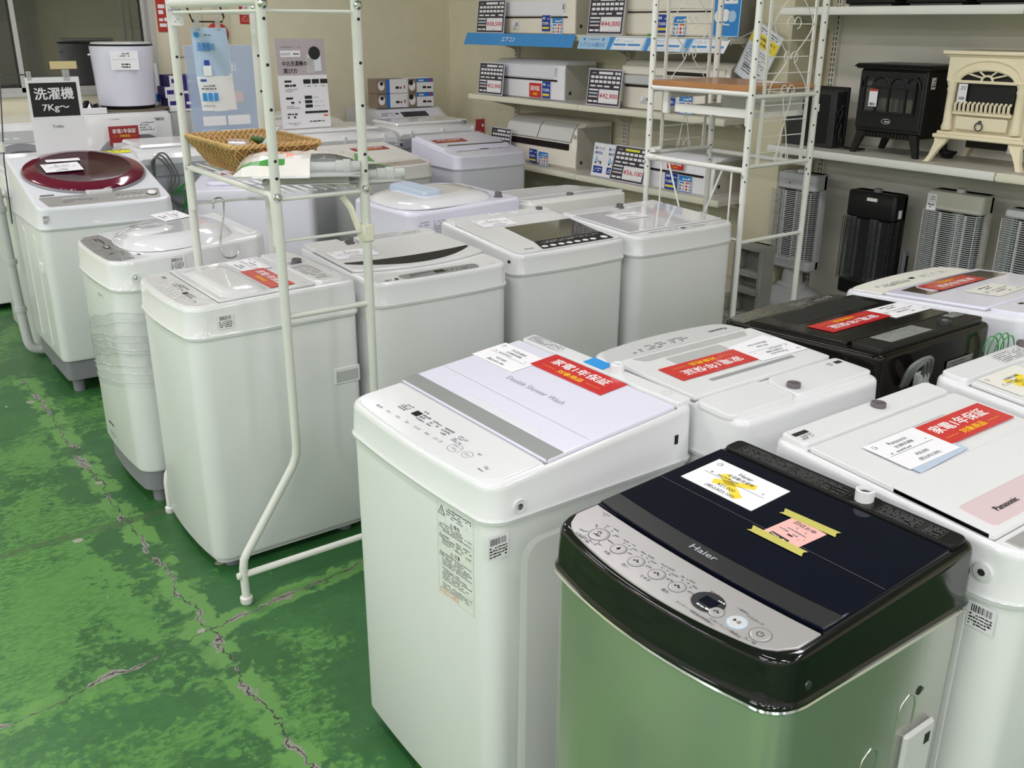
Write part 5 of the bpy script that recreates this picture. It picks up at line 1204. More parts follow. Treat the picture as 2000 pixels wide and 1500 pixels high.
# purple boxes by the window, on a side table
t = thing('side_cabinet', 'low white cabinet below the purple boxes', 'cabinet', (2.13, 6.6, 0)); mb = MB(); mb.box(-.12, .20, -.14, .27, .02, 1.08, 'light_grey', .006); mb.build('body', t); mb = MB(); mb.box(-.125, .205, -.145, .275, 1.08, 1.092, 'white_plastic', .002); mb.build('top', t); mb = MB(); mb.box(-.11, .19, -.13, .26, 0, .02, 'grey_plastic'); mb.build('base', t)
for k in range(3):
    mb = MB(); mb.box(-.085, .10, -.08, .12, 0, .068, 'purple_box'); f = Face(mb, (-.085, -.0805, 0), (1, 0, 0), (0, 0, 1)); f.rect(0, 0, .075, .068, 'paper', 1); f.rect(.012, .022, .045, .026, 'purple_box', 2); f.print_lines(.08, .02, .09, .03, 1, 'paper', 2, .7)
    o = mb.build('product_box', None, (2.105+.012*k*(-1)**k, 6.60, 1.0925+.0685*k)); tag(o, ('lowest', 'middle', 'topmost')[k]+' purple and white box in the stack by the window', 'box', 'purple and white boxes by the window')
for k in range(2):
    mb = MB(); mb.box(-.06, .06, 0, .12, 0, .1, 'purple_box'); f = Face(mb, (-.06, -.0005, 0), (1, 0, 0), (0, 0, 1)); f.rect(.1, 0, .02, .1, 'paper', 1)
    o = mb.build('product_box', None, (2.285, 6.60, 1.0925+.101*k)); tag(o, ('lower', 'upper')[k]+' dark purple box right of the white-fronted boxes', 'box', 'purple and white boxes by the window')
# ------------------------------------------------------------------ air conditioners (front faces the aisle; local x runs right as seen, y goes back)
def aircon(y0, y1, z, label, h=.25, d=.23, x=4.06, body='ac_cream', side='ac_side', slot=(.095, .11), panels=(), prof=None, marks=()):
    w = y1-y0
    t = thing('air_conditioner', label, 'air conditioner', (x, (y0+y1)/2, z), -math.pi/2, 'used air conditioners on the wall shelves')
    prof = prof or [(.012, 0), (.0, .008), (.0, h*.80), (.012, h*.93), (.045, h), (d, h), (d, 0)]
    mb = MB()
    mb.loft([[(xx, y_+i, z_*(1-k)+.004*k) for y_, z_ in prof] for xx, i, k in ((-w/2, .004, .01), (-w/2+.006, 0, 0), (w/2-.006, 0, 0), (w/2, .004, .01))], body, True, True, None, True, True)
    mb.build('body', t)
    mb = MB(); mb.box(w/2-.0005, w/2+.0015, .012, d-.004, .006, h*.9, side, .0005); mb.lathe((w/2+.001, .05, .05), [(.012, 0), (.011, .002)], 'dark_metal', 14, None, 'x'); mb.build('side_cover', t)
    mb = MB(); mb.box(-w/2+.02, w/2-.07, -.0025, .004, slot[0], slot[1], 'slot_dark')
    n_ = int((w-.09)/.03) if slot[1]-slot[0] > .02 else 0
    for k in range(n_): mb.box(-w/2+.03+.03*k, -w/2+.034+.03*k, -.004, .0, slot[0], slot[1], 'charcoal')
    mb.build('air_outlet', t)
    for (a, b, z0, z1, m_, th) in panels:
        mb = MB(); mb.box(-w/2+a*w, -w/2+b*w, -th, .01, z0, z1, m_, .004); mb.build('front_panel', t)
    for (k, a, z0, ww, hh) in marks:
        mb = MB(); fx = -w/2+a*w; th = .008
        f = Face(mb, (fx, -th-.0008, z0), (1, 0, 0), (0, 0, 1), .0005); mb.box(fx, fx+ww, -th-.0006, -th+.006, z0, z0+hh, 'paper')
        if k == 'blue':
            f.rect(0, 0, ww, hh, 'blue_dark', 1); f.rect(ww*.08, hh*.74, ww*.34, hh*.14, 'blue_white', 2); f.print_lines(ww*.45, hh*.72, ww*.5, hh*.12, 1, 'blue_white', 2, .8); f.text(ww*.08, hh*.38, hh*.2, '19,800', 'paper', 2, 'l', .01); f.disc(ww*.86, hh*.45, ww*.08, 'blue_mid', 2); f.rect(ww*.06, hh*.13, ww*.8, hh*.14, 'yellow_highlight', 2); o = mb.build('promo_card', t)
        elif k == 'info':
            f.rect(0, 0, ww, hh, 'blue_mid', 1); f.rect(ww*.04, hh*.05, ww*.92, hh*.62, 'paper', 2); f.print_lines(ww*.1, hh*.74, ww*.8, hh*.14, 1, 'paper', 2, .8); f.rect(ww*.08, hh*.52, ww*.36, hh*.1, 'blue_mid', 3); f.rect(ww*.54, hh*.52, ww*.38, hh*.1, 'bag_orange', 3)
            for i in range(4):
                for j in range(2): f.rect(ww*(.08+.24*i), hh*(.10+.2*j), ww*.14, hh*.14, ('ink_red' if i % 2 == 0 else 'ink_light') if i > 1 else ('ink_grey' if i % 2 == 0 else 'ink_light'), 3)
            mb.build('promo_card', t)
        elif k == 'red': f.rect(0, 0, ww, hh, 'red_sheet', 1); warranty_print(Face(mb, f.P(0, 0, 2), (1, 0, 0), (0, 0, 1), .0004), ww, hh); mb.build('warranty_sticker', t)
        elif k == 'bar': f.barcode(ww*.1, hh*.2, ww*.8, hh*.6); mb.build('barcode_sticker', t)
        elif k == 'small': f.rect(ww*.3, hh*.1, ww*.6, hh*.8, 'light_grey', 1); f.rect(ww*.75, hh*.4, ww*.15, hh*.4, 'ink', 2); f.print_lines(0, 0, ww*.6, hh*.5, 3, 'ink_light', 2); mb.build('rating_sticker', t)
    return t
aircon(4.885, 5.68, 1.5585, 'cream air conditioner on the upper shelf beside the 38,500 yen board', h=.265, d=.24, slot=(.098, .108), panels=((.03, .86, .112, .20, 'ac_white', .004),), marks=(('blue', .60, .02, .085, .095), ('info', .735, .0, .10, .10), ('small', .20, .03, .06, .05), ('bar', .86, .135, .02, .055)))
aircon(4.975, 5.74, 1.1535, 'white air conditioner on the middle shelf with red warranty sticker', h=.245, d=.26, body='ac_white', slot=(.118, .130), panels=((.03, .86, .134, .215, 'cool_white', .004),), marks=(('red', .535, .012, .130, .090), ('blue', .72, .012, .085, .105), ('small', .88, .15, .02, .06)))
prof3 = [(.02, 0), (.0, .02), (.0, .11), (.012, .165), (.02, .18), (.045, .25), (.08, .285), (.13, .30), (.30, .30), (.30, 0)]
aircon(4.845, 5.64, .7275, 'cream air conditioner with wide black louvre on the lower shelf', h=.30, d=.30, slot=(.125, .165), prof=prof3, marks=(('blue', .40, .01, .085, .09), ('info', .53, .0, .10, .09)))
t = bpy.data.objects['air_conditioner.002'] if 'air_conditioner.002' in bpy.data.objects else None
if t:
    for a, b in ((-.37, -.02), (-.012, .335)):
        mb = MB(); mb.loft([[(xx, .012, .172), (xx, .006, .18), (xx, .034, .25), (xx, .07, .285), (xx, .10, .29)] for xx in (a, b)], 'ac_front', True, False)
        mb.loft([[(xx, .014, .170), (xx, .008, .178)] for xx in (a, b)], 'ac_side', False, False); mb.build('front_panel', t)
    mb = MB(); mb.lathe((.36, .020, .215), [(.014, 0), (.012, -.003)], 'ac_side', 16, None, 'y'); mb.build('emblem', t)
aircon(3.62, 4.425, 1.5585, 'cream air conditioner on the upper shelf beside the 44,000 yen board', h=.27, d=.24, slot=(.125, .133), panels=((.0, .97, .140, .25, 'ac_cream', .003), (.0, .97, .01, .118, 'ac_cream', .003)), marks=(('blue', .34, .02, .085, .095), ('info', .49, .005, .10, .10)))
aircon(3.60, 4.42, 1.1535, 'cream air conditioner with open flap on the middle shelf beside the 42,900 yen board', h=.275, d=.24, slot=(.125, .137), panels=((.0, .97, .195, .245, 'ac_cream', .014), (.0, .97, .142, .190, 'light_grey', .022), (.45, .85, .2, .225, 'slot_dark', .0155)), marks=(('blue', .44, .012, .085, .095), ('info', .58, .0, .10, .10), ('red', .42, .112, .12, .025), ('small', .2, .04, .07, .035)))
prof6 = [(.0, 0), (-.0, .09), (.012, .15), (.06, .195), (.13, .205), (.27, .205), (.27, 0)]
aircon(3.66, 4.28, .7275, 'low white air conditioner on the lower shelf beside the 56,100 yen board', h=.205, d=.27, body='ac_white', slot=(.092, .104), prof=prof6, marks=(('red', .44, .118, .13, .045), ('blue', .42, .0, .10, .095), ('info', .60, .0, .10, .09)))
# ---- price boards: black table with a red price
def price_board(yc, z, w, h, price, label, x=4.0, tilt=-6, yel=False):
    mb = MB(); mb.box(-w/2, w/2, 0, .004, 0, h, 'board_border'); f = Face(mb, (-w/2, -.0005, 0), (1, 0, 0), (0, 0, 1), .0005)
    b = .008; f.rect(b, b, w-2*b, h-2*b, 'board_black', 1); W_, H_ = w-2*b, h-2*b
    def R(x0, y0, ww, hh, m, k=2): f.rect(b+x0*W_, b+y0*H_, ww*W_, hh*H_, m, k)
    R(.30, .885, .44, .07, 'yellow_note' if yel else 'paper'); R(.80, .885, .08, .07, 'paper'); R(.90, .885, .07, .07, 'paper'); f.print_lines(b+.06*W_, b+.90*H_, .16*W_, .03*H_, 1, 'paper', 2)
    for i in range(7):
        for j in range(2): R(.06+.134*i, .63+.13*j, .105, .075, 'paper')
    for i in range(3): R(.06+.22*i, .515, .17, .045, 'paper')
    R(.80, .515, .16, .055, 'paper')
    for j, m_ in enumerate(('paper', 'blue_white', 'pink_pale')): R(.04, .36-.10*j+.04, .29, .045, m_)
    R(.04, .06, .13, .055, 'paper'); R(.20, .06, .13, .055, 'paper'); R(.04, .16-.02, .12, .02, 'ink')
    R(.36, .05, .60, .40, 'paper'); f.text(b+.66*W_, b+.18*H_, .155*H_, price, 'ink_red', 3, 'c', .02, width=W_*.56); f.print_lines(b+.58*W_, b+.08*H_, .3*W_, .02*H_, 1, 'ink_red', 3)
    mb.box(-.02, .02, .004, .05, 0, .003, 'clear_acrylic'); o = mb.build('price_board', None, (x, yc, z)); o.rotation_euler = (math.radians(tilt), 0, -math.pi/2)
    tag(o, label, 'price board', 'black and white price boards on the shelves')
price_board(5.72, 1.560, .325, .215, '¥38,500', 'black-framed price board reading 38,500 yen')
price_board(4.54, 1.562, .315, .22, '¥44,000', 'black-framed price board reading 44,000 yen')
price_board(5.72, 1.157, .295, .215, '¥53,900', 'black-framed price board reading 53,900 yen')
price_board(4.535, 1.157, .305, .215, '¥42,900', 'black-framed price board reading 42,900 yen')
price_board(4.29, .7305, .30, .215, '¥56,100', 'black-framed price board with a yellow box reading 56,100 yen', x=3.992, yel=True, tilt=-14)
price_board(5.60, .731, .24, .215, '¥49,500', 'black-framed price board behind the lavender-white washer', x=3.995)
mb = MB(); w, h = .27, .205; mb.box(-w/2, w/2, 0, .003, 0, h, 'blue_white'); f = Face(mb, (-w/2, -.0005, 0), (1, 0, 0), (0, 0, 1), .0005); f.rect(.004, .004, w-.008, h-.008, 'paper', 1)
for k in (0, 1):
    x_ = .018+.125*k; f.text(x_, .162, .020, '軽トラック', 'blue_dark', 2, 'l', .01, width=.085); f.text(x_, .135, .018, '無料貸出', 'blue_dark', 2, 'l', .01, width=.07)
    f.rect(x_+.005, .085, .035, .022, 'blue_pale', 2); f.rect(x_+.04, .088, .03, .008, 'ink_grey', 2); f.poly([(x_+.01, .107), (x_+.03, .107), (x_+.026, .125), (x_+.014, .125)], 'blue_pale', 2); f.disc(x_+.015, .083, .007, 'ink', 3, 12); f.disc(x_+.06, .083, .007, 'ink', 3, 12); f.rect(x_, .022, .085, .042, 'blue_dark', 2); f.print_lines(x_+.008, .030, .07, .026, 2, 'paper', 3, .5)
o = mb.build('truck_sign', None, (4.03, 4.52, .729)); o.rotation_euler = (math.radians(-8), 0, -math.pi/2); tag(o, 'white sign with two small blue trucks on the lower shelf', 'sign')
# ---- shelf edge strips
def strip_sign(y0, y1, z0, z1, x0, x1, name, label, draw):
    """tilted strip hanging on the shelf edge; x0 top, x1 bottom"""
    w = y1-y0; hgt = math.hypot(z1-z0, x0-x1)
    mb = MB(); mb.box(0, w, 0, .0015, 0, hgt, 'blue_strip'); draw(Face(mb, (0, -.0004, 0), (1, 0, 0), (0, 0, 1), .0004), w, hgt)
    o = mb.build(name, None, (x1, y1, z0)); o.rotation_euler = (-math.atan2(x0-x1, z1-z0), 0, -math.pi/2); tag(o, label, 'sign'); return o
def d1(f, w, h): f.text(w*.43, h*.33, h*.36, 'エアコン', 'paper', 1, 'c', .01)
strip_sign(4.745, 5.925, 1.487, 1.562, 3.955, 3.925, 'shelf_strip', 'blue shelf-edge strip with white katakana for air conditioner', d1)
def d2(f, w, h):
    f.rect(0, 0, w, h, 'blue_pale', 1); f.text(w*.11, h*.18, h*.34, 'エアコンの選び方', 'blue_mid', 2, 'c', .012, width=w*.19)
    f.disc(w*.04, h*.78, h*.12, 'blue_mid', 2); f.disc(w*.185, h*.78, h*.12, 'blue_mid', 2); f.print_lines(w*.07, h*.72, w*.09, h*.12, 1, 'ink_grey', 2)
    for a in (.225, .49, .75): f.poly([(w*a, 0), (w*(a+.025), 0), (w*(a+.045), h), (w*(a+.005), h)], 'blue_strip', 2)
    for a in (.26, .52, .79): 
        f.poly([(w*a, h*.06), (w*(a+.21), h*.06), (w*(a+.225), h*.94), (w*(a+.015), h*.94)], 'paper', 2); f.print_lines(w*(a+.02), h*.62, w*.13, h*.25, 2, 'blue_pale', 3); f.rect(w*(a+.01), h*.34, w*.09, h*.16, 'blue_strip', 3); f.rect(w*(a+.11), h*.34, w*.09, h*.16, 'blue_strip', 3); f.print_lines(w*(a+.01), h*.12, w*.18, h*.12, 1, 'blue_pale', 3)
strip_sign(3.535, 4.70, 1.483, 1.553, 3.955, 3.93, 'shelf_strip', 'pale blue shelf-edge strip with rows of blue and white guides', d2)
# blue leaflet in a clear sleeve hung at the end of the upper shelf
mb = MB(); mb.box(0, .20, 0, .003, 0, .28, 'blue_mid'); f = Face(mb, (0, -.0005, 0), (1, 0, 0), (0, 0, 1), .0005); f.frame(0, 0, .20, .28, .006, 'blue_pale', 1); f.disc(.055, .10, .030, 'paper', 1); f.disc(.10, .105, .030, 'paper', 1); f.disc(.145, .10, .028, 'blue_pale', 1); f.print_lines(.025, .055, .11, .012, 1, 'paper', 1, .8); f.rect(.085, .16, .09, .08, 'paper', 1); f.print_lines(.095, .17, .07, .06, 3, 'blue_dark', 2, .5)
o = mb.build('leaflet', None, (3.99, 3.70, 1.562)); o.rotation_euler = (math.radians(-2), 0, -math.pi/2); tag(o, 'glossy blue leaflet standing at the right end of the upper shelf', 'leaflet')
mb = MB(); mb.box(0, .05, 0, .02, 0, .012, 'cord_green', .003); o = mb.build('green_clip', None, (4.02, 4.18, 1.5595)); tag(o, 'small green clip lying on the upper shelf', 'clip')
# grey-white sheet hanging askew on the pillar
mb = MB(); mb.box(-.10, .10, 0, .002, -.145, .145, 'clear_acrylic'); mb.box(-.095, .095, -.0005, .0005, -.14, .14, 'cool_white'); f = Face(mb, (-.095, -.001, -.14), (1, 0, 0), (0, 0, 1), .0005)
f.rect(0, .18, .19, .06, 'yellow_highlight', 1); f.text(.095, .213, .016, '購入を検討されて', 'ink', 2, 'c', .01, width=.15); f.text(.095, .189, .016, 'いるお客様へ', 'ink', 2, 'c', .01, width=.12); f.print_lines(.02, .245, .15, .025, 2, 'ink', 1, .4); f.print_lines(.02, .085, .15, .08, 6, 'ink_grey', 1, .4); f.print_lines(.03, .03, .13, .04, 3, 'ink', 1, .45); f.rect(.03, .05, .04, .03, 'ink_light', 1)
o = mb.build('notice_sheet', None, (4.06, 3.42, 1.48)); o.matrix_world = Matrix.Translation((4.06, 3.42, 1.475)) @ Matrix.Rotation(-math.pi/2, 4, 'Z') @ Matrix.Rotation(math.radians(27), 4, 'Y'); tag(o, 'white notice with yellow band hanging askew beside the pillar', 'notice')
mb = MB(); mb.tube([(3.955, 3.56, 1.552), (3.965, 3.50, 1.548), (4.06, 3.44, 1.60)], .003, 'clear_grip', 6); mb.box(3.95, 3.97, 3.53, 3.57, 1.54, 1.562, 'clear_grip', .002); o = mb.build('clip_holder'); tag(o, 'clear plastic clip arm at the end of the upper shelf', 'clip')
# ------------------------------------------------------------------ stoves on the right shelf
st = thing('stove_heater', 'black electric stove with arched window on the right shelf', 'heater', (4.10, 2.66, 1.056), -math.pi/2)
mb = MB(); mb.rbox(0, .13, .34, .26, .10, .385, .012, 'stove_black', .004); mb.build('body', st)
mb = MB(); mb.rbox(0, .13, .40, .32, .388, .402, .015, 'stove_black', .003, 5, None, .385, .30); mb.rbox(0, .13, .385, .30, .380, .392, .015, 'stove_black', .003); mb.build('top', st)
mb = MB(); mb.box(-.165, .165, -.014, .004, .115, .375, 'stove_black', .006); mb.box(-.13, .13, -.017, -.010, .195, .345, 'stove_glass'); door = mb.build('door', st)
mb = MB()
for x in (-.13, -.065, .0, .085, .13) : mb.box(x-.004, x+.004, -.024, -.014, .19, .30 if abs(x) < .13 else .35, 'stove_black')
mb.box(-.135, .135, -.023, -.014, .186, .196, 'stove_black'); mb.box(-.135, .135, -.023, -.014, .298, .305, 'stove_black'); mb.box(-.135, .135, -.023, -.014, .345, .352, 'stove_black')
for cx, r_ in ((-.045, .045), (.045, .045), (-.115, .035), (.115, .035)):
    mb.tube([(cx+r_*math.cos(a), -.019, .300+.045*math.sin(a)) for a in [math.pi*k/12 for k in range(13)]], .0045, 'stove_black', 6)
mb.build('window_bars', door)
mb = MB(); f = Face(mb, (-.03, -.0148, .140), (1, 0, 0), (0, 0, 1), .0008); f.disc(.03, .012, .012, 'chrome', 1, 20, 2.0); f.disc(.03, .012, .0095, 'ink', 2, 20, 2.2); f.print_lines(.012, .008, .036, .008, 1, 'paper', 3, .8); mb.build('badge', door)
mb = MB(); f = Face(mb, (-.098, -.0255, .245), (1, 0, 0), (0, 0, 1), .0008); mb.box(-.098, -.055, -.025, -.0235, .215, .292, 'paper'); f.rect(0, .038, .043, .009, 'sign_red', 1); f.barcode(.008, -.025, .028, .012, 'ink', 1); mb.build('price_tag', st)
mb = MB(); f = Face(mb, (.171, .03, .30), (0, 1, 0), (0, 0, 1), .0008); f.rect(0, 0, .035, .05, 'paper', 1); f.print_lines(.004, .006, .027, .036, 3, 'ink', 2); mb.build('barcode_sticker', st)
mb = MB(); mb.box(-.13, .13, .005, .24, .075, .102, 'stove_black', .004); 
for k in range(14): mb.box(-.12+.018*k, -.108+.018*k, .0, .006, .078, .098, 'black_matte')
mb.build('grille', st)
for sx in (-1, 1):
    for y_ in (.01, .24):
        mb = MB(); s0 = [(sx*.135-.022, y_-.012, .10), (sx*.135+.022, y_-.012, .10), (sx*.135+.022, y_+.012, .10), (sx*.135-.022, y_+.012, .10)]
        s1 = [(sx*.165-.012, y_-.014-.006, 0), (sx*.165+.012, y_-.02, 0), (sx*.165+.012, y_, 0), (sx*.165-.012, y_, 0)]
        mb.loft([s1, s0], 'stove_black', False, True, None, True, True); mb.build('leg', st)
cs = thing('stove_heater', 'cream electric stove with ring-pull drawer and curved legs', 'heater', (4.10, 2.215, 1.056), -math.pi/2)
C0 = 'stove_cream'
mb = MB(); mb.rbox(0, .14, .36, .26, .115, .445, .010, C0, .004); mb.build('body', cs)
mb = MB(); mb.rbox(0, .14, .42, .34, .452, .468, .010, C0, .003); mb.rbox(0, .14, .40, .31, .440, .455, .01, C0, .004); mb.build('top', cs)
mb = MB(); mb.rbox(0, .135, .41, .32, .105, .122, .01, C0, .004); mb.rbox(0, .135, .385, .30, .120, .135, .01, C0, .004); mb.build('plinth', cs)
mb = MB(); mb.box(-.125, .125, -.004, .012, .215, .405, 'black_matte'); mb.build('window', cs)
mb = MB(); arc = [(.145*math.cos(a), .345+.075*math.sin(a)) for a in [math.pi*k/20 for k in range(21)]]; arc2 = [(.125*math.cos(a), .345+.052*math.sin(a)) for a in [math.pi*k/20 for k in range(21)]]
top_ = [(-.18, .44), (.18, .44), (.18, .345)]
loopA = [(x, -.012, z) for x, z in [(.18, .345)]+[(x, z) for x, z in arc2]+[(-.18, .345), (-.18, .442), (.18, .442)]]
mb.loft([loopA, [(x, .004, z) for x, y, z in loopA]], C0, False, True, None, True, True)
mb.tube([(x, -.013, z) for x, z in arc2], .009, C0, 8); mb.tube([(x*1.0, -.012, z+.012) for x, z in arc], .006, C0, 8)
mb.box(-.155, .155, -.020, -.004, .338, .350, C0, .002)
for a in (35, 65, 115, 145): mb.tube([(.022*math.cos(math.radians(a)), -.012, .350+.018*math.sin(math.radians(a))), (.12*math.cos(math.radians(a)), -.012, .350+.052*math.sin(math.radians(a)))], .004, C0, 6)
mb.tube([(.024*math.cos(a), -.012, .350+.020*math.sin(a)) for a in [math.pi*k/8 for k in range(9)]], .005, C0, 6); mb.build('window_arch', cs)
for sx in (-1, 1):
    mb = MB(); mb.lathe((sx*.152, -.004, 0), [(.022, .14), (.024, .155), (.019, .17), (.018, .30), (.022, .31), (.019, .32), (.024, .335), (.026, .345)], C0, 16); mb.build('column', cs)
mb = MB()
for k in range(13): mb.tube([(-.117+.0195*k, -.006, .222), (-.117+.0195*k, -.020, .226), (-.117+.0195*k, -.022, .252), (-.117+.0195*k, -.008, .260)], .0062, C0, 6)
mb.box(-.13, .13, -.018, .0, .208, .222, C0, .003); mb.build('grate', cs)
mb = MB(); mb.box(-.115, .115, -.012, .004, .145, .200, C0, .005); dr = mb.build('drawer', cs)
mb = MB(); mb.lathe((0, -.012, .182), [(.008, 0), (.007, -.008)], 'dark_metal', 12, None, 'y'); mb.tube([(.0165*math.sin(a), -.020, .164+.0165*math.cos(a)) for a in [2*math.pi*k/18 for k in range(18)]], .0028, 'dark_metal', 6, closed=True); mb.build('ring_handle', dr)
mb = MB(); mb.box(-.118, -.078, -.0165, -.015, .26, .335, 'paper'); f = Face(mb, (-.118, -.0167, .26), (1, 0, 0), (0, 0, 1), .0006); f.print_lines(.004, .05, .03, .018, 2, 'ink_grey', 1); f.barcode(.008, .01, .026, .012, 'ink', 1); mb.build('price_tag', cs)
mb = MB(); mb.box(-.12, .12, .12, .17, .06, .108, 'black_matte'); mb.box(.07, .115, .118, .121, .05, .095, 'paper'); mb.build('heater_box', cs)
for sx in (-1, 1):
    for y_ in (.0, .27):
        mb = MB(); L_ = []
        for z_, dx, hw in ((.107, .0, .032), (.085, .004, .024), (.06, .016, .016), (.03, .028, .011), (.006, .040, .011), (0, .046, .014)):
            cx_ = sx*(.165+dx); cy_ = y_-(dx*.5 if y_ < .1 else -dx*.3)
            L_.append([(cx_-hw, cy_-.012, z_), (cx_+hw, cy_-.012, z_), (cx_+hw, cy_+.012, z_), (cx_-hw, cy_+.012, z_)])
        mb.loft(L_, C0, True, True, None, True, True); mb.build('leg', cs)
bx = thing('panel_heater', 'black flat heater with coiled black cord at the left end of the stove shelf', 'heater', (4.10, 3.09, 1.056), -math.pi/2)
mb = MB(); mb.box(-.14, .14, 0, .09, .0, .27, 'charcoal', .006); mb.box(-.15, .15, .075, .095, 0, .285, 'stove_black', .004); mb.box(-.02, .105, -.004, .0, .02, .25, 'black_plastic', .002); mb.build('body', bx)
mb = MB(); mb.box(.02, .05, -.0055, -.004, .17, .205, 'paper'); mb.build('barcode_sticker', bx)
mb = MB(); rr = random.Random(8)
for k in range(6):
    mb.tube([(.155+.012*math.sin(k*2.1+j)+.018*(j > 4), .02+.012*math.cos(k*1.7+j*1.3), .20-.19*j/6+.004) for j in range(7)]+[(.20+.015*k, .03, .008), (.23+.01*k, .05+.004*k, .008)], .0045, 'cord_black', 6)
mb.build('power_cord', bx)
mb = MB()
for k in range(4): mb.tube([(.02*math.cos(a)*(1+.2*k), .02*math.sin(a)*(1+.3*k), .006+.007*k+.004*math.sin(3*a)) for a in [2*math.pi*j/12 for j in range(12)]], .005, 'cord_black', 6, closed=True)
o = mb.build('coiled_cord', None, (4.25, 2.43, 1.056)); tag(o, 'coiled black cord between the black and the cream stove', 'cord')
# dark things on the top shelf, just cut by the top of the frame
for k, (y_, w_, lb) in enumerate(((2.80, .26, 'black flat appliance at the left of the top shelf'), (2.48, .28, 'black flat appliance in the middle of the top shelf'), (2.18, .24, 'black flat appliance at the right of the top shelf'))):
    t = thing('desktop_heater', lb, 'appliance', (4.03, y_, 1.7015), -math.pi/2); mb = MB(); mb.rbox(0, .12, w_, .22, .012, .18, .02, 'black_plastic', .006); mb.build('body', t); mb = MB(); mb.box(-w_/2+.02, w_/2-.02, .02, .2, 0, .012, 'dark_metal', .003); mb.build('base', t); mb = MB(); mb.box(-.05, .05, -.002, .012, .06, .12, 'paper'); mb.build('price_tag', t)
# ------------------------------------------------------------------ tall heaters on the bottom deck
def tall_heater(y, z0, w, h, head, foot, label, body='heater_grey', wires=38, x=4.12, d=.13, base=True, wm='wire_bright', back=True):
    t = thing('column_heater', label, 'heater', (x, y, .2015), -math.pi/2, 'tall electric heaters below the stove shelf')
    z0 -= .2015
    mb = MB(); mb.rbox(0, .09, w, .06, z0, z0+h, .02, body, .006) if back else None
    mb.rbox(0, .065, w, d*.85, z0+h-head, z0+h, .022, body, .008); mb.rbox(0, .065, w, d*.85, z0, z0+foot, .022, body, .008); mb.build('housing', t)
    mb = MB(); zz0, zz1 = z0+foot, z0+h-head
    L_ = [[(-w*.45+w*.9*k/14, .055-.022*math.cos(k*math.pi*2/14*2), z_) for k in range(15)] for z_ in (zz0, zz1)]
    mb.loft(L_, 'reflector', True, False); mb.box(-w*.46, w*.46, .055, .06, zz0, zz1, 'charcoal'); mb.build('reflector', t)
    for sx in (-.22, .22): mb = MB(); mb.tube([(sx*w, .022, zz0+.01), (sx*w, .022, zz1-.01)], .006, 'light_grey' if body != 'black_plastic' else 'grey_plastic', 8); mb.build('heating_tube', t)
    gd = MB()
    n = wires
    for k in range(n):
        z_ = zz0+.004+(zz1-zz0-.008)*k/(n-1)
        gd.tube([(-w*.5, .06, z_), (-w*.5-.004, .02, z_), (-w*.44, -.008, z_), (0, -.020, z_), (w*.44, -.008, z_), (w*.5+.004, .02, z_), (w*.5, .06, z_)], .0019, wm, 4, False)
    for sx in (-.47, -.16, .16, .47): gd.tube([(sx*w, -.010-.012*(1-abs(sx)*2), zz0), (sx*w, -.010-.012*(1-abs(sx)*2), zz1)], .002, wm, 5)
    gd.build('wire_guard', t)
    mb = MB(); mb.cyl((0, .06, 0), .022, z0+h, z0+h+.016, 'light_grey' if body != 'black_plastic' else 'grey_plastic', 16, .02); mb.build('knob', t)
    if base:
        mb = MB(); mb.lathe((0, .075, 0), [(.078, .104), (.078, .120), (.055, .128), (.05, z0)], body, 28); mb.build('neck', t)
        mb = MB(); mb.lathe((0, .075, 0), [(.17, 0), (.173, .02), (.165, .048), (.14, .078), (.10, .098), (.07, .108)], body, 40); mb.build('base', t)
    else:
        mb = MB(); mb.rbox(0, .09, w*1.05, .24, 0, .03, .05, body, .006); mb.cyl((0, .09, 0), .03, .028, z0+.004, body, 18); mb.build('base', t)
    return t
h1 = tall_heater(3.165, .41, .265, .50, .085, .055, 'pale grey tall heater with round base, behind the tall rack', x=4.12)
mb = MB(); f = Face(mb, (-.03, .0095, .20+.455), (1, 0, 0), (0, 0, 1)); f.frame(-.03, -.005, .075, .024, .0006, 'ink_grey', 1); f.rect(-.005, 0, .012, .005, 'ink', 1); f.rect(.10, -.035, .012, .006, 'ink', 1); mb.build('switch_print', h1)
mb = MB(); mb.box(-.09, -.02, .03, .10, .7095, .711, 'paper'); f = Face(mb, (-.09, .03, .7112), (1, 0, 0), (0, 1, 0)); mb.build('paper_tag', h1)
h2 = tall_heater(2.71, .36, .27, .51, .125, .075, 'black tall heater with wire guard below the black stove', 'black_plastic', 40, base=False, wm='dark_metal')
mb = MB(); mb.box(-.02, .035, .005, .0095, .63, .645, 'paper_cream'); mb.build('model_label', h2)
mb = MB(); mb.box(.136, .1375, .04, .065, .56, .60, 'paper'); mb.build('barcode_sticker', h2)
mb = MB(); mb.box(.14, .165, .10, .14, .26, .40, 'grey_plastic', .01); mb.box(.165, .172, .11, .125, .30, .38, 'black_plastic', .003); mb.build('side_handle', h2)
h3 = tall_heater(2.295, .42, .27, .505, .085, .055, 'cream-grey tall heater with round shoulders below the cream stove', 'heater_cream', 40, base=True)
mb = MB(); mb.box(-.125, -.08, .004, .0095, .635, .71, 'paper'); f = Face(mb, (-.125, .0035, .635), (1, 0, 0), (0, 0, 1)); f.print_lines(.008, .045, .03, .02, 2, 'ink_grey', 1); f.print_lines(.008, .01, .03, .02, 2, 'ink', 1); mb.build('price_tag', h3)
h4 = tall_heater(1.935, .42, .26, .47, .035, .055, 'pale tall heater with white flat top at the right edge', 'cool_white', 40, base=True)
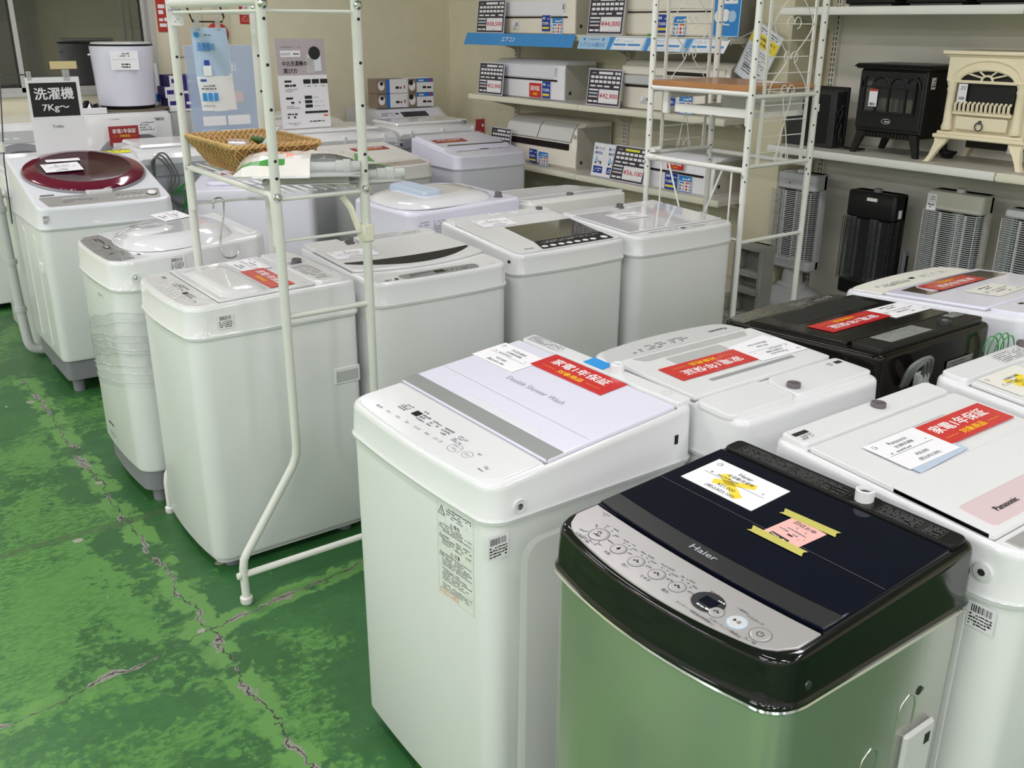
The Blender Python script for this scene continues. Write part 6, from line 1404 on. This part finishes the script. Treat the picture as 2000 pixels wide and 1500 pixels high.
# concrete block by the pillar
mb = MB()
for (z0, z1) in ((.0, .19),): mb.box(-.05, .05, -.195, .195, z0, z1, 'concrete', .006)
mb.build('concrete_block', None, (3.845, 3.12, 0)); o = bpy.data.objects['concrete_block']; o.rotation_euler = (0, 0, 0); tag(o, 'grey concrete block lying on the floor by the pillar', 'concrete block', 'concrete blocks by the pillar')
mb = MB(); W_, H_, T_ = .19, .39, .10
def blk(mb):
    mb.box(.022, .049, .01, W_-.01, 0, H_, 'concrete', .003)
    mb.box(-.05, .05, 0, .022, 0, H_, 'concrete', .004); mb.box(-.05, .05, W_-.022, W_, 0, H_, 'concrete', .004)
    for z0, z1 in ((0, .028), (.135, .165), (.225, .255), (H_-.028, H_)): mb.box(-.05, .05, .02, W_-.02, z0, z1, 'concrete', .003)
    for zc in (.08, .195, .305):
        for s_ in (-1, 1): mb.box(-.049, .049, .0945+s_*.0745-.012, .0945+s_*.0745+.012, zc-.055, zc+.055, 'concrete', .010)
blk(mb); o = mb.build('concrete_block', None, (3.845, 3.055, .1905)); o.rotation_euler = (0, 0, 0); o['label'] = 'grey hollow concrete block standing on end by the pillar'; o['category'] = 'concrete block'; o['group'] = 'concrete blocks by the pillar'
# ------------------------------------------------------------------ left rack over washing machine C
rk = thing('laundry_rack', 'pale green-white tube rack straddling a washer, woven basket on its shelf', 'rack', (1.14, 2.79, 0))
OX, OY = 1.14, 2.79
def P(x, y, z): return (x-OX, y-OY, z)
RP = 'rack_paint'
XA, XB, YA, YB = 1.012, 1.275, 2.44, 3.14
def holes(mb, x, y, zs, d):   # dark drilled holes facing the viewer
    for z in zs:
        mb.lathe(P(x, y-.0135, z), [(.0042, -.001), (.0042, .002)], 'hole_dark', 10, None, 'y')
for (x, y, nm) in ((XA, YA, 'f'), (XB, YA, 'b'), (XA, YB, 'f'), (XB, YB, 'b')):
    s_ = -1 if nm == 'f' else 1
    mb = MB(); mb.tube([P(x, y, 1.72), P(x, y, .80)], .0135, RP, 12); 
    fx = x+s_*.195
    mb.tube([P(x, y, .80), P(x, y, .46), P(x+s_*.004, y, .43), P(x+s_*.016, y, .40), P(x+s_*.178, y, .165), P(x+s_*.190, y, .145), P(fx, y, .115), P(fx, y, .02)], .0125, RP, 12)
    pst = mb.build('leg', rk)
    mb = MB(); holes(mb, x, y, (1.63, 1.52, 1.41, 1.28, 1.235) if y < 3 else (1.52, 1.41, 1.28), -1); mb.build('hole', pst)
    mb = MB(); mb.lathe(P(fx, y, 0), [(.016, 0), (.0185, .004), (.0185, .020), (.014, .024)], 'beige_plastic', 14); mb.build('foot_cap', pst)
    mb = MB(); mb.lathe(P(x, y-.012, 1.185), [(.013, 0), (.012, -.004), (.007, -.004), (.007, -.007), (.004, -.009)], 'chrome', 14, None, 'y'); mb.build('bolt', pst); mb = MB(); mb.lathe(P(x, y-.012, 1.665), [(.013, 0), (.012, -.004), (.005, -.008)], 'chrome', 14, None, 'y'); mb.build('bolt', pst)
    if y < 3 and nm == 'f': mb = MB(); mb.lathe(P(fx-.012, y, .095), [(.011, 0), (.010, -.008), (.004, -.010)], 'rack_paint', 12, None, 'x'); mb.build('bolt', pst)
for y in (YA, YB):
    mb = MB(); mb.tube([P(XA, y, .852), P(XB, y, .852)], .0085, RP, 10); mb.build('side_rail', rk)
    mb = MB(); mb.tube([P(XA, y, 1.065), P(XB, y, 1.065)], .0045, RP, 8); mb.build('side_rail', rk)
    mb = MB(); mb.tube([P(XA, y, 1.648), P(XB, y, 1.648)], .0045, RP, 8); mb.build('side_rail', rk)
    mb = MB(); mb.tube([P(XA-.192, y, .095), P(XB+.192, y, .095)], .0105, 'rack_white', 10); mb.build('foot_rail', rk)
for x in (XA,):
    mb = MB(); mb.tube([P(x, YA, 1.672), P(x, YB, 1.672)], .0125, RP, 12); mb.build('top_rail', rk)
mb = MB(); mb.tube([P(XA, YA, 1.648), P(XA, YB, 1.648)], .0045, RP, 8); mb.build('top_rail', rk)
# wire shelf at 1.185 with turned-down front legs
mb = MB()
mb.tube([P(XA, YB-.02, 1.05), P(XA, YB-.02, 1.17), P(XA, YB-.035, 1.186), P(XA, YA+.035, 1.186), P(XA, YA+.02, 1.17), P(XA, YA+.02, 1.05)], .0095, RP, 10)
mb.tube([P(XB, YB, 1.186), P(XB, YA, 1.186)], .0095, RP, 10)
mb.tube([P(XA, YB, 1.178), P(XB, YB, 1.178)], .006, RP, 8); mb.tube([P(XA, YA, 1.178), P(XB, YA, 1.178)], .006, RP, 8)
for k in range(1, 9): mb.tube([P(XA+(XB-XA)*k/9, YB, 1.193), P(XA+(XB-XA)*k/9, YA, 1.193)], .0025, RP, 6)
mb.build('wire_shelf', rk)
mb = MB(); mb.tube([P(XA+.27, YB, 1.065), P(XA, YB, 1.065)], .004, RP, 6)
mb.build('side_rail', rk)
# folded towel-arm bracket on the right post
mb = MB(); mb.tube([P(XB-.055, YA+.03, 1.165), P(XB-.035, YA+.02, 1.13), P(XB-.012, YA+.01, 1.05), P(XB-.005, YA+.005, 1.03)], .010, 'shelf_cream', 6); mb.box(XB-OX-.018, XB-OX+.018, YA-OY-.018, YA-OY+.018, 1.035, 1.085, 'shelf_cream', .004); mb.build('bracket', rk)
# S hook
mb = MB(); cx, cy_, cz = 1.10, 3.14, 0
pts = [(1.080, 3.14, 1.045)]+[(1.098-.018*math.cos(a), 3.14, 1.062+.016*math.sin(a)) for a in [math.pi*k/8 for k in range(9)]]+[(1.112, 3.14, 1.02), (1.098, 3.14, .97), (1.090, 3.14, .925), (1.092, 3.14, .90)]+[(1.122-.030*math.cos(a), 3.14, .895-.022*math.sin(a)) for a in [math.pi*k/8 for k in range(9)]]+[(1.158, 3.14, .915)]
mb.tube([(x-1.1, 0, z-1.0) for x, y, z in pts], .0033, 'chrome', 8); o = mb.build('s_hook', None, (1.1, 3.135, 1.0)); tag(o, 'chrome S-shaped hook hanging from the left rack', 'hook')
# woven basket
bk = thing('woven_basket', 'tan woven rattan basket on the wire shelf of the left rack', 'basket', (1.147, 2.925, 1.1965))
def basket_shell(mb, m, off=0.0):
    L_ = []
    for z_, w_, d_ in ((0, .17, .29), (.03, .20, .33), (.06, .24, .37), (.088, .275, .405)):
        L_.append([(x, y, z_+.0) for x, y in rrect(w_-2*off, d_-2*off, .02, 2)])
    mb.loft(L_, m, True, True, None, True, False)
mb = MB(); basket_shell(mb, 'wicker_dark'); basket_shell(mb, 'wicker_dark', .003)
def wall_pt(u, t):   # u around 0..1, t up 0..1
    w_ = .17+(.275-.17)*t; d_ = .29+(.405-.29)*t; per = 2*(w_+d_); s_ = u*per
    if s_ < w_: return (-w_/2+s_, -d_/2)
    s_ -= w_
    if s_ < d_: return (w_/2, -d_/2+s_)
    s_ -= d_
    if s_ < w_: return (w_/2-s_, d_/2)
    s_ -= w_; return (-w_/2, d_/2-s_)
for k in range(72):
    for j, s2 in enumerate((1, -1)):
        pts = []
        for i in range(5):
            t_ = i/4; x, y = wall_pt((k/72+s2*.05*t_) % 1, t_); q = 1.012+.008*((i+j+k) % 2); pts.append((x*q, y*q, .086*t_))
        mb.tube(pts, .0022, 'wicker' if (k+j) % 2 else 'wicker_dark', 4); mb.tube([(x*.955, y*.965, z_+.002) for x, y, z_ in pts], .0026, 'wicker', 4)
mb.build('body', bk)
mb = MB()
rim = rrect(.278, .408, .018, 3); N_ = 100
P_ = [Vector((x, y, .089)) for x, y in rim]; P_.append(P_[0]); Ls = [0]
for a, b in zip(P_, P_[1:]): Ls.append(Ls[-1]+(b-a).length)
def on_rim(s_):
    s_ %= Ls[-1]
    for i in range(len(Ls)-1):
        if Ls[i+1] >= s_: return P_[i].lerp(P_[i+1], (s_-Ls[i])/(Ls[i+1]-Ls[i]+1e-9))
    return P_[0]
for ph in (0, math.pi): mb.tube([on_rim(Ls[-1]*k/200)+Vector((0, 0, .0045*math.sin(k*1.2+ph)))+Vector((on_rim(Ls[-1]*k/200).x, on_rim(Ls[-1]*k/200).y, 0)).normalized()*.003*math.cos(k*1.2+ph) for k in range(200)], .0042, 'wicker', 5, closed=True)
mb.build('rim', bk)
for k, (x, y, a, m_, lb) in enumerate(((-.05, -.05, .7, 'clear_film', 'clear packet with white label inside the basket, leftmost'), (.02, -.02, -.5, 'bag_green', 'green and clear packet in the middle of the basket'), (.06, .04, .2, 'leaf_green', 'dark green packet at the right of the basket'))):
    mb = MB(); mb.box(-.045, .045, -.03, .03, 0, .012, 'bag_green' if k == 1 else ('cool_white' if k == 0 else 'leaf_green'), .004); mb.box(-.05, .05, -.034, .034, .013, .0145, 'clear_film'); mb.box(-.03, .03, -.016, .012, .0125, .0135, 'paper') if k < 2 else None
    o = mb.build('small_packet', None); o.matrix_world = Matrix.Translation((1.147+x, 2.925+y, 1.252)) @ Matrix.Rotation(a, 4, 'Z') @ Matrix.Rotation(math.radians((38, -30, 35)[k]), 4, 'Y'); tag(o, lb, 'packet', 'packets in the basket')
mb = MB(); mb.rbox(0, 0, .018, .11, 0, .008, .004, 'hose_grey', .002); o = mb.build('tube_packet'); o.matrix_world = Matrix.Translation((1.20, 2.90, 1.285)) @ Matrix.Rotation(-.9, 4, 'Z') @ Matrix.Rotation(math.radians(25), 4, 'X'); tag(o, 'pale grey plastic tube leaning in the basket', 'tube')
# bagged hose sets on the shelf
def hose_bag(name, label, M, L=.36, w=.17, seed=1, print_=True):
    t = thing(name, label, 'packet', (0, 0, 0), 0, 'bagged hose sets on the wire shelf'); t.matrix_world = M
    rr = random.Random(seed); mb = MB(); nx, ny = 15, 8; G_ = []
    for j in range(ny+1):
        row = []
        for i in range(nx+1):
            u, v = i/nx, j/ny; e = min(1, 5*min(u, 1-u, v, 1-v))
            row.append((-L/2+L*u, -w/2+w*v, (.004+.034*e**.5*(1-.4*abs(v-.45))+rr.uniform(-.004, .004)*e)))
        G_.append(row)
    for j in range(ny):
        for i in range(nx):
            a = [G_[j][i], G_[j][i+1], G_[j+1][i+1], G_[j+1][i]]
            m_ = 'bag_green' if (j == 1 and i < 6 or (seed == 5 and i > nx-7 and j > 3)) else 'bag_print'
            if print_ and (i, j) in ((3, 6), (4, 6), (3, 5), (5, 5), (9, 6), (8, 6), (6, 3), (5, 6)): m_ = 'bag_orange'
            if i > nx-7 and j < 4: m_ = 'clear_film'
            mb.add(a, [(0, 1, 2, 3)], m_, True)
    if seed == 2: mb.prism([(L*.30, w*.1), (L*.62, -w*.05), (L*.55, w*.35), (L*.34, w*.45)], lambda p: (p[0], p[1], .016), lambda p: (p[0], p[1], .0175), 'bag_green')
    mb.prism([(-L/2, -w/2), (L/2, -w/2), (L/2, w/2), (-L/2, w/2)], lambda p: (p[0], p[1], 0), lambda p: (p[0], p[1], .004), 'hose_grey'); mb.build('bag', t)
    mb = MB(); mb.lathe((0, -w*.30, .018), [(.012, L*.02), (.012, L*.30), (.016, L*.305), (.016, L*.36), (.019, L*.365), (.019, L*.42), (.014, L*.425), (.014, L*.50)], 'hose_grey', 14, None, 'x'); mb.build('hose_fitting', t)
    mb = MB(); mb.box(-L*.35, L*.1, -w*.5-.012, -w*.5+.0, .0, .003, 'paper'); mb.build('label_strip', t)
    return t
hose_bag('hose_packet', 'white bag with orange flowers and grey hose fitting at the front of the shelf', Matrix.Translation((1.150, 2.585, 1.236)) @ Matrix.Rotation(math.radians(-28), 4, 'Z') @ Matrix.Rotation(math.radians(4), 4, 'X'), .34, .26, 2)
hose_bag('hose_packet', 'green and white bag with grey hose fitting, below the flowered one', Matrix.Translation((1.255, 2.59, 1.1965)) @ Matrix.Rotation(math.radians(-24), 4, 'Z'), .40, .20, 5)
# hanging leaflet on a black wire hook, paper tag
mb = MB(); mb.tube([P(1.048, YB-.03, 1.72), P(1.052, YB-.03, 1.665), P(1.066, YB-.03, 1.622), P(1.160, YB-.03, 1.622), P(1.166, YB-.03, 1.635), P(1.140, YB-.03, 1.72)], .0028, 'cord_black', 6)
o = mb.build('wire_hanger', None, (OX, OY, 0)); tag(o, 'black wire hook holding the hanging blue leaflet', 'hook')
lf = thing('hanging_leaflet', 'curved blue washing machine guide leaflet hanging from the left rack', 'leaflet', (1.05, 3.09, 1.36))
mb = MB(); n = 10; cols = []
for i in range(n+1):
    u = i/n; xx = .112*u; yy = -.025*math.sin(u*2.2)+.02*u
    cols.append((xx, yy))
def lp(z, off=0.0, sh=0.0): return [(x+sh, y+off, z) for x, y in cols]
HH = .245
mb.loft([lp(0, 0, .012), lp(HH*.42, 0, .004)], 'paper', True, False); mb.loft([lp(HH*.42, 0, .004), lp(HH, 0, 0)], 'leaflet_blue', True, False); mb.loft([lp(0, .0012, .012), lp(HH, .0012, 0)], 'paper', True, False); mb.build('sheet', lf)
mb = MB(); a_ = math.atan2(-.018, .06); f = Face(mb, (.004, -.004, 0), (math.cos(-.42), math.sin(-.42), 0), (0, 0, 1), .0012)
f2 = Face(mb, (.002, -.0018, 0), (math.cos(-.45), math.sin(-.45), 0), (0, 0, 1), .0014)
f2.text(.012, .178, .024, '洗濯機の', 'blue_mid', 1, 'l', .02, width=.052); f2.disc(.014, .225, .008, 'blue_mid', 1); f2.print_lines(.026, .22, .03, .009, 1, 'ink_grey', 1); f2.rect(.028, .155-.02, .016, .016, 'blue_dark', 1); f2.rect(.024, .105, .024, .03, 'cool_white', 1); f2.rect(.012, .088, .018, .007, 'blue_dark', 1); f2.print_lines(.012, .062, .045, .018, 2, 'ink_grey', 1)
for k in range(3): f2.rect(.014+.017*k, .030, .013, .024, 'blue_mid', 1)
f2.print_lines(.014, .012, .045, .008, 1, 'ink_light', 1); mb.build('print', lf)
mb = MB()
for x in (.02, .085): mb.box(x-.006, x+.006, -.012, .004, HH-.008, HH+.035, 'clear_grip', .002)
mb.build('clip', lf)
mb = MB(); mb.box(-.024, .024, 0, .001, -.03, .03, 'paper'); f = Face(mb, (-.024, -.0004, -.03), (1, 0, 0), (0, 0, 1)); f.text(.024, .040, .008, 'トレファク', 'ink', 1, 'c', .02, width=.036); f.print_lines(.02, .008, .012, .014, 2, 'ink_light', 1)
o = mb.build('paper_tag', None, (1.018, 3.118, 1.640)); tag(o, 'small white paper tag at the top of the left rack', 'tag')
# ------------------------------------------------------------------ signs standing on machines
def stand_sign(x0, x1, y, z0, z1, name, label, cat, draw, m='paper', tilt=-5, foot=True):
    w, h = x1-x0, z1-z0
    t = thing(name, label, cat, (x0, y, z0)); t.rotation_euler = (math.radians(tilt), 0, 0)
    mb = MB(); mb.box(0, w, 0, .003, 0, h, m); draw(Face(mb, (0, -.0005, 0), (1, 0, 0), (0, 0, 1), .0006), w, h); mb.build('sheet', t)
    if foot: mb = MB(); mb.box(0, w, .003, .06, 0, .003, 'clear_acrylic'); mb.build('acrylic_stand', t)
    return t
def dg(f, w, h):
    f.rect(0, h*.60, w, h*.40, 'taupe', 1)
    f.rect(w*.09, h*.80, w*.40, h*.07, 'paper', 2); f.text(w*.11, h*.815, h*.035, 'トレファク', 'ink', 3, 'l', .03, width=w*.17); f.print_lines(w*.30, h*.82, w*.17, h*.03, 1, 'ink', 3); f.print_lines(w*.08, h*.9, w*.5, h*.02, 1, 'ink_grey', 2)
    f.text(w*.11, h*.70, h*.055, '中古洗濯機の', 'ink', 2, 'l', .01, width=w*.5); f.text(w*.12, h*.62, h*.055, '選び方', 'ink', 2, 'l', .01, width=w*.28)
    f.rect(w*.62, h*.64, w*.28, h*.18, 'cool_white', 2); f.rect(w*.60, h*.62, w*.16, h*.17, 'light_grey', 2); f.disc(w*.78, h*.84, w*.12, 'charcoal', 3, 24, 1.0)
    for k, yy in enumerate((.50, .31)):
        f.rect(w*.12, h*(yy+.02), w*.14, h*.022, 'charcoal', 2); f.print_lines(w*.12, h*(yy-.03), w*.28, h*.028, 1, 'ink', 2, .9); f.print_lines(w*.12, h*(yy-.09), w*.26, h*.04, 2, 'ink_light', 2)
    for k in range(3): f.rect(w*(.50+.175*k), h*.50, w*.15, h*.05, 'charcoal', 2); f.print_lines(w*(.52+.175*k), h*.465, w*.12, h*.015, 1, 'ink', 2); f.rect(w*.50, h*(.33-.05*k), w*.15, h*.035, 'charcoal', 2); f.print_lines(w*.68, h*(.34-.05*k), w*.25, h*.012, 1, 'ink_light', 2)
    f.print_lines(w*.12, h*.11, w*.2, h*.07, 2, 'ink', 2, .6); f.rect(w*.48, h*.165, w*.48, h*.025, 'charcoal', 2); f.rect(w*.86, h*.125, w*.1, h*.018, 'bag_orange', 2); f.print_lines(w*.52, h*.06, w*.4, h*.025, 1, 'ink', 2); f.print_lines(w*.12, h*.03, w*.3, h*.04, 2, 'ink_light', 2)
stand_sign(2.50, 2.83, 5.83, .996, 1.53, 'guide_sign', 'white and taupe guide poster for choosing a used washing machine', 'sign', dg, tilt=-4)
def db(f, w, h):
    f.rect(w*.02, h*.01, w*.96, h*.98, 'acrylic_print', 1)
    m_ = 'paper'
    f.text(w*.62, h*.73, h*.085, '出', m_, 2, 'l'); f.text(w*.38, h*.73, h*.085, '張', m_, 2, 'l'); f.text(w*.44, h*.57, h*.085, '強', m_, 2, 'l'); f.text(w*.24, h*.57, h*.085, '化', m_, 2, 'l')
    f.rect(w*.34, h*.32, w*.18, h*.20, m_, 2); f.rect(w*.56, h*.40, w*.22, h*.12, 'pink_pale', 2)
    for x_ in (.16, .52): f.rect(w*x_, h*.17, w*.33, h*.10, m_, 2)
    f.rect(w*.40, h*.07, w*.50, h*.05, m_, 2); f.frame(w*.12, h*.03, w*.2, h*.10, .002, m_, 2)
stand_sign(1.825, 2.225, 5.50, .985, 1.505, 'acrylic_sign', 'translucent blue acrylic sign seen from behind, beyond the woven basket', 'sign', db, 'clear_acrylic', -3)
# hanging card sign on a chrome stand, left
t = thing('sign_stand', 'white card sign with black block reading 7Kg, hung on a thin chrome stand', 'sign', (.86, 5.17, 0))
mb = MB(); mb.tube([(-.075, 0, .70), (-.062, 0, 1.0), (-.018, 0, 1.375), (-.012, 0, 1.388), (.0, 0, 1.390), (.31, 0, 1.372)], .0032, 'dark_metal', 8); mb.cyl((-.06, 0, 0), .012, 1.04, 1.085, 'beige_plastic', 12); mb.build('pole', t)
mb = MB(); mb.box(.085, .325, -.006, -.003, 1.02, 1.372, 'paper'); f = Face(mb, (.085, -.0065, 1.02), (1, 0, 0), (0, 0, 1), .0006); w, h = .24, .352
f.rect(.012, .172, .212, .155, 'ink', 1); f.text(.118, .250, .055, '洗濯機', 'paper', 2, 'c', .03, width=.175); f.text(.118, .190, .038, '7Kg～', 'paper', 2, 'c', .02, width=.12); f.text(.115, .118, .014, 'Trefac', 'ink_grey', 1, 'c', .02); mb.build('card', t)
mb = MB(); mb.box(.095, .115, -.012, .008, 1.36, 1.40, 'clear_grip', .003); mb.box(.255, .285, -.012, .008, 1.355, 1.405, 'clear_grip', .003); mb.build('clip', t)
mb = MB(); mb.box(.205, .325, -.004, -.002, 1.408, 1.443, 'tape_tan'); mb.build('tape', t)
# ------------------------------------------------------------------ right rack with a wooden board
r2 = thing('shelf_rack', 'tall white tube rack with brown wooden board and scrolled wire side panels', 'rack', (3.32, 2.925, 0))
OX, OY = 3.32, 2.925
RW = 'rack_white'; X0, X1, Y0, Y1 = 3.118, 3.525, 2.64, 3.21
for x, y in ((X0, Y0), (X1, Y0), (X0, Y1), (X1, Y1)):
    mb = MB(); mb.tube([P(x, y, 1.95), P(x, y, .93)], .0145, RW, 12); mb.tube([P(x, y, .935), P(x, y, .02)], .0125, RW, 12); ps = mb.build('post', r2)
    mb = MB(); z = 1.02
    for k in range(14):
        mb.lathe(P(x-.0085, y-.0115, z), [(.0038, -.0012), (.0038, .002)], 'hole_dark', 8, None, 'y'); z += .068
    mb.build('hole', ps)
    mb = MB(); mb.lathe(P(x, y, 0), [(.015, 0), (.018, .004), (.018, .018), (.013, .022)], 'beige_plastic', 12); mb.build('foot_cap', ps)
    mb = MB(); mb.lathe(P(x-.014, y, 1.04), [(.007, 0), (.004, -.006)], 'chrome', 10, None, 'x'); mb.build('bolt', ps)
mb = MB(); mb.box(X0-OX-.008, X1-OX+.004, Y0-OY+.005, Y1-OY-.005, 1.372, 1.394, 'wood_board', .003); mb.build('wooden_board', r2, label='reddish-brown wooden board')
def rail(a, b, r, nm='rail', m=RW):
    mb = MB(); mb.tube([P(*a), P(*b)], r, m, 10); return mb.build(nm, r2)
for z, r_ in ((1.362, .011), (1.062, .012)):
    rail((X0, Y0, z), (X0, Y1, z), r_); rail((X1, Y0, z), (X1, Y1, z), r_)
for y in (Y0, Y1):
    rail((X0, y, 1.078), (X1, y, 1.078), .0095); rail((X0, y, .765), (X1, y, .765), .0085); rail((X0, y, 1.352), (X1, y, 1.352), .010)
for y in (Y1,):
    mb = MB(); mb.cyl(P(X0, y-.035, 0), .013, 1.085, 1.098, RW, 12); mb.tube([P(X0, y-.004, 1.062), P(X0, y-.055, 1.062)], .016, RW, 10); mb.tube([P(X0, y-.004, 1.09), P(X0+.05, y-.02, 1.092)], .014, RW, 10); mb.build('joint', r2)
rail((X0, Y1-.09, 1.06), (X0, Y1-.09, .78), .0042, 'brace'); rail((X0, Y0+.07, 1.06), (X0, Y0+.07, .78), .0042, 'brace')
rail((X0, Y1-.13, 1.06), (X0, Y1-.245, .79), .0042, 'brace'); rail((X0, Y0+.12, 1.06), (X0, Y0+.235, .79), .0042, 'brace'); rail((X0, Y1, .775), (X0, Y0, .775), .006)
# scrolled side panels
def spiral(mb, cx, z, r, d, y, up=1, m=RW):
    mb.tube([P(cx+d*r*(1-math.cos(a))*.9, y, z+up*r*math.sin(a)*1.2) for a in [1.65*math.pi*k/12 for k in range(13)]], .0022, m, 5)
for y in (Y0+.004, Y1-.004):
    mb = MB(); xa, xb = X0+.075, X1-.055
    for x in (xa, xb): mb.box(x-OX-.009, x-OX+.009, y-OY-.004, y-OY+.004, 1.086, 1.95, RW, .002)
    z = 1.13
    while z < 1.93: mb.tube([P(xa, y-.004, z), P(xb, y-.004, z)], .0024, RW, 6); z += .062
    cx = (xa+xb)/2; hw = (xb-xa)/2-.02
    for s_ in (-1, 1):
        for z0 in (1.10, 1.36, 1.62):
            pts = []
            for k in range(15):
                t_ = k/14; pts.append(P(cx+s_*hw*(.16+.84*abs(math.cos(math.pi*t_))**1.5)*(1 if t_ < .5 else 1), y-.007, z0+.27*t_)) if z0 > 1.2 else pts.append(P(cx+s_*(.030*math.cos(math.pi*t_*.9)), y-.007, z0+.27*t_))
            mb.tube(pts, .0024, RW, 5)
        for z0 in (1.105, 1.37, 1.50, 1.63): mb.tube([P(cx+s_*(.022-.020*math.cos(a)), y-.007, z0+.022*math.sin(a)) for a in [1.6*math.pi*k/10-.3 for k in range(11)]], .0022, RW, 5)
    mb.build('scroll_panel', r2)
# drawer frame under the board
mb = MB(); za, zb = 1.265, 1.30
mb.box(X0-OX+.03, X0-OX+.036, Y0-OY+.05, Y1-OY-.12, za, zb, RW, .001)
mb.box(X0-OX+.02, X0-OX+.04, Y1-OY-.085, Y1-OY-.055, 1.255, 1.352, RW, .002); mb.box(X0-OX+.02, X0-OX+.05, Y0-OY+.03, Y0-OY+.045, 1.235, 1.345, RW, .002)
for y in (Y0+.045, Y1-.07): mb.box(X0-OX+.03, X1-OX-.02, y-OY-.003, y-OY+.003, 1.262, 1.285, RW, .001); mb.box(X0-OX+.03, X1-OX-.02, y-OY-.003, y-OY+.003, 1.325, 1.345, RW, .001)
mb.box(X1-OX-.03, X1-OX-.024, Y0-OY+.045, Y1-OY-.07, za, 1.345, RW, .001); mb.build('drawer_frame', r2)
mb = MB(); slab_face(mb, .10, .14, 'paper', .0006); o = mb.build('paper_note', None, (3.42, 2.80, 1.3945)); tag(o, 'white paper lying on the brown wooden board', 'paper')
